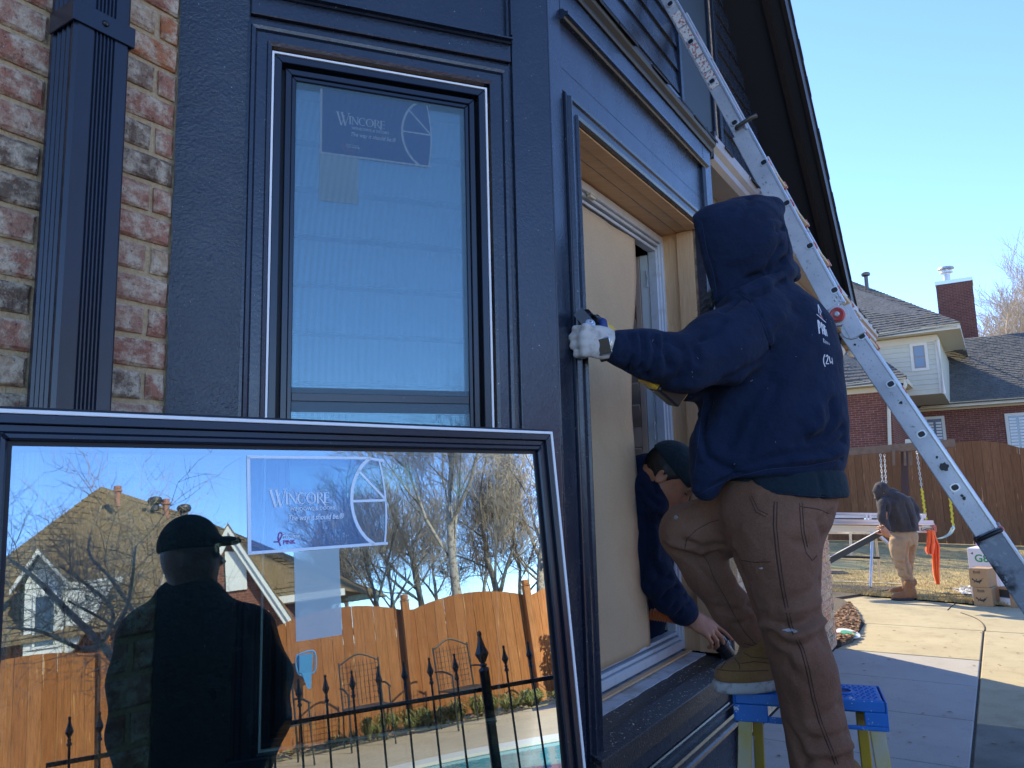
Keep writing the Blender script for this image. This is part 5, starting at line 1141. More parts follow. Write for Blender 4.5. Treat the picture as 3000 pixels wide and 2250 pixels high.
for (x,y,kind) in ((345,1440,0),(455,1465,1),(487,1478,0),(540,1487,1)):
    w0=RPl(x,y,-25.6)
    if kind==0: mb=MB(); mb.lathe(w0-Z*.5,Z,[(.09,0),(.09,.42),(.10,.43),(.10,.46),(.15,.50),(.15,.56),(.10,.57),(.12,.62),(.12,.68)],14); mb.build('vent_pipe',MT['terracotta'],bh,smooth='auto')
    else: mb=MB(); mb.lathe(w0-Z*.35,Z,[(.13,0),(.13,.15),(.10,.18),(.20,.22),(.24,.32),(.20,.42),(.10,.46)],18); mb.build('turbine_vent',MT['vent_metal'],bh,smooth='auto')
# side slab of our wall behind glass: floor mat
# ================= neighbour house and garden beyond the drive =================
def PQ(x,y,q):
    d=ray(x,y); t=q/d.dot(EQ); return EYE+d*t
nh=thing('neighbour_house',W(29,-4,0),'brick and cream siding house with tall chimney beyond the brown fence','house')
SH_G=shmat('grey_shingle',(.16,.16,.155),(.215,.215,.205),(.085,.085,.085)); 
def FQ(q): return Fr(EQ*q,-EP,-EQ,Z)     # x: to the right in view (-p), y: toward us, z
def px(x,y,q): w_=PQ(x,y,q); return (-w_.dot(EP),w_.z)
def face(nm,pts,q,m,t=.1,y=0.0,par=None):
    mb=MB(); mb.prism(FQ(q),[px(a,b,q) for a,b in pts],y-t,y); return mb.build(nm,m if not isinstance(m,str) else MT[m],par or nh)
def fbox(nm,x0,x1,z0,z1,y0,y1,q,m,par=None,bev=0):
    mb=MB(); mb.box(FQ(q),x0,x1,y0,y1,z0,z1); return mb.build(nm,m if not isinstance(m,str) else MT[m],par or nh,bevel=bev)
NB=brickwall_mat('neighbour_brick',(.20,.060,.042),(.27,.095,.065),(.34,.27,.22),2.35,axis=EP); NB2=brickwall_mat('neighbour_brick_side',(.20,.060,.042),(.27,.095,.065),(.34,.27,.22),2.35,axis=EQ); NB3=brickwall_mat('chimney_brick',(.16,.05,.038),(.21,.075,.05),(.27,.2,.17),2.35,axis=EP)
q1=26.0; xl=px(2400,1300,q1)[0]; xc,zc_=px(2606,1146,q1); 
# side wall distance: where the side wall meets the right wall
d_=ray(2690,1190); pc_=-xc; q2=d_.dot(EQ)*(pc_/d_.dot(EP)); q2=max(q1+1.5,min(q2,q1+6))
fbox('brick_wall',xl-3,xc,-.5,zc_,-.2,0,q1,NB)
mb=MB(); mb.box(FQ(q1),xc-.2,xc,-(q2-q1),-.2,-.5,zc_); mb.build('brick_wall',NB2,nh)
x3,z3=px(3000,1188,q2); x3b,z3b=px(2700,1205,q2); zw=(z3+z3b)/2
fbox('brick_wall',xc+.002,x3+5,-.5,zw,-.2,0,q2,NB)
# left wing eave
ge=px(2655,1105,q1-.45); gl=px(2440,1132,q1-.45); gx=ge[0]; gz_=ge[1]
def gutter_run(q,x0,x1,z,nm='gutter'): 
    fr_=FQ(q); mb=MB(); mb.sweep(fr_,[(-.12,z-.13),(-.04,z-.13),(0,z-.07),(.0,z-.03),(.015,z),(-.12,z)],x0,x1); return mb.build(nm,MT['cream'],nh)
gutter_run(q1-.45,xl-3,gx,gz_)
fbox('frieze_board',xl-3,xc+.02,zc_,zc_+.16,-.1,.03,q1,'cream'); fbox('soffit',xl-3,gx,gz_-.16,gz_-.13,-.6,0,q1-.45,'cream')
mb=MB(); mb.box(FQ(q1-.45),gx-.08,gx,-(q2-q1)-.3,-.0,gz_-.14,gz_); mb.build('gutter',MT['cream'],nh)
mb=MB(); mb.box(FQ(q1-.45),xc,gx-.08,-(q2-q1)-.3,-.02,gz_-.16,gz_-.13); mb.build('soffit',MT['cream'],nh)
# right wall eave
e1=px(2720,1186,q2-.45); e2=px(3000,1160,q2-.45); ez_=(e1[1]+e2[1])/2
gutter_run(q2-.45,gx-.1,e2[0]+5,ez_); fbox('frieze_board',xc+.05,x3+5,zw,zw+.2,-.1,.04,q2,'cream'); fbox('soffit',xc+.05,x3+5,ez_-.17,ez_-.13,-.6,0,q2-.45,'cream')
# upper siding block
q3=q1+1.6
sx0,_=px(2440,1100,q3); sx1,zb3=px(2764,1150,q3); _,zt3=px(2764,985,q3)
fbox('siding_wall',sx0,sx1,zb3-.02,zt3+.1,-11,-.025,q3,'siding_cream')  # block drawn deep so its unseen rear shades the right-hand roof
z=zb3-.02
first=None
while z<zt3-.12:
    if first is None:
        mb=MB(); fr_=FQ(q3); mb.hexa([fr_(sx0,-.02,z),fr_(sx1-.1,-.02,z),fr_(sx1-.1,.012,z),fr_(sx0,.012,z),fr_(sx0,-.02,z+.158),fr_(sx1-.1,-.02,z+.158),fr_(sx1-.1,-.004,z+.158),fr_(sx0,-.004,z+.158)]); first=mb.build('siding_board',MT['siding_cream'],nh); zf_=z
    else: copy_to(first,nh,WP[first.name]+Z*(z-zf_))
    z+=.16
fbox('corner_board',sx1-.10,sx1+.02,zb3-.02,zt3,-.1,.03,q3,'cream_white'); mb=MB(); mb.tube([FQ(q3)(sx1+.0,.09,zt3-.1),FQ(q3)(sx1+.02,.09,zb3-.05)],.05,8); mb.build('downspout',MT['cream_white'],nh)
fbox('frieze_board',sx0,sx1,zt3-.14,zt3+.08,-.1,.035,q3,'cream')
u1=px(2812,946,q3-.5); gutter_run(q3-.5,sx0,u1[0],u1[1]); fbox('soffit',sx0,u1[0],u1[1]-.17,u1[1]-.13,-4.5,0,q3-.5,'cream')
mb=MB(); mb.box(FQ(q3-.5),u1[0]-.08,u1[0],-5,0,u1[1]-.14,u1[1]); mb.build('gutter',MT['cream'],nh)
# window in the siding
wx0,wz1=px(2664,1008,q3); wx1,wz0=px(2724,1084,q3); wn_=fbox('window',wx0,wx1,wz0,wz1,-.02,.03,q3,'cream_white')
fbox('sash',wx0+.09,wx1-.09,wz0+.09,wz1-.09,.031,.036,q3,'chrome' if 0 else 'gutter_beige',wn_); 
GP=mat('sky_reflecting_pane',(.16,.22,.30),.12,0,.8)
zm=(wz0+wz1)/2
fbox('glass_pane',wx0+.12,wx1-.12,wz0+.12,zm-.02,.037,.040,q3,GP,wn_); fbox('glass_pane',wx0+.12,wx1-.12,zm+.02,wz1-.12,.037,.040,q3,GP,wn_)
# roofs (each: front eave quad up to its ridge)
def rf(p,q_,rows,cols,seed): 
    return roofplane(p,rows,cols,nh,SH_G,seed,t=.022)
up_l,up_r=PQ(2380,1008,q3-.5),PQ(2812,944,q3-.5)
rf([PQ(2440,1003,q3-.5),up_r,PQ(2490,822,q3+4.3),PQ(2350,800,q3+4.5)],0,32,40,11)
mb=MB(); mb.slab([PQ(2440,1003,q3-.5)-Z*.03,up_r-Z*.03,PQ(2490,822,q3+4.3)-Z*.03,PQ(2350,800,q3+4.5)-Z*.03],Z,.05); mb.build('roof_deck',SH_G,nh)
rdg=PQ(2490,822,q3+4.3); mb=MB(); mb.slab([rdg,rdg+EP*14,rdg+EP*14+EQ*7-Z*5,rdg+EQ*7-Z*.2+EP*.5],Z,.05); mb.build('roof_back_unseen',SH_G,nh); mb=MB(); mb.slab([up_r,W(q3+11,up_r.dot(EP),up_r.z),rdg+EQ*6,rdg],Z,.05); mb.build('roof_side',SH_G,nh)  # unseen rear slabs added to throw shade on the right-hand roof
ll,lr=PQ(2380,1136,q1-.45),PQ(2657,1103,q1-.45)
rf([PQ(2400,1137,q1-.45),lr,PQ(2536,1018,q1+1.58),PQ(2400,985,q1+1.58)],0,14,26,12)
mb=MB(); mb.slab([PQ(2400,1137,q1-.45)-Z*.03,lr-Z*.03,PQ(2536,1018,q1+1.58)-Z*.03,PQ(2400,985,q1+1.58)-Z*.03],Z,.05); mb.build('roof_deck',SH_G,nh)
rr_=PQ(3000,1160,q2-.45); r4=W(q2-.45,-(e2[0]+5),ez_); r1=W(q2-.45,-(gx-.1),ez_)
pk=PQ(2962,984,q2+4.5); pk2=PQ(3060,1045,q2+4.5); pkl=PQ(2720,1003,q2+4.5)
rf([r1,r4,W(q2+4.5,pk.dot(EP)-7,pk.z),PQ(2700,1004,q2+4.5)],0,36,80,13)
mb=MB(); mb.slab([r1-Z*.03,r4-Z*.03,W(q2+4.5,pk.dot(EP)-7,pk.z-.03),PQ(2700,1004,q2+4.5)-Z*.03],Z,.05); mb.build('roof_deck',SH_G,nh)
# chimney
qc_=q2+6; c0=px(2741,835,qc_); c1=px(2848,822,qc_); ctop=(c0[1]+c1[1])/2
mb=MB(); mb.box(FQ(qc_),c0[0],c1[0],-1.2,0,ctop-6,ctop); ch=mb.build('chimney',NB3,nh)
fbox('chimney_flashing',c0[0]-.03,c1[0]+.03,ctop,ctop+.16,-1.23,.03,qc_,'alu_bright',ch)
fo=PQ(2773,806,qc_+.5); mb=MB(); mb.lathe(fo-Z*.35,Z,[(.14,0),(.14,.42),(.26,.44),(.26,.50),(.14,.50),(.14,.58),(.34,.62),(.30,.70),(.05,.76)],14); mb.build('flue_cap',MT['alu'],ch,smooth='auto')
vp=PQ(2539,835,q3+3); mb=MB(); mb.lathe(vp-Z*.3,Z,[(.07,0),(.07,.62),(.08,.63),(.15,.66),(.16,.74),(.12,.78)],12); mb.build('vent_pipe',MT['vent_metal'],nh,smooth='auto')
# shuttered windows in the right wall
def shwin(x0p,x1p,y0p,y1p):
    a=px(x0p,y0p,q2);b=px(x1p,y1p,q2); f_=fbox('window',a[0],b[0],b[1],a[1],-.02,.04,q2,'cream_white'); n_=int((a[1]-b[1]-.2)/.11)
    for i in range(n_):
        z=b[1]+.12+i*.11; xm=(a[0]+b[0])/2
        mb=MB(); fr_=FQ(q2)
        for (u0,u1_) in ((a[0]+.12,xm-.04),(xm+.04,b[0]-.12)): mb.hexa([fr_(u0,.042,z),fr_(u1_,.042,z),fr_(u1_,.06,z),fr_(u0,.06,z),fr_(u0,.041,z+.075),fr_(u1_,.041,z+.075),fr_(u1_,.045,z+.075),fr_(u0,.045,z+.075)])
        mb.build('louver',MT['white'],f_)
    fbox('glass_pane',a[0]+.10,b[0]-.10,b[1]+.1,a[1]-.1,.0405,.0415,q2,GP,f_)
shwin(2706,2778,1222,1330); shwin(2942,3030,1212,1330)
# cream downspout
mb=MB(); f1=FQ(q1); x_,z_=px(2604,1160,q1); pts=[PQ(2652,1118,q1-.4),PQ(2648,1138,q1-.4),PQ(2616,1150,q1-.1),PQ(2604,1165,q1-.08),PQ(2608,1340,q1-.08)]; mb.tube(bez(pts,4),.055,8); mb.build('downspout',MT['cream'],nh,smooth=True)
# ---- brown fence
bf=thing('brown_fence',(9.8,18.6,0),'tall brown board fence with arched panels behind the lawn','fence')
fa=Vector((8.39,20.18,0)); fb=Vector((11.16,17.12,0)); fe=(fb-fa).normalized(); fn_=Vector((fe.y,-fe.x,0)); fn_=fn_ if fn_.dot(-fa)>0 else -fn_
FX=Fr(fa,fe,fn_,Z)
def onf(x,y):
    d=ray(x,y); t=((fa-EYE).dot(fn_))/d.dot(fn_); w_=EYE+d*t; return ((w_-fa).dot(fe),w_.z)
ptop=sorted([onf(x,y) for x,y in ((2440,1322),(2500,1312),(2600,1308),(2700,1312),(2790,1300),(2830,1293),(2870,1291),(2930,1297),(2970,1306),(3010,1318))])
sx_=[a for a,b in ptop]; sz_=[b for a,b in ptop]; per=3.1
rn=random.Random(77); s=-9.0
while s<8.5:
    wd=rn.uniform(.170,.185); f=lambda u: float(np.interp(u,sx_,sz_)) if sx_[0]<u<sx_[-1] else 2.14+.12*abs(math.sin((u-sx_[-1])*math.pi/per))
    mb=MB(); t0,t1=f(s),f(s+wd); mb.prism(FX,[(s,.03),(s+wd,.03),(s+wd,t1),(s,t0)],-.01+rn.uniform(-.003,.003),.01); mb.build('board',MT['cedar_dark'],bf); s+=wd+rn.uniform(.003,.012)
for z in (.35,1.1,1.8): mb=MB(); mb.box(FX,-9,8.5,-.06,-.014,z,z+.09); mb.build('rail',MT['cedar_dark'],bf)
# ---- swing frame
sw=thing('swing_frame',P(2640,1560,15.6),'weathered timber swing beam with two chains before the brown fence','swing')
yb=15.6
mb=MB(); mb.beam(P(2400,1332,yb+.6),P(2798,1298,yb-.5),.10,.16); mb.build('beam',MT['swing_wood'],sw,bevel=.008)
for a,b,w_ in (((2650,1318),(2653,1590),.20),((2408,1330),(2395,1600),.14)): mb=MB(); mb.beam(P(*a,yb+.15),P(*b,yb+.15),w_,w_*.6,up=EP); mb.build('post',mat('dark_swing_post',(.07,.038,.036),.8) if w_>.15 else MT['swing_wood'],sw)
for x in (2618,2651,2668): mb=MB(); mb.beam(P(x,1318,yb-.12),P(x+1,1364,yb-.12),.045,.045,up=EP); mb.build('peg',MT['swing_wood'],sw,bevel=.004)
mb=MB(); mb.beam(P(2664,1303,yb),P(2664,1288,yb),.14,.14,up=EP); mb.build('post_cap',MT['cream'],sw,bevel=.01)
def chain(a,b,par,Y,nm='chain',m='chain',rad=.016):
    A,B=P(*a,Y),P(*b,Y); L=(B-A).length; n=int(L/.05); mb=MB(); d,s_,u=basis(B-A,up=EP)
    for i in range(n):
        c=A.lerp(B,(i+.5)/n); ax=s_ if i%2 else u; pts=[c+d*(math.cos(t)*.032)+ax*(math.sin(t)*rad) for t in [2*math.pi*k/8 for k in range(9)]]; mb.tube(pts,.006,4,cap=False)
    return mb.build(nm,MT[m],par)
chain((2579,1330),(2586,1415),sw,yb-.05); chain((2591,1330),(2596,1415),sw,yb+.05); chain((2686,1322),(2700,1430),sw,yb-.1); chain((2771,1318),(2777,1420),sw,yb-.2)
for a,b in (((2700,1430),(2713,1525)),((2780,1425),(2793,1545))):
    mb=MB(); A,B=P(*a,yb-.1),P(*b,yb-.15); pts=[A.lerp(B,i/36)+Vector((math.cos(i*1.3),math.sin(i*1.3),0))*.008 for i in range(37)]; mb.tube(pts,[.022+.006*math.sin(i*1.9) for i in range(37)],8); mb.build('chain_sleeve',MT['yellow_plastic'],sw,smooth=True)
mb=MB(); pts=bez([P(2713,1527,yb-.1),P(2722,1568,yb-.12),P(2748,1578,yb-.13),P(2780,1566,yb-.15),P(2793,1546,yb-.15)],6)
for a,b in zip(pts[:-1],pts[1:]): mb.beam(a,b,.13,.012)
mb.build('seat',MT['green_white'],sw); 
mb=MB(); mb.lathe(P(2793,1546,yb-.15)-Z*.03,Z,[(.02,0),(.03,.03),(.02,.07)],8); mb.build('hook',MT['chain'],sw)
# ---- sheet metal brake on legs
br=thing('sheet_metal_brake',P(2600,1700,11.2),'long aluminium sheet bending brake on folding legs behind the far worker','workbench')
Yb=11.2
def bar(a,b,h,dpt,nm,m,Y=Yb,par=br):
    A,B=P(*a,Y),P(*b,Y); mb=MB(); mb.beam(A,B,dpt,h); return mb.build(nm,MT[m] if isinstance(m,str) else m,par,bevel=.004)
bar((2330,1503),(2712,1508),.032,.05,'top_rail','alu_bright'); bar((2330,1512),(2712,1515),.04,.03,'top_rail_web','white',Yb-.02)
bar((2330,1524),(2731,1529),.045,.08,'jaw_rail','alu_bright',Yb-.1); bar((2330,1533),(2733,1536),.03,.10,'jaw_lip','alu_bright',Yb-.14)
bd=bar((2330,1547),(2733,1552),.085,.06,'body_beam','cream_white',Yb-.10)
bar((2330,1541),(2733,1545),.012,.08,'shadow_gap','soffit_black',Yb-.08)
for x in (2537,2548,2688,2700): mb=MB(); A=P(x,1517,Yb-.03); mb.box(Fr(A,Vector((1,0,0)),Vector((0,1,0)),Z),-.015,.015,-.03,.03,-.045,.045); mb.build('clamp_arm',MT['alu_bright'],br,bevel=.003)
vs,fs=text_mesh('Genius',.075,.0003,.3,.0); A=P(2696,1555,Yb-.135); 
mb=MB(); mb.add([A+Vector((v.x*1.15,0,v.y)) for v in vs],fs); mb.build('lettering',MT['ink'],bd)
mb=MB(); c=P(2704,1543,Yb-.13); mb.lathe(c,Vector((0,-1,0)),[(.02,0),(.014,.02)],10); mb.build('knob',MT['white'],br)
for a,b,w_,m,Y0,Y1 in (((2556,1560),(2551,1721),.055,'alu_bright',Yb-.15,Yb-.45),((2564,1560),(2579,1697),.05,'cream',Yb,Yb+.35),((2491,1555),(2494,1630),.05,'white',Yb,Yb+.1),((2565,1560),(2612,1602),.055,'alu',Yb-.05,Yb),((2700,1560),(2712,1700),.05,'cream',Yb,Yb+.3),((2690,1560),(2686,1715),.055,'alu_bright',Yb-.1,Yb-.4)):
    if a[0]>2680: continue
    mb=MB(); mb.beam(P(*a,Y0),P(*b,Y1),w_,w_*.6,up=EP); mb.build('leg',MT[m],br,bevel=.004)
mb=MB(); mb.beam(P(2380,1628,Yb),P(2574,1634,Yb),.08,.03); mb.build('lower_shelf',MT['soffit_black'],br)
mb=MB(); mb.beam(P(2330,1560,Yb+.1),P(2560,1562,Yb+.1),.05,.03); mb.build('rear_rail',MT['alu'],br)
# dark strip being fed by the worker
t=thing('trim_coil_strip',P(2520,1594,10.4),'long dark metal strip held slanting by the far worker','metal strip'); mb=MB(); mb.beam(P(2425,1646,10.5),P(2588,1557,10.35),.04,.072); mb.build('strip',MT['dark_strip'],t); mb=MB(); mb.beam(P(2425,1641,10.5)+Z*.026,P(2588,1551,10.35)+Z*.016,.042,.006); mb.build('strip_lip',MT['alu'],t)
# orange cloth hanging from the brake end
oc=thing('orange_cloth',P(2735,1640,11.0),'bright orange cloth hanging knotted from the right end of the brake','cloth')
def drape(prof,Y,nm,amp=.03,nf=5,m='orange_cloth'):
    mb=MB(); N,K=26,14; vs=[];fs=[]
    for i in range(N+1):
        t=i/N; y=np.interp(t,[0,1],[prof[0][0],prof[-1][0]]); xl_=np.interp(y,[p[0] for p in prof],[p[1] for p in prof]); xr_=np.interp(y,[p[0] for p in prof],[p[2] for p in prof])
        for k in range(K+1):
            u=k/K; vs.append(P(xl_+(xr_-xl_)*u,y,Y+amp*math.sin(u*nf*3.14+t*2)*(0.5+t*.5)))
    for i in range(N):
        for k in range(K): a=i*(K+1)+k; fs.append((a,a+1,a+K+2,a+K+1))
    mb.add(vs,fs); o=mb.build(nm,MT[m],oc,smooth=True); s_=o.modifiers.new('t','SOLIDIFY'); s_.thickness=.008; return o
drape([(1552,2716,2738),(1570,2718,2740),(1600,2727,2752),(1640,2731,2752),(1680,2735,2751),(1712,2744,2752)],10.95,'long_tail',.035,6); drape([(1555,2716,2732),(1590,2714,2738),(1612,2711,2736),(1624,2718,2734)],10.88,'short_tail',.03,4)
mb=MB(); c=P(2726,1562,10.92); mb.lathe(c-Z*.05,Z+Vector((.2,0,0)),[(.02,0),(.05,.03),(.055,.06),(.03,.10)],10); mb.build('knot',MT['orange_cloth'],oc,smooth=True)
mb=MB(); mb.box(Fr(P(2738,1548,11.0),Vector((1,0,0)),Vector((0,1,0)),Z),-.02,.02,-.02,.02,-.05,.05); mb.build('handle_clamp',MT['rung_red'],br)
# scrap and strips on the lawn edge
def strip(a,b,z,w_,lab,m='alu',nm='metal_offcut',h=.006):
    mb=MB(); mb.beam(GZ(*a,z),GZ(*b,z),w_,h); tag(mb.build(nm,MT[m],None),lab,'offcut')
strip((2700,1756),(2776,1747),.012,.06,'short bright metal offcut lying by the far worker heel'); strip((2758,1739),(2852,1742),.045,.05,'dark edged metal strip lying along the lawn edge before the boxes','dark_strip'); strip((2440,1702),(2640,1710),.03,.05,'pale thin strip lying across the lawn under the brake','cream')
mb=MB(); a=[GZ(2430,1645,.03),GZ(2535,1650,.03),GZ(2550,1664,.03),GZ(2520,1668,.03),GZ(2430,1662,.03)]; mb.slab(a,Z,.012); tag(mb.build('protective_sheet',mat('olive_sheet',(.26,.25,.12),.7),None),'flat olive sheet lying on the lawn under the brake','sheet')
mb=MB(); a=[GZ(2430,1672,.03),GZ(2470,1672,.03),GZ(2496,1681,.03),GZ(2430,1680,.03)]; mb.slab(a,Z,.012); tag(mb.build('dark_panel',MT['dark_strip'],None),'small dark panel lying on the lawn at the brick corner','panel')
mb=MB(); rn=random.Random(6)
for _ in range(60):
    c=GZ(rn.uniform(2812,2852),rn.uniform(1718,1742),.03); mb.beam(c,c+Vector((rn.gauss(0,.04),rn.gauss(0,.04),rn.uniform(0,.04))),.03,.003)
tag(mb.build('metal_scraps',MT['white'],None,fixn=False),'small heap of crumpled bright metal scraps left of the cartons','scraps')
# ---- cartons
def carton(x0,x1,yb_,yt,Y,lab,m,rot=0,dep=.22,nm='carton',z=0.0,hh=None,base=None,w_=None):
    a=P(x0,yb_,Y);b=P(x1,yb_,Y); wd=w_ or (b-a).length; top=P(x0,yt,Y).z; zb=z; h=hh if hh else top-zb
    e=az(90+rot); f_=az(180+rot); o=Vector((a.x,a.y,zb)); fr_=Fr(o,e,f_,Z); t=thing(nm,o+e*wd/2,lab,'box'); mb=MB(); mb.box(fr_,0,wd,-dep,0,0,h); bx=mb.build('box_body',MT[m],t,bevel=.003); return t,fr_,wd,h,bx
def gecko(fr_,x,z,s,par):
    mb=MB(); body=bez([fr_(x+a*s,.002,z+b*s) for a,b in ((-.5,.22),(-.42,.10),(-.25,0),(-.02,-.05),(.18,.0),(.32,.12),(.38,.26),(.55,.30))],4); n=len(body); mb.tube(body,[s*(.035+.075*math.exp(-((i/n-.45)/.2)**2)+.05*math.exp(-((i/n-.06)/.07)**2)) *(1-.75*max(0,i/n-.6)/.4) for i in range(n)],6)
    for a,b,c,d in ((-.25,.0,-.38,-.14),(-.2,.0,-.12,.2),(.08,-.03,.1,-.22),(.1,-.03,.22,.16)): mb.tube([fr_(x+a*s,.002,z+b*s),fr_(x+(a+c)/2*s+.1*s*.2,.002,z+(b+d)/2*s),fr_(x+c*s,.002,z+d*s)],[s*.035,s*.03,s*.05],5)
    mb.v=[tuple(fr_.o+fr_.x*((Vector(v)-fr_.o).dot(fr_.x))+fr_.z*((Vector(v)-fr_.o).dot(fr_.z))+fr_.y*(.0012+.05*(((Vector(v)-fr_.o).dot(fr_.y))-.002))) for v in mb.v]
    mb.build('lizard_print',MT['ink'],par,fixn=False)
def bost(t,fr_,wd,h,bx):
    text_on(fr_,'Bostik',wd*.24,h*.78,h*.17,bx,MT['ink'],.0015,weight=.012,xs=.85); gecko(fr_,wd*.46,h*.33,wd*.62,bx)
    mb=MB(); mb.box(fr_,wd*.2,wd*.62,.0005,.001,h*.735,h*.745); mb.build('underline_print',MT['ink'],bx)
Ybx=9.45
A=P(2854,1777,Ybx); hb=.215
k1=carton(2855,2918,1778,1722,Ybx,'lower brown adhesive carton with lizard print','card',rot=46,dep=.30,w_=.20,hh=hb,nm='adhesive_carton'); bost(*k1)
k2=carton(2849,2913,1778,1722,Ybx+.02,'upper brown adhesive carton with lizard print on the lower one','card',rot=49,dep=.30,w_=.20,z=hb+.003,hh=hb,nm='adhesive_carton'); bost(*k2)
k3=carton(2851,2915,1776,1630,Ybx+.45,'tall white carton with green print standing behind the lizard cartons','card_white',rot=46,dep=.50,w_=.33,nm='tall_white_carton',hh=.64); 
text_on(k3[1],'G8',k3[2]*.22,k3[3]*.74,.13,k3[4],MT['ink_green'],.002,weight=.02)
for x in (.1,.78): mb=MB(); mb.lathe(k3[1](k3[2]*x+.02,.002,k3[3]*.90),k3[1].y,[(.018,0),(.018,.001)],3); mb.build('triangle_print',MT['ink'],k3[4])
fs_=Fr(k3[1](k3[2],0,0),-k3[1].y,k3[1].x,Z); text_on(fs_,'GREEN',.20,.25,.05,k3[4],MT['ink_green'],.002)
k4=carton(2928,2962,1786,1726,Ybx-.05,'low brown carton with black and white label right of the lizard cartons','card',rot=72,dep=.30,w_=.20,nm='labelled_carton',hh=.22)
mb=MB(); mb.box(k4[1],k4[2]*.12,k4[2]*.78,.0005,.001,k4[3]*.48,k4[3]*.88); mb.build('black_label',MT['ink'],k4[4]); mb=MB(); mb.box(k4[1],k4[2]*.12,k4[2]*.78,.0005,.001,k4[3]*.10,k4[3]*.44); mb.build('white_label',MT['card_white'],k4[4]); mb=MB(); mb.box(k4[1],k4[2]*.12,k4[2]*.78,.0005,.001,k4[3]*.445,k4[3]*.475); mb.build('blue_band',MT['net_blue'],k4[4])
fs4=Fr(k4[1](k4[2],0,0),-k4[1].y,k4[1].x,Z); gecko(fs4,.17,.07,.16,k4[4])
pb=thing('drink_pack',P(2885,1630,Ybx+.5),'small purple and clear pack standing on the tall white carton','pack'); f5=Fr(Vector((P(2878,1630,Ybx+.6).x,Ybx+.62,.643)),Vector((1,0,0)),Vector((0,-1,0)),Z)
mb=MB(); mb.box(f5,0,.13,-.1,0,0,.05); mb.build('purple_tray',MT['purple'],pb,bevel=.003); mb=MB(); mb.box(f5,-.005,.09,-.09,-.01,.051,.14); mb.build('tan_pack',MT['cream'],pb,bevel=.02); mb=MB(); mb.box(f5,.0,.05,.001,.003,.055,.07); mb.build('red_band',MT['orange_cloth'],pb)
k6=carton(2985,3040,1762,1700,Ybx+.8,'tan open carton at the right edge behind the ladder','card',rot=-10,dep=.3,nm='open_carton',hh=.25)
mb=MB(); fr6=k6[1]; mb.hexa([fr6(-.0,0,.25),fr6(k6[2],0,.25),fr6(k6[2],.01,.25),fr6(0,.01,.25),fr6(-.12,-.02,.36),fr6(k6[2]*.6,-.02,.37),fr6(k6[2]*.6,-.01,.37),fr6(-.12,-.01,.36)]); mb.build('flap',MT['card'],k6[0])
# direct-view bare trees behind the neighbour house
tree(Vector((P(3035,1400,40).x,40,0)),15.5,.26,'large bare tree rising right of the tall chimney',23,m='bark_light',mt='twig_pale',lv=6,nb=3,twr=.011)
tree(Vector((P(2905,1400,48).x,48,0)),13.5,.22,'bare tree close to the right side of the chimney',31,m='bark_light',mt='twig_pale',lv=5,nb=3,twr=.012)
# ================= articulated ladder leaning on the gable =================
LQ=3.80
la=thing('extension_ladder',W(LQ+.2,-.45,0),'scuffed aluminium folding ladder with red hinge knob leaning on the upper wall','ladder')
def lp(x,y,q=LQ):
    d=ray(x,y); return EYE+d*(q/d.dot(EQ))
hg=lp(2462,932); top=lp(1925,-60); bot_dir=(lp(2798,1428)-hg).normalized(); tt=(-hg.z)/bot_dir.z; bot=hg+bot_dir*tt
u_up=(top-hg).normalized(); u_lo=(hg-bot).normalized()
LW=.40
def rail(a,b,wd,th,nm,m,q0=0.0):
    # wd: width of the side face (perpendicular to the rail, in the p-z plane); th: thickness along q
    d=(b-a).normalized(); s=d.cross(EQ).normalized(); mb=MB(); p=[]
    for c in (a,b):
        for i,j in ((0,-1),(1,-1),(1,1),(0,1)): p.append(c+EQ*(q0+i*th)+s*(j*wd/2))
    mb.hexa(p); return mb.build(nm,MT[m] if isinstance(m,str) else m,la,bevel=.004,seg=2)
clampT=lp(2192,375); clampB=lp(2890,1575)
def along(a,d,dist): return a+d*dist
LT=(clampT-hg).dot(u_up); TT=(top-hg).length; 
for q0 in (0.0,LW):
    m1='alu'
    rail(hg+u_up*.06,hg+u_up*(LT),.092,.026,'outer_rail',m1,q0)
    rail(hg+u_up*(LT-.05),hg+u_up*(TT),.070,.024,'inner_rail',m1,q0+.003 if q0==0 else q0)
    LB=(hg-clampB).dot(u_lo)
    rail(hg-u_lo*.06,hg-u_lo*(LB),.088,.024,'inner_rail',m1,q0+.002)
    rail(hg-u_lo*(LB-.02),bot,.108,.032,'outer_rail','black_grime',q0-.006)
    mb=MB(); mb.box(Fr(bot+EQ*(q0),EQ,-EP,Z),-.01,.04,-.06,.06,0,.05); mb.build('rubber_foot',MT['black_plastic'],la,bevel=.006)
# flange strips that catch light on the camera side edge
def flange(a,b,off,nm='edge_flange',m='alu_bright',wd=.012,q0=-.004):
    d=(b-a).normalized(); s=d.cross(EQ).normalized(); s=s if s.dot(-EP)>0 else -s; mb=MB(); p=[]
    for c in (a,b):
        for i,j in ((0,-1),(1,-1),(1,1),(0,1)): p.append(c+EQ*(q0+i*.034)+s*(off+j*wd/2))
    mb.hexa(p); return mb.build(nm,MT[m],la,bevel=.002)
flange(hg+u_up*.06,hg+u_up*LT,.047); flange(hg+u_up*LT,hg+u_up*TT,.036); flange(hg-u_lo*.06,hg-u_lo*LB,.045); flange(hg-u_lo*LB,bot,.056,q0=-.009)
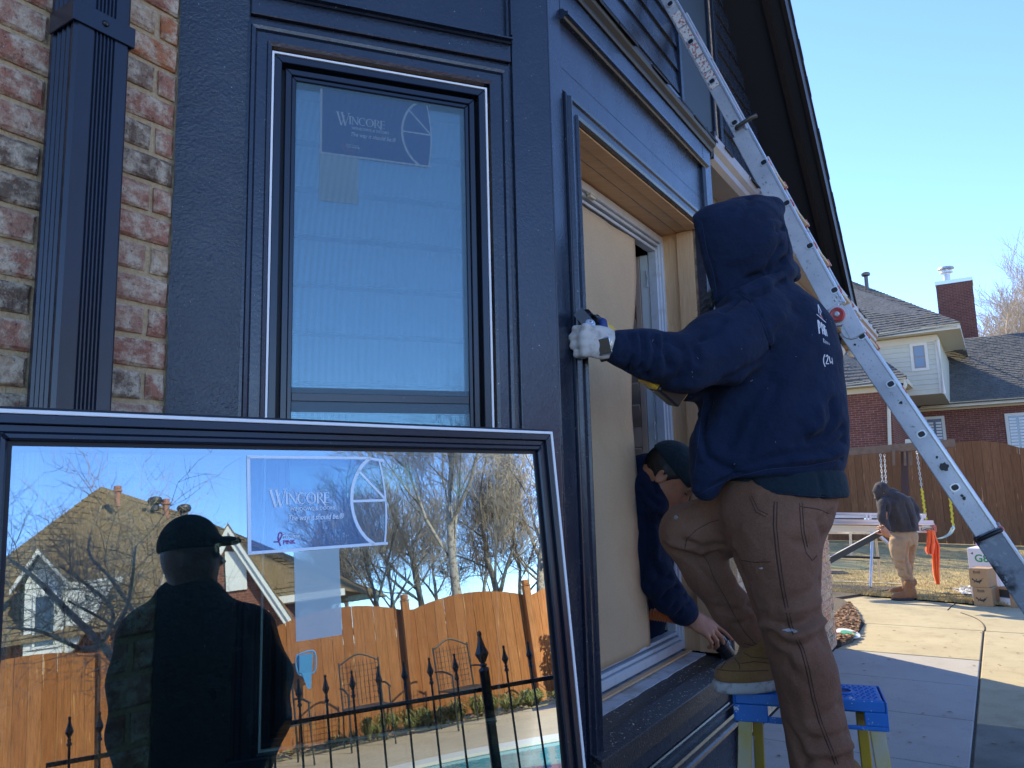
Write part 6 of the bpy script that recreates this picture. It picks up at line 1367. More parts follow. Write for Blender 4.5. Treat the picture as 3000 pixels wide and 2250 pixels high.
# rungs
def rung(c,d):
    s=d.cross(EQ).normalized(); mb=MB(); p=[]
    a=c+EQ*.027; b=c+EQ*(LW)
    for e in (a,b):
        for i,j in ((-1,-1),(1,-1),(1,1),(-1,1)): p.append(e+s*(i*.020)+d*(j*.016))
    mb.hexa(p); r_=mb.build('rung',MT['rung_tan'],la,bevel=.005,seg=2)
    for e,w_ in ((a,.012),(b-EQ*.02,.018)):
        mb=MB(); p=[]
        for q_ in (0,w_):
            for i,j in ((-1,-1),(1,-1),(1,1),(-1,1)): p.append(e+EQ*q_+s*(i*.026)+d*(j*.021))
        mb.hexa(p); mb.build('rung_collar',MT['rung_red'],r_,bevel=.004)
    # hollow end seen on the outer face of the near rail
    sq=MB(); f_=Fr(c,s,-EQ,d); pts=[(.019*math.cos(t)*1.15**(abs(math.sin(2*t))),.016*math.sin(t)*1.15**(abs(math.sin(2*t)))) for t in [2*math.pi*k/16 for k in range(16)]]
    sq.prism(f_,pts,-.004,.0035); sq.build('rung_rim',MT['alu_bright'],r_); sq=MB(); sq.prism(f_,[(a_*.72,b_*.72) for a_,b_ in pts],.0032,.0045); sq.build('rung_hole',MT['black_plastic'],r_)
for (x,y) in ((2445,850),(2373,720),(2305,595),(2238,476)): rung(lp(x,y),u_up)
h0=(lp(2238,476)-hg).dot(u_up); k=1
while h0+.285*k<TT: rung(hg+u_up*(h0+.285*k),u_up); k+=1
for (x,y) in ((2525,985),(2610,1125),(2700,1272),(2798,1428)): rung(lp(x,y),u_lo)
h1=(hg-lp(2798,1428)).dot(u_lo); k=1
while h1+.285*k<(hg-bot).dot(u_lo): rung(hg-u_lo*(h1+.285*k),u_lo); k+=1
# hinge
hc=lp(2456,925); hn=-EQ
for q_,r_ in ((-.012,.050),(.030,.05)):
    mb=MB(); mb.lathe(hc+EQ*q_,EQ,[(r_*.96,0),(r_,.004),(r_,.010),(r_*.96,.014)],24); mb.build('hinge_plate',MT['alu'],la,smooth='auto')
hc2=lp(2496,965); mb=MB(); mb.lathe(hc2+EQ*-.008,EQ,[(.046,0),(.048,.008),(.046,.014)],22); mb.build('hinge_plate',MT['alu'],la,smooth='auto')
mb=MB(); mb.lathe(hc+EQ*-.013,-EQ,[(.030,0),(.034,.006),(.034,.022),(.028,.028),(.016,.024)],24); kn=mb.build('hinge_knob',mat('red_knob',(.50,.07,.06),.4),la,smooth='auto'); mb=MB(); mb.lathe(hc+EQ*-.041,-EQ,[(.013,0),(.013,.004),(.008,.008)],12); mb.build('knob_bolt',MT['alu'],kn,smooth='auto')
for (x0,y0,dx,dy,n_) in ((2452,868,12,3,2),(2447,880,14,2,3),(2455,893,12,4,2),(2500,905,9,6,2),(2508,930,12,4,2),(2498,950,13,3,2),(2505,955,9,8,2)):
    for i in range(n_): 
        c=lp(x0+dx*i,y0+dy*i); mb=MB(); mb.lathe(c-EQ*.002,-EQ,[(.006,0),(.005,.003),(.002,.005)],8); mb.build('rivet',MT['alu_bright'],la)
mb=MB(); d=(lp(2510,960)-lp(2462,905)); mb.beam(lp(2468,900)-EQ*.004,lp(2515,985)-EQ*.004,.012,.075,up=u_up.cross(EQ)); mb.build('hinge_arm',MT['alu'],la,bevel=.003)
# clamps
def clamp(x,y,d,s_,m='alu'):
    c=lp(x,y); s=d.cross(EQ).normalized(); s=s if s.dot(-EP)>0 else -s
    mb=MB(); mb.tube(bez([c-EQ*.010-s*.050*s_,c-EQ*.022-s*.040*s_,c-EQ*.024+s*.03*s_,c-EQ*.012+s*.062*s_],6),.011*s_,10); mb.build('lock_handle',MT[m if m!='alu' else 'vent_metal'],la,smooth=True)
    if m!='alu': mb=MB(); mb.lathe(c+s*.050*s_-EQ*.002,EQ,[(.018,0),(.022,.008),(.022,.030),(.016,.036)],12); mb.build('lock_body',MT['rung_red'],la,smooth='auto')
clamp(2186,362,u_up,1.0,'alu'); clamp(2896,1568,u_lo,.85,'black_plastic')
# warning labels on the upper rail
for y0,y1,x0,x1 in ((8,50,1978,1996),(60,120,2003,2030),(120,185,2025,2055),(185,255,2058,2090),):
    a=lp((x0),y0); b=lp(x1,y1); dlt=u_up; s=dlt.cross(EQ).normalized(); 
ca=(lp(1985,30)-hg).dot(u_up); cb_=(lp(2108,250)-hg).dot(u_up)
mb=MB(); s=u_up.cross(EQ).normalized(); n_=5
for i in range(n_):
    t0=cb_+(ca-cb_)*i/n_+.004; t1=cb_+(ca-cb_)*(i+1)/n_-.006; p=[hg+u_up*t+s*j-EQ*e for e in (-.001,.0022) for t,j in ((t0,-.026),(t0,.024),(t1,.024),(t1,-.026))]; mb=MB(); mb.hexa(p); mb.build('warning_label',MT['label_red'],la)
for (x,y,r_) in ((2766,1368,.020),(2824,1460,.008),(2818,1452,.007),(2505,1010,.006),(2640,1180,.007),(2745,1340,.006)):
    mb=MB(); c=lp(x,y)-EQ*.0012; rn=random.Random(x); s=u_lo.cross(EQ).normalized(); n_=14; pts=[c+(s*math.cos(2*math.pi*i/n_)+u_lo*math.sin(2*math.pi*i/n_))*r_*rn.uniform(.7,1.15) for i in range(n_)]; mb.add([p-EQ*.0022 for p in pts],[tuple(range(n_))]); mb.build('paint_spot',MT['black_plastic'],la)
# ================= step ladder =================
slm=thing('step_ladder',Vector((.82,2.33,0)),'paint spattered step ladder with blue top and yellow legs under the worker','step ladder')
ca_,cb2=Vector((.630,2.315,.905)),Vector((.995,2.185,.905)); cx_=(cb2-ca_).normalized(); cy_=Vector((-cx_.y,cx_.x,0)); CW=(cb2-ca_).length; FC_=Fr(ca_,cx_,cy_,Z)  # x along front edge, y away from the camera
CD=.17
mb=MB(); 
def capshell():
    o=[(.012,.0),(CW-.012,.0)]; 
    # top with two round wells and slot holes in the skirt
    mb.box(FC_,.0,CW,.0,CD,-.012,0)
    mb.box(FC_,-.004,CW+.004,-.006,-.0005,-.030,-.0005); mb.box(FC_,-.006,.085,-.010,-.004,-.078,-.030); mb.box(FC_,CW-.135,CW+.006,-.010,-.004,-.078,-.066); mb.box(FC_,CW-.05,CW+.006,-.010,-.004,-.066,-.030)
    mb.box(FC_,.085,CW-.05,-.010,-.004,-.066,-.052) if 0 else None
    mb.box(FC_,.085,.21,-.010,-.004,-.078,-.060); mb.box(FC_,.21,CW-.135,-.010,-.004,-.078,-.030); 
    mb.box(FC_,-.006,CW+.006,CD-.002,CD+.006,-.078,-.0005); mb.box(FC_,-.010,-.0045,-.008,CD+.006,-.078,-.0005); mb.box(FC_,CW+.0045,CW+.010,-.008,CD+.006,-.078,-.0005)
capshell(); cp=mb.build('top_cap',MT['blue_plastic'],slm,bevel=.004,seg=2)
mb=MB()
for i in range(24):
    for j in range(9):
        x=.012+i*(CW-.02)/24+(.006 if j%2 else 0); y=.012+j*(CD-.02)/9
        if min((x-.085)**2+(y-.08)**2,(x-CW+.10)**2+(y-.075)**2)<.034**2: continue
        mb.add([FC_(x,y+.004,.0005),FC_(x+.005,y+.008,.0005),FC_(x+.010,y+.004,.0005),FC_(x+.005,y,.0005),FC_(x+.005,y+.004,.0035)],[(0,1,4),(1,2,4),(2,3,4),(3,0,4)])
o=mb.build('grip_tread',MT['blue_plastic'],slm,fixn=False); o['kind']='stuff'
WELL=mat('dark_blue_well',(.006,.04,.2),.5)
for x,y in ((.085,.08),(CW-.10,.075)):
    mb=MB(); mb.lathe(FC_(x,y,.0008),Z,[(.030,0),(.030,.003),(.026,.004),(.026,.001)],20); mb.build('tool_well_rim',MT['blue_plastic'],slm,smooth='auto'); mb=MB(); mb.lathe(FC_(x,y,.0010),Z,[(.025,0),(.025,.0008)],20); mb.build('tool_well',WELL,slm)
def leg(x,y0,yb_,m,w_=.034,t_=.022,xo=0,dz=0):
    a=FC_(x,y0,-.06); b=FC_(x+xo,yb_,-.903+dz); mb=MB(); mb.beam(a,b,w_,t_,up=cy_); return mb.build('leg',MT[m],slm,bevel=.003)
def cleg(x,y0,yb_,xo,m1,m2,sgn):
    a=FC_(x,y0,-.05); b=FC_(x+xo,yb_,-.903); d,s_,u_=basis(b-a,up=cy_)
    mb=MB(); mb.beam(a,b,.036,.004,up=cy_); l=mb.build('leg',MT[m1],slm,bevel=.001)
    for k in (-1,1):
        mb=MB(); off=cx_*(k*.017)+cy_*.014; mb.beam(a+off,b+off,.004,.026,up=cy_); mb.build('leg_flange',MT[m2],l)
    mb=MB(); mb.box(Fr(b,cx_,cy_,Z),-.025,.025,-.012,.04,0,.03); mb.build('rubber_foot',MT['black_plastic'],l,bevel=.004)
cleg(.022,-.0+.004,-.23,-.055,'olive_fg','yellow_fg',1); cleg(CW-.022,.004,-.23,.055,'olive_fg','yellow_fg',-1)
for x,xo in ((.050,-.03),(CW-.05,.03)): leg(x,.12,.34,'yellow_fg',.030,.020,xo)
for h in (.60,.30):
    f=(.90-h)/.9; y=.004-.23*f; mb=MB(); mb.box(FC_,-.05*f+.04,CW-.04+.05*f,y-.02,y+.08,-(.905-h)-.02,-(.905-h)); mb.build('step',MT['alu'],slm,bevel=.003)
# ================= people =================
def T(v): return (float(v[0]),float(v[1]),float(v[2]))
def pz(x,y,Y): return T(P(x,y,Y))
def lsec(rows,Y,ry):
    out=[]
    for r in rows:
        y,xl,xr=r[:3]; yy=r[3] if len(r)>3 else Y; rr=r[4] if len(r)>4 else ry
        a,b=P(xl,y,yy),P(xr,y,yy); out.append(((a.z+b.z)/2,(a.x+b.x)/2,yy,(b.x-a.x)/2,rr))
    return out
def boot(par,toe,heel,up_h,w_,m_up,m_sole,name='boot',lace=True,sole_h=.028,shaft=None):
    """toe, heel: sole points on the ground plane; builds upper + sole"""
    toe=Vector(toe); heel=Vector(heel); d=(toe-heel); L=d.length; d.normalize(); s=Vector((-d.y,d.x,0)).normalized(); u=Z
    lo=[min(toe[i],heel[i])-.09 for i in range(3)]; hi=[max(toe[i],heel[i])+.09 for i in range(3)]; hi[2]+=.14
    if shaft is not None: hi=[max(hi[i],shaft[i]+.08) for i in range(3)]; lo=[min(lo[i],shaft[i]-.08) for i in range(3)]
    S=SDF(lo,hi,.005 if L<.4 else .006); ax=[tuple(d),tuple(s),(0,0,1)]; base=heel+Z*sole_h
    S.ell(base+d*(L*.80)+Z*.018,(.085,w_*.52,.042),.02,ax); S.ell(base+d*(L*.55)+Z*.025,(.10,w_*.46,.055),.03,ax); S.ell(base+d*(L*.20)+Z*.035,(.07,w_*.42,.06),.03,ax)
    S.cap(T(base+d*(L*.30)+Z*.05),T(base+d*(L*.26)+Z*up_h),.048,.046,.03)
    if shaft is not None: S.cap(T(base+d*(L*.26)+Z*up_h),T(shaft),.05,.055,.03)
    S.half(T(base),(0,0,-1)); o=sdf_obj(name,S,MT[m_up],par)
    S=SDF(lo,hi,.006); S.ell(heel+d*(L*.76)+Z*(sole_h*.5),(.105,w_*.56,.09),.02,ax); S.ell(heel+d*(L*.24)+Z*(sole_h*.5),(.085,w_*.47,.09),.03,ax); S.cap(T(heel+d*.07),T(toe-d*.07),w_*.45,w_*.48,.02)
    S.half(T(heel+Z*(sole_h+.004)),(0,0,1)); S.half(T(heel),(0,0,-1)); sdf_obj('sole',S,MT[m_sole],o,smooth_it=1)
    if lace:
        mb=MB()
        for k in range(4):
            c=base+d*(L*(.42+.075*k))+Z*(.092-.012*k); mb.tube([c-s*.03-Z*.004,c+Z*.004,c+s*.03+d*.012-Z*.004],.003,5)
        mb.build('laces',MT[m_up],o,smooth=True)
        for k in (0,1): mb=MB(); c=base+d*(L*.42)+Z*.10; mb.tube(bez([c,c-s*(.035)+Z*.0-d*.01*k,c-s*.05-Z*.05,c-s*.055-Z*.09+d*.01*k],4),.0028,5); mb.build('lace_end',MT[m_up],o,smooth=True)
    return o
def hand(par,wrist,palm,palm_n,curl,m,name='hand',sc_=1.0,side=1,thumb=None,res=.0035,spread=.9,bends=None,tb=.030,kf=.003):
    """five separate fingers; palm_n: direction the palm faces; fingers run wrist->palm then curl towards palm_n"""
    wr=Vector(wrist); pc=Vector(palm); f=(pc-wr).normalized(); n=Vector(palm_n); n=(n-f*n.dot(f)).normalized(); s=f.cross(n)*side
    pts=[wr,pc]; R_l=.15*sc_; lo=[min(wr[i],pc[i])-R_l for i in range(3)];hi=[max(wr[i],pc[i])+R_l for i in range(3)]
    S=SDF(lo,hi,res); S.cap(T(wr-f*.005),T(wr+f*.02),.025*sc_,.025*sc_,.01); ax=[T(f),T(s),T(n)]
    S.ell(T(wr.lerp(pc,.62)),(.050*sc_,.041*sc_,.018*sc_),.018,ax); kn=wr+f*.088*sc_
    lens=[.074,.082,.076,.060]; rad=[.0088,.0092,.0088,.0078]
    for i in range(4):
        off=(i-1.5)*.0205*sc_*-1; b=kn+s*off-f*(.004*abs(i-1.3)*sc_); d=(f+s*(off*spread*3)).normalized(); L=lens[i]*sc_; r=rad[i]*sc_; p=b; cc=bends[i] if bends else curl
        S.cap(T(wr.lerp(b,.45)),T(b),.013*sc_,r*1.15,.010)
        ang=0
        for k,(fr_,c_) in enumerate(((.45,cc*.8),(.30,cc*1.1),(.25,cc*.8))):
            ang+=c_; dk=(d*math.cos(ang)+n*math.sin(ang)).normalized(); q=p+dk*(L*fr_); S.cap(T(p),T(q),r*(1-.06*k),r*(1-.06*(k+1)),kf); p=q
    t0=wr+f*.034*sc_+s*tb*sc_; td=Vector(thumb).normalized() if thumb is not None else (f*.6+s*.6+n*.5).normalized(); t1=t0+td*.034*sc_; t2=t1+(td*.8+f*.3+n*.25).normalized()*.030*sc_; t3=t2+(td*.6+f*.4+n*.35).normalized()*.022*sc_
    S.cap(T(wr+f*.015),T(t1),.016*sc_,.0115*sc_,.012); S.cap(T(t1),T(t2),.0112*sc_,.0105*sc_,.003); S.cap(T(t2),T(t3),.0105*sc_,.0088*sc_,.003)
    return sdf_obj(name,S,MT[m],par,smooth_it=1),(f,s,n)
def under_body(par,J,m='skin',res=.016,rs=1.0,ls=1.0):
    """one continuous body under the clothes. J: joint name -> point"""
    pts=np.array([list(J[k]) for k in J]); S=SDF(pts.min(0)-.16,pts.max(0)+.2,res); g=lambda k:T(J[k])
    S.ell(g('head'),(.078,.09,.115),.02); S.cap(g('head'),g('neck'),.052,.055,.03); S.cap(g('neck'),g('chest'),.07,.12*rs,.05); S.cap(g('chest'),g('pelvis'),.125*rs,.12*rs,.05)
    for a in 'LR':
        S.cap(g('chest'),g('sh'+a),.09*ls,.05*ls,.04); S.cap(g('sh'+a),g('el'+a),.045*ls,.036*ls,.02); S.cap(g('el'+a),g('wr'+a),.036*ls,.024*ls,.02)
        S.cap(g('pelvis'),g('hip'+a),.1,.085,.04); S.cap(g('hip'+a),g('kn'+a),.075,.05,.03); S.cap(g('kn'+a),g('an'+a),.05,.035,.02)
    return sdf_obj('body',S,MT[m],par,smooth_it=1)
# ---------- worker on the step ladder ----------
wk=thing('person',Vector((.82,2.25,.6)),'bearded worker in navy hoodie and brown canvas trousers standing on the step ladder','person')
J=dict(head=pz(2165,740,2.19),neck=pz(2215,870,2.2),chest=pz(2255,1030,2.2),pelvis=pz(2260,1420,2.2),shL=pz(2225,960,2.09),elL=pz(2010,1070,1.985),wrL=pz(1795,1012,1.90),shR=pz(2290,960,2.32),elR=pz(2100,1140,2.30),wrR=pz(1995,1120,2.10),hipL=pz(2300,1500,2.16),knL=pz(2300,1810,2.13),anL=pz(2400,2290,2.14),hipR=pz(2220,1500,2.28),knR=pz(2010,1545,2.33),anR=pz(2215,1885,2.33))
under_body(wk,J)
Y0=2.20
S=SDF((.20,1.80,1.36),(1.06,2.52,2.46),.0075)
S.loft(lsec([(835,2175,2318,2.2,.075),(860,2140,2345,2.2,.10),(900,2108,2392,2.2,.135),(960,2080,2436,2.2,.155),(1050,2068,2457,2.2,.165),(1150,2056,2466,2.2,.168),(1250,2044,2476,2.2,.168),(1320,2034,2479,2.2,.168),(1368,2030,2470,2.2,.165),(1400,2026,2463,2.2,.160)],Y0,.16),.02)
S.cap(pz(2075,1300,2.14),pz(2068,1425,2.14),.050,.040,.05)      # sagging front pocket
S.cap(pz(2222,930,2.12),pz(2300,930,2.33),.075,.075,.05)
S.caps([(pz(2222,958,2.09),.098),(pz(2110,1018,2.03),.094),(pz(2005,1062,1.98),.075)],.035)
S.caps([(pz(2005,1062,1.98),.076),(pz(1900,1040,1.935),.060),(pz(1835,1024,1.91),.045),(pz(1806,1016,1.90),.041)],.025)
for x,y,r in ((1850,1028,.048),(1880,1036,.058),(1915,1044,.064),(1955,1058,.071)): S.ell(pz(x,y,1.925+(x-1850)*.0005),(.018,r*.95,r*1.06),.020)
S.cap(pz(1824,1020,1.905),pz(1808,1017,1.902),.043,.041,.006)
S.caps([(pz(2290,960,2.32),.085),(pz(2100,1120,2.28),.062),(pz(2010,1140,2.12),.036)],.03)
hd=S.sub()
hd.ell(pz(2182,728,2.185),(.128,.115,.150),.02); hd.ell(pz(2110,700,2.185),(.085,.098,.090),.05); hd.cap(pz(2262,612,2.20),pz(2235,640,2.19),.040,.055,.04); hd.cap(pz(2078,680,2.18),pz(2120,860,2.17),.062,.055,.05); hd.cap(pz(2262,760,2.20),pz(2225,850,2.2),.052,.06,.04)
hd.cap(pz(2150,612,2.185),pz(2215,600,2.19),.022,.03,.03)
a,b=P(2033,648,2.18),P(2094,900,2.17); n_=(b-a).cross(Vector((.35,1,0))).normalized(); n_=n_ if n_.x<0 else -n_
hd.half(T(a),T(n_)); hd.ell(pz(2085,765,2.25),(.10,.070,.10),.012,op='s')
S.merge(hd,.016)
S.caps([(pz(2118,905,2.10),.022),(pz(2165,868,2.06),.026),(pz(2235,842,2.07),.026),(pz(2300,800,2.14),.026),(pz(2322,792,2.2),.022)],.014)
S.cap(pz(2316,778,2.2),pz(2326,808,2.22),.016,.020,.01)
g_,r2=-1,1
F=[([(2165,858),(2196,878),(2226,925),(2246,975),(2259,1012),(2262,1030)],-.0045,.006),([(2172,855),(2203,876),(2233,925),(2253,975),(2266,1014)],.0022,.006),
 ([(2262,1030),(2235,1052),(2180,1085),(2120,1108)],-.009,.012),
 ([(1824,985),(1832,1015),(1828,1050)],-.004,.005),([(1846,975),(1858,1010),(1852,1060),(1835,1085)],-.010,.008),([(1878,975),(1888,1020),(1876,1080)],-.009,.009),([(1912,985),(1925,1025),(1915,1070),(1890,1105)],-.010,.010),([(1950,985),(1948,1030),(1965,1075)],-.010,.011),([(1975,1000),(2002,1020),(2010,1075),(1985,1115)],-.008,.012),
 ([(1866,978),(1872,1020),(1862,1072)],.005,.008),([(1898,980),(1906,1030),(1894,1088)],.005,.009),([(1935,985),(1937,1035),(1935,1100)],.005,.010),
 ([(2060,985),(2030,1010),(2045,1055)],-.007,.011),([(2120,940),(2090,975),(2060,985)],-.006,.012),([(2150,1085),(2080,1120),(2010,1130)],.004,.015),
 ([(2032,1450),(2080,1425),(2150,1395),(2250,1372),(2370,1362),(2470,1342)],-.006,.007),([(2034,1436),(2085,1412),(2150,1383),(2250,1360),(2370,1350),(2470,1330)],.004,.008),
 ([(2078,1165),(2066,1215),(2056,1275),(2070,1335),(2110,1360),(2138,1375),(2148,1425)],-.010,.009),([(2068,1165),(2056,1215),(2046,1275),(2058,1340)],.007,.010),
 ([(2475,1290),(2420,1318),(2330,1330),(2230,1350),(2150,1385)],-.008,.013),([(2475,1312),(2420,1338),(2330,1345)],.006,.012),([(2470,1255),(2425,1285),(2370,1290)],-.007,.012),([(2440,1180),(2445,1225),(2420,1270),(2380,1290)],-.008,.013),([(2400,1200),(2405,1240),(2380,1265)],.006,.014),([(2340,1240),(2360,1270),(2330,1300)],-.005,.014),
 ([(2330,905),(2280,980),(2262,1060)],-.005,.016),([(2250,1100),(2180,1200),(2130,1300)],-.006,.020),([(2350,1050),(2300,1150),(2240,1230)],.005,.028),([(2165,1110),(2120,1180),(2100,1260)],.006,.022),([(2280,1130),(2220,1240),(2190,1330)],-.005,.018),
 ([(2056,650),(2070,730),(2090,800),(2102,872)],-.0025,.004),([(2308,655),(2300,668),(2280,672)],-.008,.009),([(2300,760),(2270,790),(2200,815),(2150,850)],-.010,.010),([(2290,720),(2262,760),(2250,790)],-.007,.010),([(2195,580),(2190,600),(2170,625)],-.005,.013),([(2302,620),(2306,680),(2310,740),(2300,768)],-.003,.004),([(2255,690),(2220,730),(2160,760)],.004,.02),([(2230,640),(2290,640)],-.004,.012),
 ([(2120,910),(2160,880),(2230,860),(2300,822)],-.008,.007)]
hoodie=sdf_obj('hoodie',S,MT['navy'],wk,folds=F,smooth_it=2,noise=[(9,9,14,.0035,0),(28,28,40,.0012,0)])
# seams and cords on the hoodie
def on_surface(bv,pts,lift=.001,n=6):
    out=[]
    for i in range(len(pts)-1):
        for k in range(n):
            t=k/n; x=pts[i][0]*(1-t)+pts[i+1][0]*t; y=pts[i][1]*(1-t)+pts[i+1][1]*t; d=ray(x,y).normalized(); h=bv.ray_cast(EYE,d)
            if h[0] is not None and (not out or (h[0]-out[-1]).length<.08): out.append(h[0]-d*lift)
    return out
def stitch(bv,pts,par,m,r=.0011,nm='seam',n=6):
    q=on_surface(bv,pts,.0004,n)
    if len(q)>2: mb=MB(); mb.tube(q,r,4); return mb.build(nm,MT[m],par,smooth=True)
bvh_h=bvh_of(hoodie)
for l in ([(2165,858),(2196,878),(2226,925),(2246,975),(2259,1012),(2262,1030)],[(2056,650),(2070,730),(2090,800),(2102,872)],[(2036,1455),(2085,1428),(2150,1398),(2250,1375),(2370,1365),(2466,1345)],[(2304,612),(2300,660),(2306,720),(2304,762)],[(2062,1170),(2052,1230),(2046,1290),(2030,1420)]): stitch(bvh_h,l,hoodie,'navy_thread',.0010)
# back print : letters laid on the cloth
def print_on(bv,s,x,y,size,par,m,xs=.5,rot=-.13,weight=.0,skew=0):
    vs,fs=text_mesh(s,1,0,0,weight); pts=[];ok=True
    idx={}; nv=[]
    for i,v in enumerate(vs):
        px_=x+(v.x*xs)*size; u=v.y*size; X=px_+u*(-rot)*-1*0-u*(-.13); Yp=y-u+(v.x*xs)*size*skew; d=ray(X,Yp).normalized(); h=bv.ray_cast(EYE,d)
        if h[0] is not None and -h[1].dot(d)>.06: idx[i]=len(nv); nv.append(h[0]-d*.0016)
    nf=[tuple(idx[j] for j in f) for f in fs if all(j in idx for j in f)]
    if nf: mb=MB(); mb.add(nv,nf); return mb.build('back_print',MT[m],par,fixn=False)
def poly_print(bv,polys,par,m):
    mb=MB()
    for pl in polys:
        hs=[]
        for (x,y) in pl:
            d=ray(x,y).normalized(); h=bv.ray_cast(EYE,d)
            if h[0] is not None and -h[1].dot(d)>.04: hs.append(h[0]-d*.0016)
        if len(hs)>=3: mb.add(hs,[tuple(range(len(hs)))])
    if mb.v: mb.build('back_print',MT[m],par,fixn=False)
def thick(pts,w_):
    out=[]
    for (a,b),(c,d) in zip(pts[:-1],pts[1:]):
        L=math.hypot(c-a,d-b); nx,ny=-(d-b)/L*w_/2,(c-a)/L*w_/2; n=max(1,int(L/6))
        for i in range(n):
            p=(a+(c-a)*i/n,b+(d-b)*i/n);q=(a+(c-a)*(i+1)/n,b+(d-b)*(i+1)/n); out.append([(p[0]+nx,p[1]+ny),(q[0]+nx,q[1]+ny),(q[0]-nx,q[1]-ny),(p[0]-nx,p[1]-ny)])
    return out
def dx(px_,py_): return (2360+px_*.1326,860+py_*.1326)
def strokes(l,w_,m='print_white'): poly_print(bvh_h,thick([dx(*p) for p in l],w_),hoodie,m)
strokes([(275,240),(300,440)],2.2); strokes([(275,240),(345,400),(320,480)],2.0); strokes([(245,455),(340,540),(450,640)],1.8); poly_print(bvh_h,[[dx(335,440),dx(350,470),dx(395,575),dx(330,520)]],hoodie,'print_red')
strokes([(272,580),(288,720),(308,885)],3.6); strokes([(275,590),(312,640),(325,740),(298,775)],3.0)   # P
strokes([(345,640),(365,760),(388,900)],2.6); strokes([(345,640),(395,740),(425,915)],2.4); strokes([(370,790),(410,830)],1.8)   # A
strokes([(388,680),(440,740)],2.2); strokes([(412,720),(450,935)],2.4)                                   # T
strokes([(448,790),(480,945)],2.0)
for k,l in enumerate(([(390,985),(408,1085)],[(390,990),(415,1020),(402,1040),(428,1090)],[(438,1035),(448,1105)],[(458,1050),(474,1115)],[(480,1065),(500,1125)],[(512,1085),(530,1135)])): strokes(l,1.1)
strokes([(425,1345),(398,1430),(400,1520),(435,1615)],2.8)                                                # (
strokes([(448,1400),(478,1355),(502,1400),(480,1480),(452,1550),(520,1550)],2.6)                          # 2
strokes([(528,1390),(535,1480),(560,1540),(575,1500)],2.4); strokes([(580,1420),(590,1470),(600,1560)],1.8)  # 0 ..
# lint specks
rn=random.Random(15); mb=MB()
for _ in range(16):
    x,y=rn.uniform(1900,2440),rn.uniform(930,1440); d=ray(x,y).normalized(); h=bvh_h.ray_cast(EYE,d)
    if h[0] is not None: mb.tube([h[0]-d*.001,h[0]-d*.002+Vector((rn.gauss(0,.003),0,rn.gauss(0,.003)))],.0005,3)
o=mb.build('sawdust_specks',MT['cream'],hoodie,fixn=False); o['kind']='stuff'
# beard
mb=MB(); rn=random.Random(5)
for _ in range(260):
    a=P(rn.gauss(2088,9),rn.uniform(845,915),2.17+rn.gauss(0,.015)); mb.tube([a,a+Vector((-.010+rn.gauss(0,.004),rn.gauss(0,.004),-.012)),a+Vector((-.022+rn.gauss(0,.010),rn.gauss(0,.008),-.030+rn.gauss(0,.008)))],[.0009,.0007,.0004],3,cap=False)
mb.build('beard',MT['hair'],wk,fixn=False)
# shirt hem under the hoodie
S=SDF((.50,1.98,1.40),(1.06,2.42,1.62),.0075)
S.loft(lsec([(1375,2120,2455,2.2,.150),(1400,2118,2468,2.2,.158),(1436,2122,2474,2.2,.162),(1462,2130,2477,2.2,.166)],Y0,.16),.01,rnd=.008)
a,b=P(2130,1437,2.05),P(2478,1468,2.05); n_=(b-a).cross(Vector((0,1,0))).normalized(); n_=n_ if n_.z<0 else -n_; S.half(T(a),T(n_))
shirt=sdf_obj('shirt',S,MT['shirt'],wk,folds=[([(2200,1390),(2210,1445)],-.005,.008),([(2300,1390),(2296,1455)],-.004,.010),([(2400,1390),(2410,1460)],-.005,.008)])
bvs=bvh_of(shirt); stitch(bvs,[(2140,1430),(2250,1442),(2360,1452),(2470,1458)],shirt,'navy_thread',.0008)
# trousers
S=SDF((.34,1.96,.58),(1.10,2.50,1.62),.0075)
S.loft(lsec([(1400,2110,2446,2.2,.145),(1440,2100,2446,2.2,.150),(1480,2096,2441,2.2,.152),(1520,2104,2428,2.19,.148),(1560,2128,2414,2.18,.135)],Y0,.15),.03)
L=lsec([(1472,2150,2440,2.15,.115),(1546,2126,2420,2.14,.118),(1620,2148,2401,2.13,.112),(1700,2180,2399,2.12,.102),(1775,2206,2400,2.12,.094),(1806,2217,2401,2.12,.092),(1850,2233,2414,2.12,.094),(1890,2245,2426,2.12,.094),(1958,2264,2447,2.13,.094),(2044,2284,2460,2.14,.092),(2101,2294,2471,2.14,.090),(2159,2304,2488,2.14,.088),(2215,2313,2494,2.14,.086),(2255,2320,2488,2.14,.080),(2300,2330,2470,2.14,.070)],2.13,.09)
S.loft(L,.035)
S.caps([(pz(2235,1512,2.27),.102),(pz(2115,1536,2.30),.090),(pz(2022,1549,2.33),.074)],.04)
S.ell(pz(2014,1553,2.33),(.074,.074,.076),.03)
S.caps([(pz(2010,1570,2.33),.074),(pz(2072,1680,2.335),.062),(pz(2145,1785,2.335),.056),(pz(2195,1850,2.335),.044),(pz(2214,1885,2.335),.036)],.03)
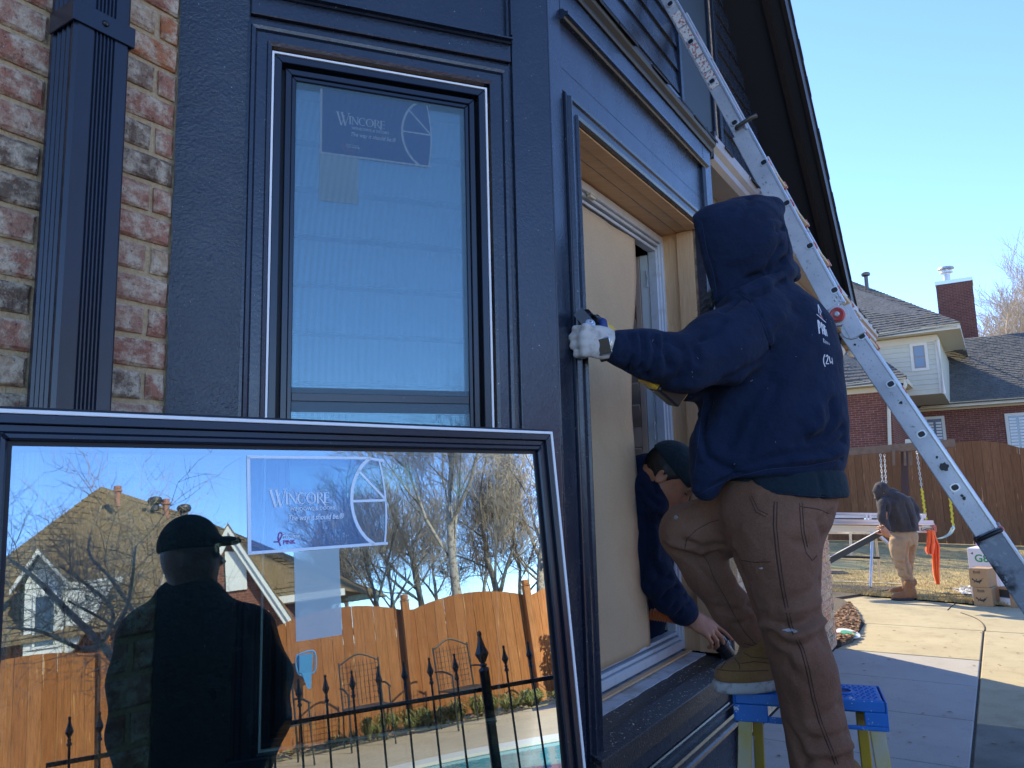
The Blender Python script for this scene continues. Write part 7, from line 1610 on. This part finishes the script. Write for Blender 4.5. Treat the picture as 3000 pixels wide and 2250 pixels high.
F=[([(1950,1600),(2000,1622),(2060,1640),(2100,1625),(2150,1622)],-.012,.010),([(2010,1588),(2060,1602),(2120,1600)],-.008,.012),([(1960,1590),(2010,1605),(2050,1600)],.004,.010),([(2120,1440),(2060,1500),(2090,1560)],-.004,.020),
 ([(2150,1600),(2100,1612),(2050,1590),(2010,1560)],.004,.014),([(2030,1640),(2080,1700),(2110,1750),(2150,1800)],-.005,.010),([(2060,1640),(2100,1680),(2150,1700)],.005,.018),([(2104,1780),(2150,1790),(2200,1770)],-.008,.010),([(2150,1830),(2200,1815),(2240,1800)],-.006,.010),
 ([(2100,1470),(2150,1620),(2180,1692),(2207,1775),(2235,1850)],-.004,.012),
 ([(2402,1700),(2380,1730),(2330,1750),(2270,1760)],-.004,.012),([(2400,1790),(2375,1820),(2320,1835),(2270,1830)],-.010,.012),([(2410,1820),(2375,1848),(2330,1862)],.008,.012),([(2420,1860),(2390,1885),(2330,1900),(2290,1880),(2255,1850)],-.010,.014),([(2395,1760),(2350,1785),(2300,1790)],.006,.014),([(2424,1895),(2380,1930),(2350,1990)],-.005,.020),([(2235,1830),(2280,1845),(2310,1870)],.008,.014),([(2250,1900),(2300,1930),(2340,1990)],-.006,.018),
 ([(2430,1560),(2380,1600),(2330,1590)],-.005,.014),([(2440,1500),(2400,1530),(2410,1560)],-.006,.012),
 ([(2465,2060),(2430,2090),(2380,2110)],-.006,.014),([(2485,2140),(2440,2165),(2380,2170)],-.008,.012),([(2490,2185),(2440,2205),(2370,2200)],.006,.012),([(2490,2215),(2430,2235),(2350,2230)],-.009,.012),([(2300,2120),(2330,2170),(2350,2220)],-.007,.014),([(2340,1950),(2350,2050),(2380,2130)],.005,.02)]
trs=sdf_obj('trousers',S,MT['brown_duck'],wk,folds=F,smooth_it=2,noise=[(12,12,9,.003,0),(30,30,34,.0012,0)])
bvt=bvh_of(trs)
SEAM=[(2268,1470),(2266,1540),(2274,1620),(2288,1720),(2312,1835),(2345,1900),(2362,1960),(2378,2040),(2400,2120),(2432,2200),(2450,2248)]
stitch(bvt,SEAM,trs,'thread',.0016); stitch(bvt,[(x+9,y) for x,y in SEAM],trs,'thread',.0012)
for l in ([(2195,1455),(2215,1500),(2250,1518)],[(2202,1452),(2222,1494),(2256,1510)],[(2342,1475),(2348,1560),(2362,1620),(2380,1642),(2396,1625)],[(2350,1475),(2356,1558),(2368,1612)],[(2345,1484),(2400,1492),(2436,1508)],[(2165,1640),(2210,1648),(2268,1645)],[(2006,1608),(2012,1580),(2040,1552),(2080,1530),(2110,1522)],[(2055,1620),(2075,1650),(2090,1690),(2130,1760),(2150,1800),(2180,1850),(2230,1905)],[(2180,1885),(2215,1893),(2243,1890)]): stitch(bvt,l,trs,'thread',.0012)
def splat(bv,x,y,rx,ry,par,m,seed=0):
    rn=random.Random(seed); pts=[]
    for i in range(10):
        t=2*math.pi*i/10; d=ray(x+rx*math.cos(t)*rn.uniform(.6,1.1),y+ry*math.sin(t)*rn.uniform(.6,1.1)).normalized(); h=bv.ray_cast(EYE,d)
        if h[0] is not None: pts.append(h[0]-d*.0016)
    if len(pts)>3: mb=MB(); mb.add(pts,[tuple(range(len(pts)))]); mb.build('paint_smear',MT['sole'],par,fixn=False)
splat(bvt,2312,1846,22,5,trs,'sole',1); splat(bvt,1980,1516,7,7,trs,'sole',2); splat(bvt,2230,1665,7,3,trs,'sole',3); splat(bvt,2330,1850,8,4,trs,'sole',4)
# boots
zc=.908
b1=boot(wk,Vector((.600,2.315,zc)),Vector((.865,2.375,zc)),.115,.105,'suede','sole',shaft=P(2222,1895,2.34))
bvb=bvh_of(b1)
for l in ([(2112,1958),(2128,1936),(2150,1925)],[(2150,1925),(2165,1945),(2168,1962)],[(2165,1945),(2210,1938),(2262,1944)],[(2178,1912),(2200,1925),(2262,1930)],[(2092,1960),(2140,1966),(2200,1966),(2262,1964)]): stitch(bvb,l,b1,'thread',.0011)
b2=boot(wk,Vector((.66,2.10,.60)),Vector((.94,2.19,.60)),.10,.105,'suede','sole')
# gloved hand, watch
G,fr_g=hand(wk,P(1806,1010,1.893),P(1728,999,1.868),Vector((0,1,0)),1.25,'glove','glove',1.06,side=-1,thumb=Vector((.1,.6,.6)),spread=.1,bends=[1.5,1.5,1.5,1.5],kf=.009,tb=.018)
mb=MB()
S=SDF(T(P(1700,1060,1.84)-Vector((.02,.02,.02))),T(P(1800,930,1.99)+Vector((.02,.04,.02))),.004)
S.cap(pz(1716,1032,1.885),pz(1762,1036,1.895),.008,.009,.005); S.cap(pz(1722,1034,1.90),pz(1758,1038,1.91),.010,.010,.008); S.cap(pz(1768,958,1.89),pz(1766,944,1.892),.0115,.0115,.003)
sdf_obj('rubber_palm',S,MT['glove_blue'],G,smooth_it=1)
wt_c=P(1770,1014,1.862); fx_=(Vector((.98,-.06,.20))).normalized(); fz_=Vector((-.20,-.12,.97)); fy_=fz_.cross(fx_).normalized(); fz_=fx_.cross(fy_).normalized()
if fy_.y>0: fy_=-fy_
FWt=Fr(wt_c,fx_,fy_,fz_)
wtc=MB(); wtc.box(FWt,-.0185,.0185,-.008,.004,-.0225,.0225); wo=wtc.build('watch_case',MT['chrome'],wk,bevel=.006,seg=3)
mb=MB(); mb.box(FWt,-.0150,.0150,.0041,.0055,-.0190,.0190); mb.build('watch_face',MT['screenblack'],wo,bevel=.003,seg=2)
mb=MB(); mb.box(FWt,.0186,.0225,-.004,.002,-.004,.010); mb.build('crown',MT['chrome'],wo,bevel=.001)
mb=MB(); pts=[FWt(0.004*math.sin(t)*0,-.004-.034+.036*math.cos(t),.036*math.sin(t)) for t in [R_(a) for a in range(-160,161,20)]]
for a,b in zip(pts[:-1],pts[1:]): mb.beam(a,b,.026,.003,up=(a-FWt(0,-.038,0)).normalized())
mb.build('strap',MT['black_plastic'],wo)
# oscillating tool
tl=thing('oscillating_tool',P(1840,1040,1.97),'yellow and black cordless oscillating tool gripped in the gloved hand','power tool')
A,B=P(1735,945,1.925),P(1960,1134,2.02); d=(B-A).normalized(); mb=MB(); mb.tube([A+d*.0,A+d*.02,A+d*.10,A+d*.16,B],[.024,.028,.024,.022,.026],12); mb.build('body_shell',MT['tool_yellow'],tl,smooth=True)
mb=MB(); mb.tube([P(1712,925,1.90),A,A+d*.02],[.020,.026,.026],12); mb.tube([P(1716,925,1.90),P(1706,955,1.885)],[.018,.012],10); mb.build('gear_head',MT['black_plastic'],tl,smooth=True)
mb=MB(); c=P(1728,951,1.875); mb.lathe(c,Vector((.2,-.9,.3)),[(.011,-.004),(.013,0),(.013,.006),(.007,.008),(.007,.005)],14); mb.build('blade_bolt',MT['chrome'],tl,smooth='auto')
mb=MB(); mb.beam(P(1722,945,1.872),P(1692,912,1.87),.030,.0015,up=Vector((0,-1,.2))); mb.beam(P(1700,930,1.874),P(1722,960,1.874),.020,.004,up=Vector((0,-1,.2))); mb.build('blade',MT['black_plastic'],tl)
_,s_,u_=basis(d,up=Vector((0,-1,0))); FT=Fr(B,d,s_,u_)
mb=MB(); mb.box(FT,-.035,.045,-.032,.034,-.03,.028); mb.build('battery_pack',MT['black_plastic'],tl,bevel=.006,seg=2)
mb=MB(); mb.box(FT,-.075,-.0352,-.033,.035,-.031,.029); mb.build('battery_collar',MT['tool_yellow'],tl,bevel=.004); mb=MB(); mb.box(FT,-.01,.040,-.034,-.0325,-.02,.02); mb.box(FT,.0455,.0475,-.02,.02,-.02,.02); mb.build('battery_band',MT['tool_yellow'],tl,bevel=.0004)
mb=MB(); mb.tube(bez([P(1920,1148,2.02),P(1905,1142,2.02),P(1882,1122,2.01),P(1880,1118,2.01),P(1900,1124,2.02),P(1930,1135,2.03)],5),.0016,5); mb.build('belt_hook',MT['chrome'],tl,smooth=True)
# far hand of the worker holding the tool grip
hand(wk,P(2000,1122,2.11),P(1945,1095,2.05),Vector((-.2,-1,.1)),.9,'glove','glove',1.0,side=1)
# ---------- crouching worker in the window ----------
w2=thing('person',P(1900,1700,2.75),'worker in dark cap and navy hoodie bending through the open window with a hose','person')
# head: frame with face direction
Yh=2.70
fc=Vector((.68,-.20,-.70)).normalized(); sd=Vector((.25,.97,0)).normalized(); sd=(sd-fc*sd.dot(fc)).normalized(); upv=sd.cross(fc).normalized(); upv=upv if upv.z>0 else -upv
hc=P(1938,1395,Yh-.074)+fc*.008+sd*.074+upv*.030; ax=[T(fc),T(sd),T(upv)]
S=SDF(T(hc-Vector((.30,.22,.25))),T(hc+Vector((.20,.24,.16))),.0045)
HP=lambda a,b,c: T(hc+fc*a+sd*b+upv*c)
S.ell(T(hc),(.095,.073,.085),.02,ax); S.ell(HP(.045,0,-.055),(.052,.056,.060),.03,ax); S.cap(HP(.012,-.045,-.072),HP(.062,-.018,-.108),.020,.020,.02); S.cap(HP(.012,.045,-.072),HP(.062,.018,-.108),.020,.020,.02); S.ell(HP(.078,0,-.108),(.018,.024,.017),.014,ax)
S.cap(HP(.088,0,-.012),HP(.106,0,-.048),.008,.0115,.010); S.ell(HP(.097,-.010,-.050),(.009,.008,.007),.005,ax); S.ell(HP(.097,.010,-.050),(.009,.008,.007),.005,ax)
S.cap(HP(.090,-.034,.004),HP(.095,-.008,.0),.008,.007,.012); S.cap(HP(.090,.034,.004),HP(.095,.008,.0),.008,.007,.012); S.ell(HP(.094,-.031,-.016),(.012,.014,.009),.008,ax,'s'); S.ell(HP(.094,.031,-.016),(.012,.014,.009),.008,ax,'s')
S.ell(HP(.080,-.031,-.016),(.0125,.013,.012),.003,ax); S.ell(HP(.080,.031,-.016),(.0125,.013,.012),.003,ax)
S.cap(HP(.093,-.020,-.076),HP(.098,0,-.073),.005,.0065,.006); S.cap(HP(.093,.020,-.076),HP(.098,0,-.073),.005,.0065,.006); S.cap(HP(.091,-.016,-.084),HP(.095,.0,-.086),.005,.007,.006); S.cap(HP(.091,.016,-.084),HP(.095,.0,-.086),.005,.007,.006); S.cap(HP(.099,-.024,-.0795),HP(.1035,0,-.0795),.0022,.0022,.003,op='s')
S.cap(HP(-.03,0,-.06),T(hc+Vector((-.09,.05,-.06))),.050,.050,.03)
for s_ in (-1,1):
    S.ell(HP(-.008,s_*.074,-.030),(.018,.006,.030),.008,ax); S.ell(HP(-.006,s_*.079,-.028),(.010,.005,.019),.004,ax,'s')
body2=sdf_obj('body',S,MT['skin'],w2,smooth_it=1)
S=SDF(T(hc-Vector((.14,.14,.14))),T(hc+Vector((.16,.14,.14))),.005); S.ell(HP(-.004,0,.006),(.099,.079,.088),.01,ax); S.half(HP(.035,0,-.004),T((fc*.7-upv*.55).normalized())); S.half(HP(-.02,0,-.056),T(-upv)); sdf_obj('hair',S,MT['hair'],w2,smooth_it=1,noise=[(60,60,60,.002,0)])
S=SDF(T(hc-Vector((.16,.16,.14))),T(hc+Vector((.24,.20,.18))),.005); S.ell(HP(-.002,0,.022),(.104,.084,.088),.01,ax); S.half(HP(.0,0,.012),T((-upv*.97-fc*.16).normalized()))
br_=S.sub(); br_.ell(HP(.105,0,.020),(.082,.072,.030),.01,ax); br_.half(HP(.08,0,.010),T((-upv+fc*.15).normalized())); br_.ell(HP(.090,0,.004),(.085,.078,.024),.004,ax,'s'); S.merge(br_,.006); S.ell(HP(0,0,.112),(.008,.008,.006),.004,ax)
capo=sdf_obj('cap',S,MT['capcloth'],w2,smooth_it=1)
bvc=bvh_of(capo)
for l in ([(1992,1322),(1980,1350),(1976,1400)],[(1992,1322),(2010,1340),(2022,1380)],[(1975,1400),(1995,1418),(2028,1440)]): stitch(bvc,l,capo,'navy_thread',.0008)
for s_ in (-1,):
    mb=MB(); mb.tube([Vector(HP(.091,s_*.040,.006)),Vector(HP(.098,s_*.026,.009)),Vector(HP(.100,s_*.012,.004))],[.003,.004,.003],5); mb.build('eyebrow',MT['hair'],w2,smooth=True)
    mb=MB(); mb.tube([Vector(HP(.086,s_*.042,-.020)),Vector(HP(.0935,s_*.031,-.0225)),Vector(HP(.093,s_*.019,-.019))],.0018,5); mb.build('eyelash',MT['hair'],w2,smooth=True)
# hoodie of crouching worker
S=SDF(T(Vector((.20,2.45,.80))),T(Vector((.78,3.35,1.66))),.008)
S.caps([(pz(1892,1392,2.76),.062),(pz(1898,1440,2.70),.066),(pz(1915,1480,2.66),.052)],.03); S.cap(pz(1893,1372,2.80),pz(1920,1372,2.76),.030,.024,.02); S.cap(pz(1922,1385,2.74),pz(1937,1462,2.68),.022,.022,.02); S.cap(pz(1900,1400,2.80),pz(1800,1420,2.85),.085,.09,.05)
S.caps([(pz(1850,1520,2.85),.14),(pz(1840,1640,2.9),.15),(pz(1830,1800,2.95),.14),(pz(1840,1900,3.0),.13)],.05); S.cap(pz(1860,1470,2.80),pz(1870,1640,2.84),.10,.11,.05)
S.caps([(pz(1885,1510,2.72),.070),(pz(1895,1600,2.70),.068),(pz(1920,1690,2.68),.062),(pz(1958,1745,2.70),.056),(pz(2000,1788,2.74),.046),(pz(2012,1797,2.75),.038)],.03)
F=[([(1940,1760),(1960,1735),(1985,1720)],-.010,.010),([(1968,1785),(1985,1760),(2010,1745)],-.008,.008),([(1905,1720),(1935,1700),(1965,1690)],-.009,.012),([(1880,1480),(1900,1540),(1895,1620),(1930,1680)],-.008,.012),([(1875,1420),(1895,1450),(1930,1480)],-.008,.010),([(1870,1450),(1890,1490),(1935,1515)],-.008,.010),([(1915,1545),(1925,1600),(1920,1650)],.006,.012),([(1870,1560),(1885,1640),(1880,1700)],-.006,.014),([(1905,1370),(1910,1400),(1925,1440)],-.008,.009),([(1985,1800),(2003,1778),(2020,1770)],-.006,.006)]
h2=sdf_obj('hoodie',S,MT['navy'],w2,folds=F,smooth_it=2,noise=[(14,14,16,.003,0)])
S=SDF((.15,2.7,.3),(.95,3.5,1.1),.012); S.caps([(pz(1840,1900,3.02),.13),(pz(1890,1960,3.05),.12),(pz(1900,2080,3.1),.10)],.05); S.cap(pz(1900,1900,2.98),pz(1960,2000,3.0),.10,.09,.05); sdf_obj('trousers',S,MT['navy'],w2)
Hh,_=hand(w2,P(2022,1806,2.755),P(2070,1838,2.735),Vector((-.35,.75,-.45)),.42,'skin','hand',1.0,side=1,thumb=Vector((.3,.5,-.7)),bends=[.18,.5,.62,.7])
# hose
hs=thing('vacuum_hose',P(1980,1820,2.75),'orange ribbed vacuum hose with black nozzle held by the crouching worker','hose')
path=bez([P(1780,1790,2.95),P(1860,1796,2.85),P(1930,1802,2.80),P(1985,1812,2.77),P(2035,1828,2.765),P(2075,1846,2.765),P(2102,1872,2.765)],16)
rr=[.022+(.0028 if i%2 else -.0012) for i in range(len(path))]
# denser corrugation
dense=[]; 
for a,b in zip(path[:-1],path[1:]): n=max(1,int((b-a).length/.0032)); dense+=[a.lerp(b,i/n) for i in range(n)]
mb=MB(); mb.tube(dense,[.0195+.0026*(1 if (i//1)%2 else -1) for i in range(len(dense))],16); mb.build('corrugated_tube',MT['orange_hose'],hs,smooth='auto')
d=(P(2128,1908,2.77)-P(2102,1872,2.765)).normalized(); c=P(2102,1872,2.765); mb=MB(); mb.lathe(c,d,[(.021,-.004),(.026,0),(.026,.018),(.029,.020),(.029,.034),(.025,.036),(.023,.070),(.021,.074)],20); mb.build('nozzle',MT['black_plastic'],hs,smooth='auto')
# ---------- far worker at the brake ----------
w3=thing('person',Vector((4.95,10.1,0)),'far worker in charcoal hooded jacket and tan trousers bending over the metal brake','person')
Yf=10.1
S=SDF((4.15,9.55,.85),(5.75,10.75,1.62),.016)
S.loft(lsec([(1438,2592,2622,Yf,.09),(1447,2578,2645,Yf,.14),(1460,2570,2662,Yf,.17),(1480,2570,2672,Yf,.175),(1510,2578,2680,Yf,.175),(1540,2592,2687,Yf,.17),(1562,2604,2688,Yf,.165)],Yf,.16),.03)
hd=S.sub(); hd.ell(pz(2585,1436,Yf),(.095,.105,.100),.03); hd.cap(pz(2566,1450,Yf),pz(2580,1430,Yf),.060,.08,.03); hd.cap(pz(2600,1440,Yf),pz(2622,1448,Yf),.06,.07,.04); n__=Vector((-.75,0,-.55)).normalized(); hd.half(T(P(2556,1452,Yf)),T(n__)); hd.ell(pz(2552,1452,Yf+.02),(.05,.07,.05),.01,op='s'); S.merge(hd,.025)
S.caps([(pz(2590,1478,Yf-.12),.080),(pz(2587,1515,Yf-.17),.064),(pz(2594,1545,Yf-.20),.054),(pz(2603,1562,Yf-.22),.044)],.035); S.caps([(pz(2662,1470,Yf+.08),.075),(pz(2680,1495,Yf+.08),.058),(pz(2684,1518,Yf+.04),.048),(pz(2672,1530,Yf+.0),.042)],.035)
a,b=P(2600,1568,Yf),P(2690,1551,Yf); n__=(b-a).cross(Vector((0,1,0))).normalized(); n__=n__ if n__.z<0 else -n__; 
jk=sdf_obj('jacket',S,MT['char'],w3,folds=[([(2600,1480),(2604,1520),(2612,1560)],-.022,.02),([(2655,1475),(2668,1510),(2676,1540)],-.018,.02),([(2640,1500),(2632,1560)],-.012,.025),([(2620,1470),(2640,1530),(2650,1560)],.012,.03),([(2600,1452),(2625,1462)],-.018,.018),([(2660,1540),(2630,1555),(2610,1560)],-.012,.018),([(2575,1425),(2590,1445)],-.012,.014)],noise=[(8,8,8,.012,0),(22,22,22,.004,0)])
S=SDF((4.45,9.6,.12),(5.75,10.7,1.12),.014)
S.loft(lsec([(1555,2612,2686,Yf,.13),(1575,2608,2688,Yf,.14),(1600,2608,2686,Yf,.13)],Yf,.13),.03)
S.loft(lsec([(1575,2608,2662,Yf-.04,.10),(1600,2607,2660,Yf-.05,.10),(1640,2612,2662,Yf-.05,.09),(1680,2631,2673,Yf-.04,.08),(1710,2646,2678,Yf-.02,.066),(1738,2655,2684,Yf,.058)],Yf,.09),.02)
S.loft(lsec([(1575,2652,2688,Yf+.08,.10),(1600,2654,2686,Yf+.09,.10),(1640,2652,2676,Yf+.13,.08),(1690,2648,2670,Yf+.2,.06),(1732,2636,2660,Yf+.28,.055)],Yf,.09),.02)
sdf_obj('trousers',S,MT['khaki'],w3,folds=[([(2660,1590),(2656,1640),(2664,1680)],-.02,.016),([(2612,1640),(2640,1650),(2665,1645)],-.014,.016),([(2635,1690),(2655,1694),(2680,1688)],-.014,.014),([(2625,1665),(2645,1672),(2672,1666)],-.012,.014),([(2640,1704),(2662,1710),(2680,1704)],-.012,.012),([(2672,1575),(2676,1600),(2670,1620)],-.012,.015)],noise=[(12,12,12,.010,0),(30,30,30,.003,0)])
Jf=dict(head=pz(2585,1445,Yf),neck=pz(2600,1465,Yf),chest=pz(2630,1490,Yf),pelvis=pz(2660,1575,Yf),shL=pz(2600,1485,Yf-.15),elL=pz(2592,1540,Yf-.2),wrL=pz(2603,1568,Yf-.25),shR=pz(2665,1480,Yf+.1),elR=pz(2675,1510,Yf+.1),wrR=pz(2670,1545,Yf),hipL=pz(2640,1590,Yf-.05),knL=pz(2650,1655,Yf-.05),anL=pz(2678,1738,Yf),hipR=pz(2668,1590,Yf+.08),knR=pz(2662,1650,Yf+.12),anR=pz(2650,1728,Yf+.28))
under_body(w3,Jf,res=.016,rs=.8,ls=.6)
boot(w3,Vector((GZ(2622,1757).x-.02,GZ(2640,1758).y,0)),Vector((GZ(2697,1762).x,GZ(2640,1758).y-.02,0)),.17,.12,'suede2','black_plastic',lace=False,shaft=P(2673,1705,Yf)); boot(w3,Vector((GZ(2608,1744).x,10.42,0)),Vector((GZ(2672,1744).x,10.40,0)),.15,.12,'suede2','black_plastic',lace=False)
hand(w3,P(2602,1568,Yf-.25),P(2592,1556,Yf-.26),Vector((0,1,0)),.7,'skin','hand',1.15,res=.006)
# ---------- bystander seen only in the glass ----------
w4=thing('person',Vector((RD(600,2000,2.97).x,RD(600,2000,2.97).y,0)),'person in cap and hooded top standing by the camera, dark in the leaning window','person')
D4=2.92
def r4_(x,y,d=D4): return T(RD(x,y,d))
q=[r4_(x,y) for x,y in ((300,1500),(900,1500),(300,2260),(900,2260))]; lo=np.min(q,0)-.25; hi=np.max(q,0)+.25; lo[2]=.72
S=SDF(lo,hi,.015)
S.caps([(r4_(565,1835),.15),(r4_(590,1960),.205),(r4_(600,2120),.21),(r4_(600,2300),.20)],.06); S.cap(r4_(450,1850),r4_(715,1845),.085,.085,.06)
S.caps([(r4_(425,1875),.085),(r4_(395,1990),.072),(r4_(385,2150),.062),(r4_(398,2340,D4-.1),.045)],.04); S.caps([(r4_(745,1860),.085),(r4_(805,1980),.068),(r4_(800,2110,D4-.05),.06),(r4_(745,2320,D4-.15),.045)],.04)
S.caps([(r4_(505,1745),.05),(r4_(560,1760),.065),(r4_(625,1750),.045)],.03); S.cap(r4_(570,1745),r4_(575,1830),.075,.11,.04)
sdf_obj('hoodie',S,MT['blackcloth'],w4,noise=[(7,7,7,.008,0)])
lc=RD(600,2300,2.97); S=SDF((lc.x-.35,lc.y-.35,.06),(lc.x+.35,lc.y+.35,1.0),.018); 
for s_ in (-1,1): o_=az(TH)*(.10*s_); S.caps([(T(Vector((lc.x,lc.y,.92))+o_),.11),(T(Vector((lc.x,lc.y,.5))+o_*1.2),.08),(T(Vector((lc.x,lc.y,.10))+o_*1.3),.07)],.04)
sdf_obj('trousers',S,MT['blackcloth'],w4)
hx=(RD(660,1560,D4)-RD(480,1600,D4)).normalized(); hx.z=0; hx.normalize(); c=RD(562,1625,D4); hy=Vector((-hx.y,hx.x,0)); ax=[T(hx),T(hy),(0,0,1)]
S=SDF(T(c-Vector((.25,.25,.30))),T(c+Vector((.25,.25,.2))),.008); S.ell(T(c),(.095,.075,.105),.02,ax); S.ell(T(c+hx*.045-Z*.055),(.048,.052,.055),.03,ax); S.cap(T(c+hx*.09-Z*.01),T(c+hx*.108-Z*.035),.008,.012,.01); S.ell(T(c+hx*.07-Z*.10),(.02,.022,.015),.015,ax); S.cap(T(c-hx*.01-Z*.06),T(c-hx*.02-Z*.22),.056,.065,.03)
for s_ in (-1,1): S.ell(T(c-hx*.01+hy*(.074*s_)-Z*.02),(.016,.007,.028),.006,ax)
S.cap(T(c+hx*.09-Z*.075+hy*.02),T(c+hx*.09-Z*.075-hy*.02),.004,.004,.004)
sdf_obj('body',S,MT['skin_shaded'],w4,smooth_it=1)
S=SDF(T(c-Vector((.25,.25,.1))),T(c+Vector((.25,.25,.2))),.008); S.ell(T(c+Z*.03),(.106,.088,.112),.01,ax); S.half(T(c+Z*.015),(0,0,-1)); b_=S.sub(); b_.ell(T(c+hx*.108+Z*.030),(.066,.070,.022),.01,ax); b_.ell(T(c+hx*.10+Z*.013),(.07,.075,.02),.005,ax,'s'); S.merge(b_,.006); sdf_obj('cap',S,MT['blackcloth'],w4,smooth_it=1)
mb=MB(); mb.lathe(c+hx*.088+hy*.035-Z*.0,hx,[(.024,0),(.026,.006),(.022,.010)],14); mb.lathe(c+hx*.088-hy*.035-Z*.0,hx,[(.024,0),(.026,.006),(.022,.010)],14); mb.build('sunglasses',MT['black_plastic'],w4,smooth='auto')
hand(w4,RD(740,2330,D4-.15),RD(735,2390,D4-.2),Vector((0,0,-1)),.6,'skin_shaded','hand',1.0,res=.006); hand(w4,RD(400,2360,D4-.1),RD(405,2420,D4-.12),Vector((0,0,-1)),.6,'skin_shaded','hand',1.0,res=.006)
# ---------- photographer holding the phone ----------
w5=thing('person',Vector((-.12,-.42,0)),'photographer holding up a phone, dark shoulder at the left edge of the glass','person')
bx_,by_=-.07,-.44
S=SDF((-.55,-.75,.78),(.42,.08,1.62),.016)
S.caps([((bx_,by_,.88),.17),((bx_,by_,1.1),.18),((bx_,by_,1.36),.17)],.06); S.cap((bx_-.17,by_,1.42),(bx_+.17,by_,1.42),.085,.085,.06)
S.caps([((bx_+.20,by_,1.40),.075),((.27,-.06,1.18),.07),((.13,-.09,1.41),.042)],.04); S.caps([((bx_-.20,by_,1.40),.075),((bx_-.26,by_+.12,1.16),.06),((bx_-.02,by_+.33,1.40),.042)],.04); S.cap((bx_,by_+.01,1.42),(bx_,by_+.02,1.52),.09,.07,.04)
sdf_obj('jacket',S,MT['blackcloth'],w5)
S=SDF((-.5,-.75,.06),(.25,-.1,.98),.018)
for s_ in (-1,1): S.caps([((bx_+.1*s_,by_,.92),.11),((bx_+.11*s_,by_+.01,.5),.08),((bx_+.12*s_,by_,.10),.07)],.04)
sdf_obj('trousers',S,MT['blackcloth'],w5)
c=Vector((bx_+.02,by_+.04,1.66)); hx=Vector((.2,.98,0)).normalized(); hy=Vector((-hx.y,hx.x,0)); ax=[T(hx),T(hy),(0,0,1)]
S=SDF(T(c-Vector((.2,.2,.26))),T(c+Vector((.2,.2,.17))),.009); S.ell(T(c),(.095,.075,.11),.02,ax); S.ell(T(c+hx*.045-Z*.055),(.045,.05,.055),.03,ax); S.cap(T(c+hx*.09-Z*.01),T(c+hx*.105-Z*.035),.008,.012,.01); S.cap(T(c-hx*.01-Z*.06),T(c-hx*.02-Z*.2),.056,.06,.03)
for s_ in (-1,1): S.ell(T(c+hy*(.074*s_)-Z*.02),(.016,.007,.028),.006,ax)
sdf_obj('body',S,MT['skin'],w5,smooth_it=1)
S=SDF(T(c-Vector((.2,.2,.1))),T(c+Vector((.2,.2,.17))),.009); S.ell(T(c-hx*.01+Z*.012),(.099,.083,.112),.02,ax); S.half(T(c+hx*.05+Z*.01),T((hx-Z*.5).normalized())); sdf_obj('hair',S,MT['hair'],w5,smooth_it=1)
hand(w5,Vector((.13,-.08,1.42)),Vector((.135,-.035,1.46)),Vector((-1,0,.2)),.5,'skin','hand',1.0,res=.006); hand(w5,Vector((bx_-.02,by_+.34,1.41)),Vector((bx_+.02,by_+.395,1.45)),Vector((1,0,.2)),.5,'skin','hand',1.0,res=.006,side=-1)
ph=MB(); pf=Fr(EYE-Fd*.012,Rt,-Fd,Up); ph.box(pf,-.075,.02,0,.008,-.055,.02) if 0 else ph.box(pf,-.012,.135,.0,.008,-.060,.012); tag(ph.build('phone',MT['screenblack'],None,bevel=.003),'dark phone held up by the photographer','phone')
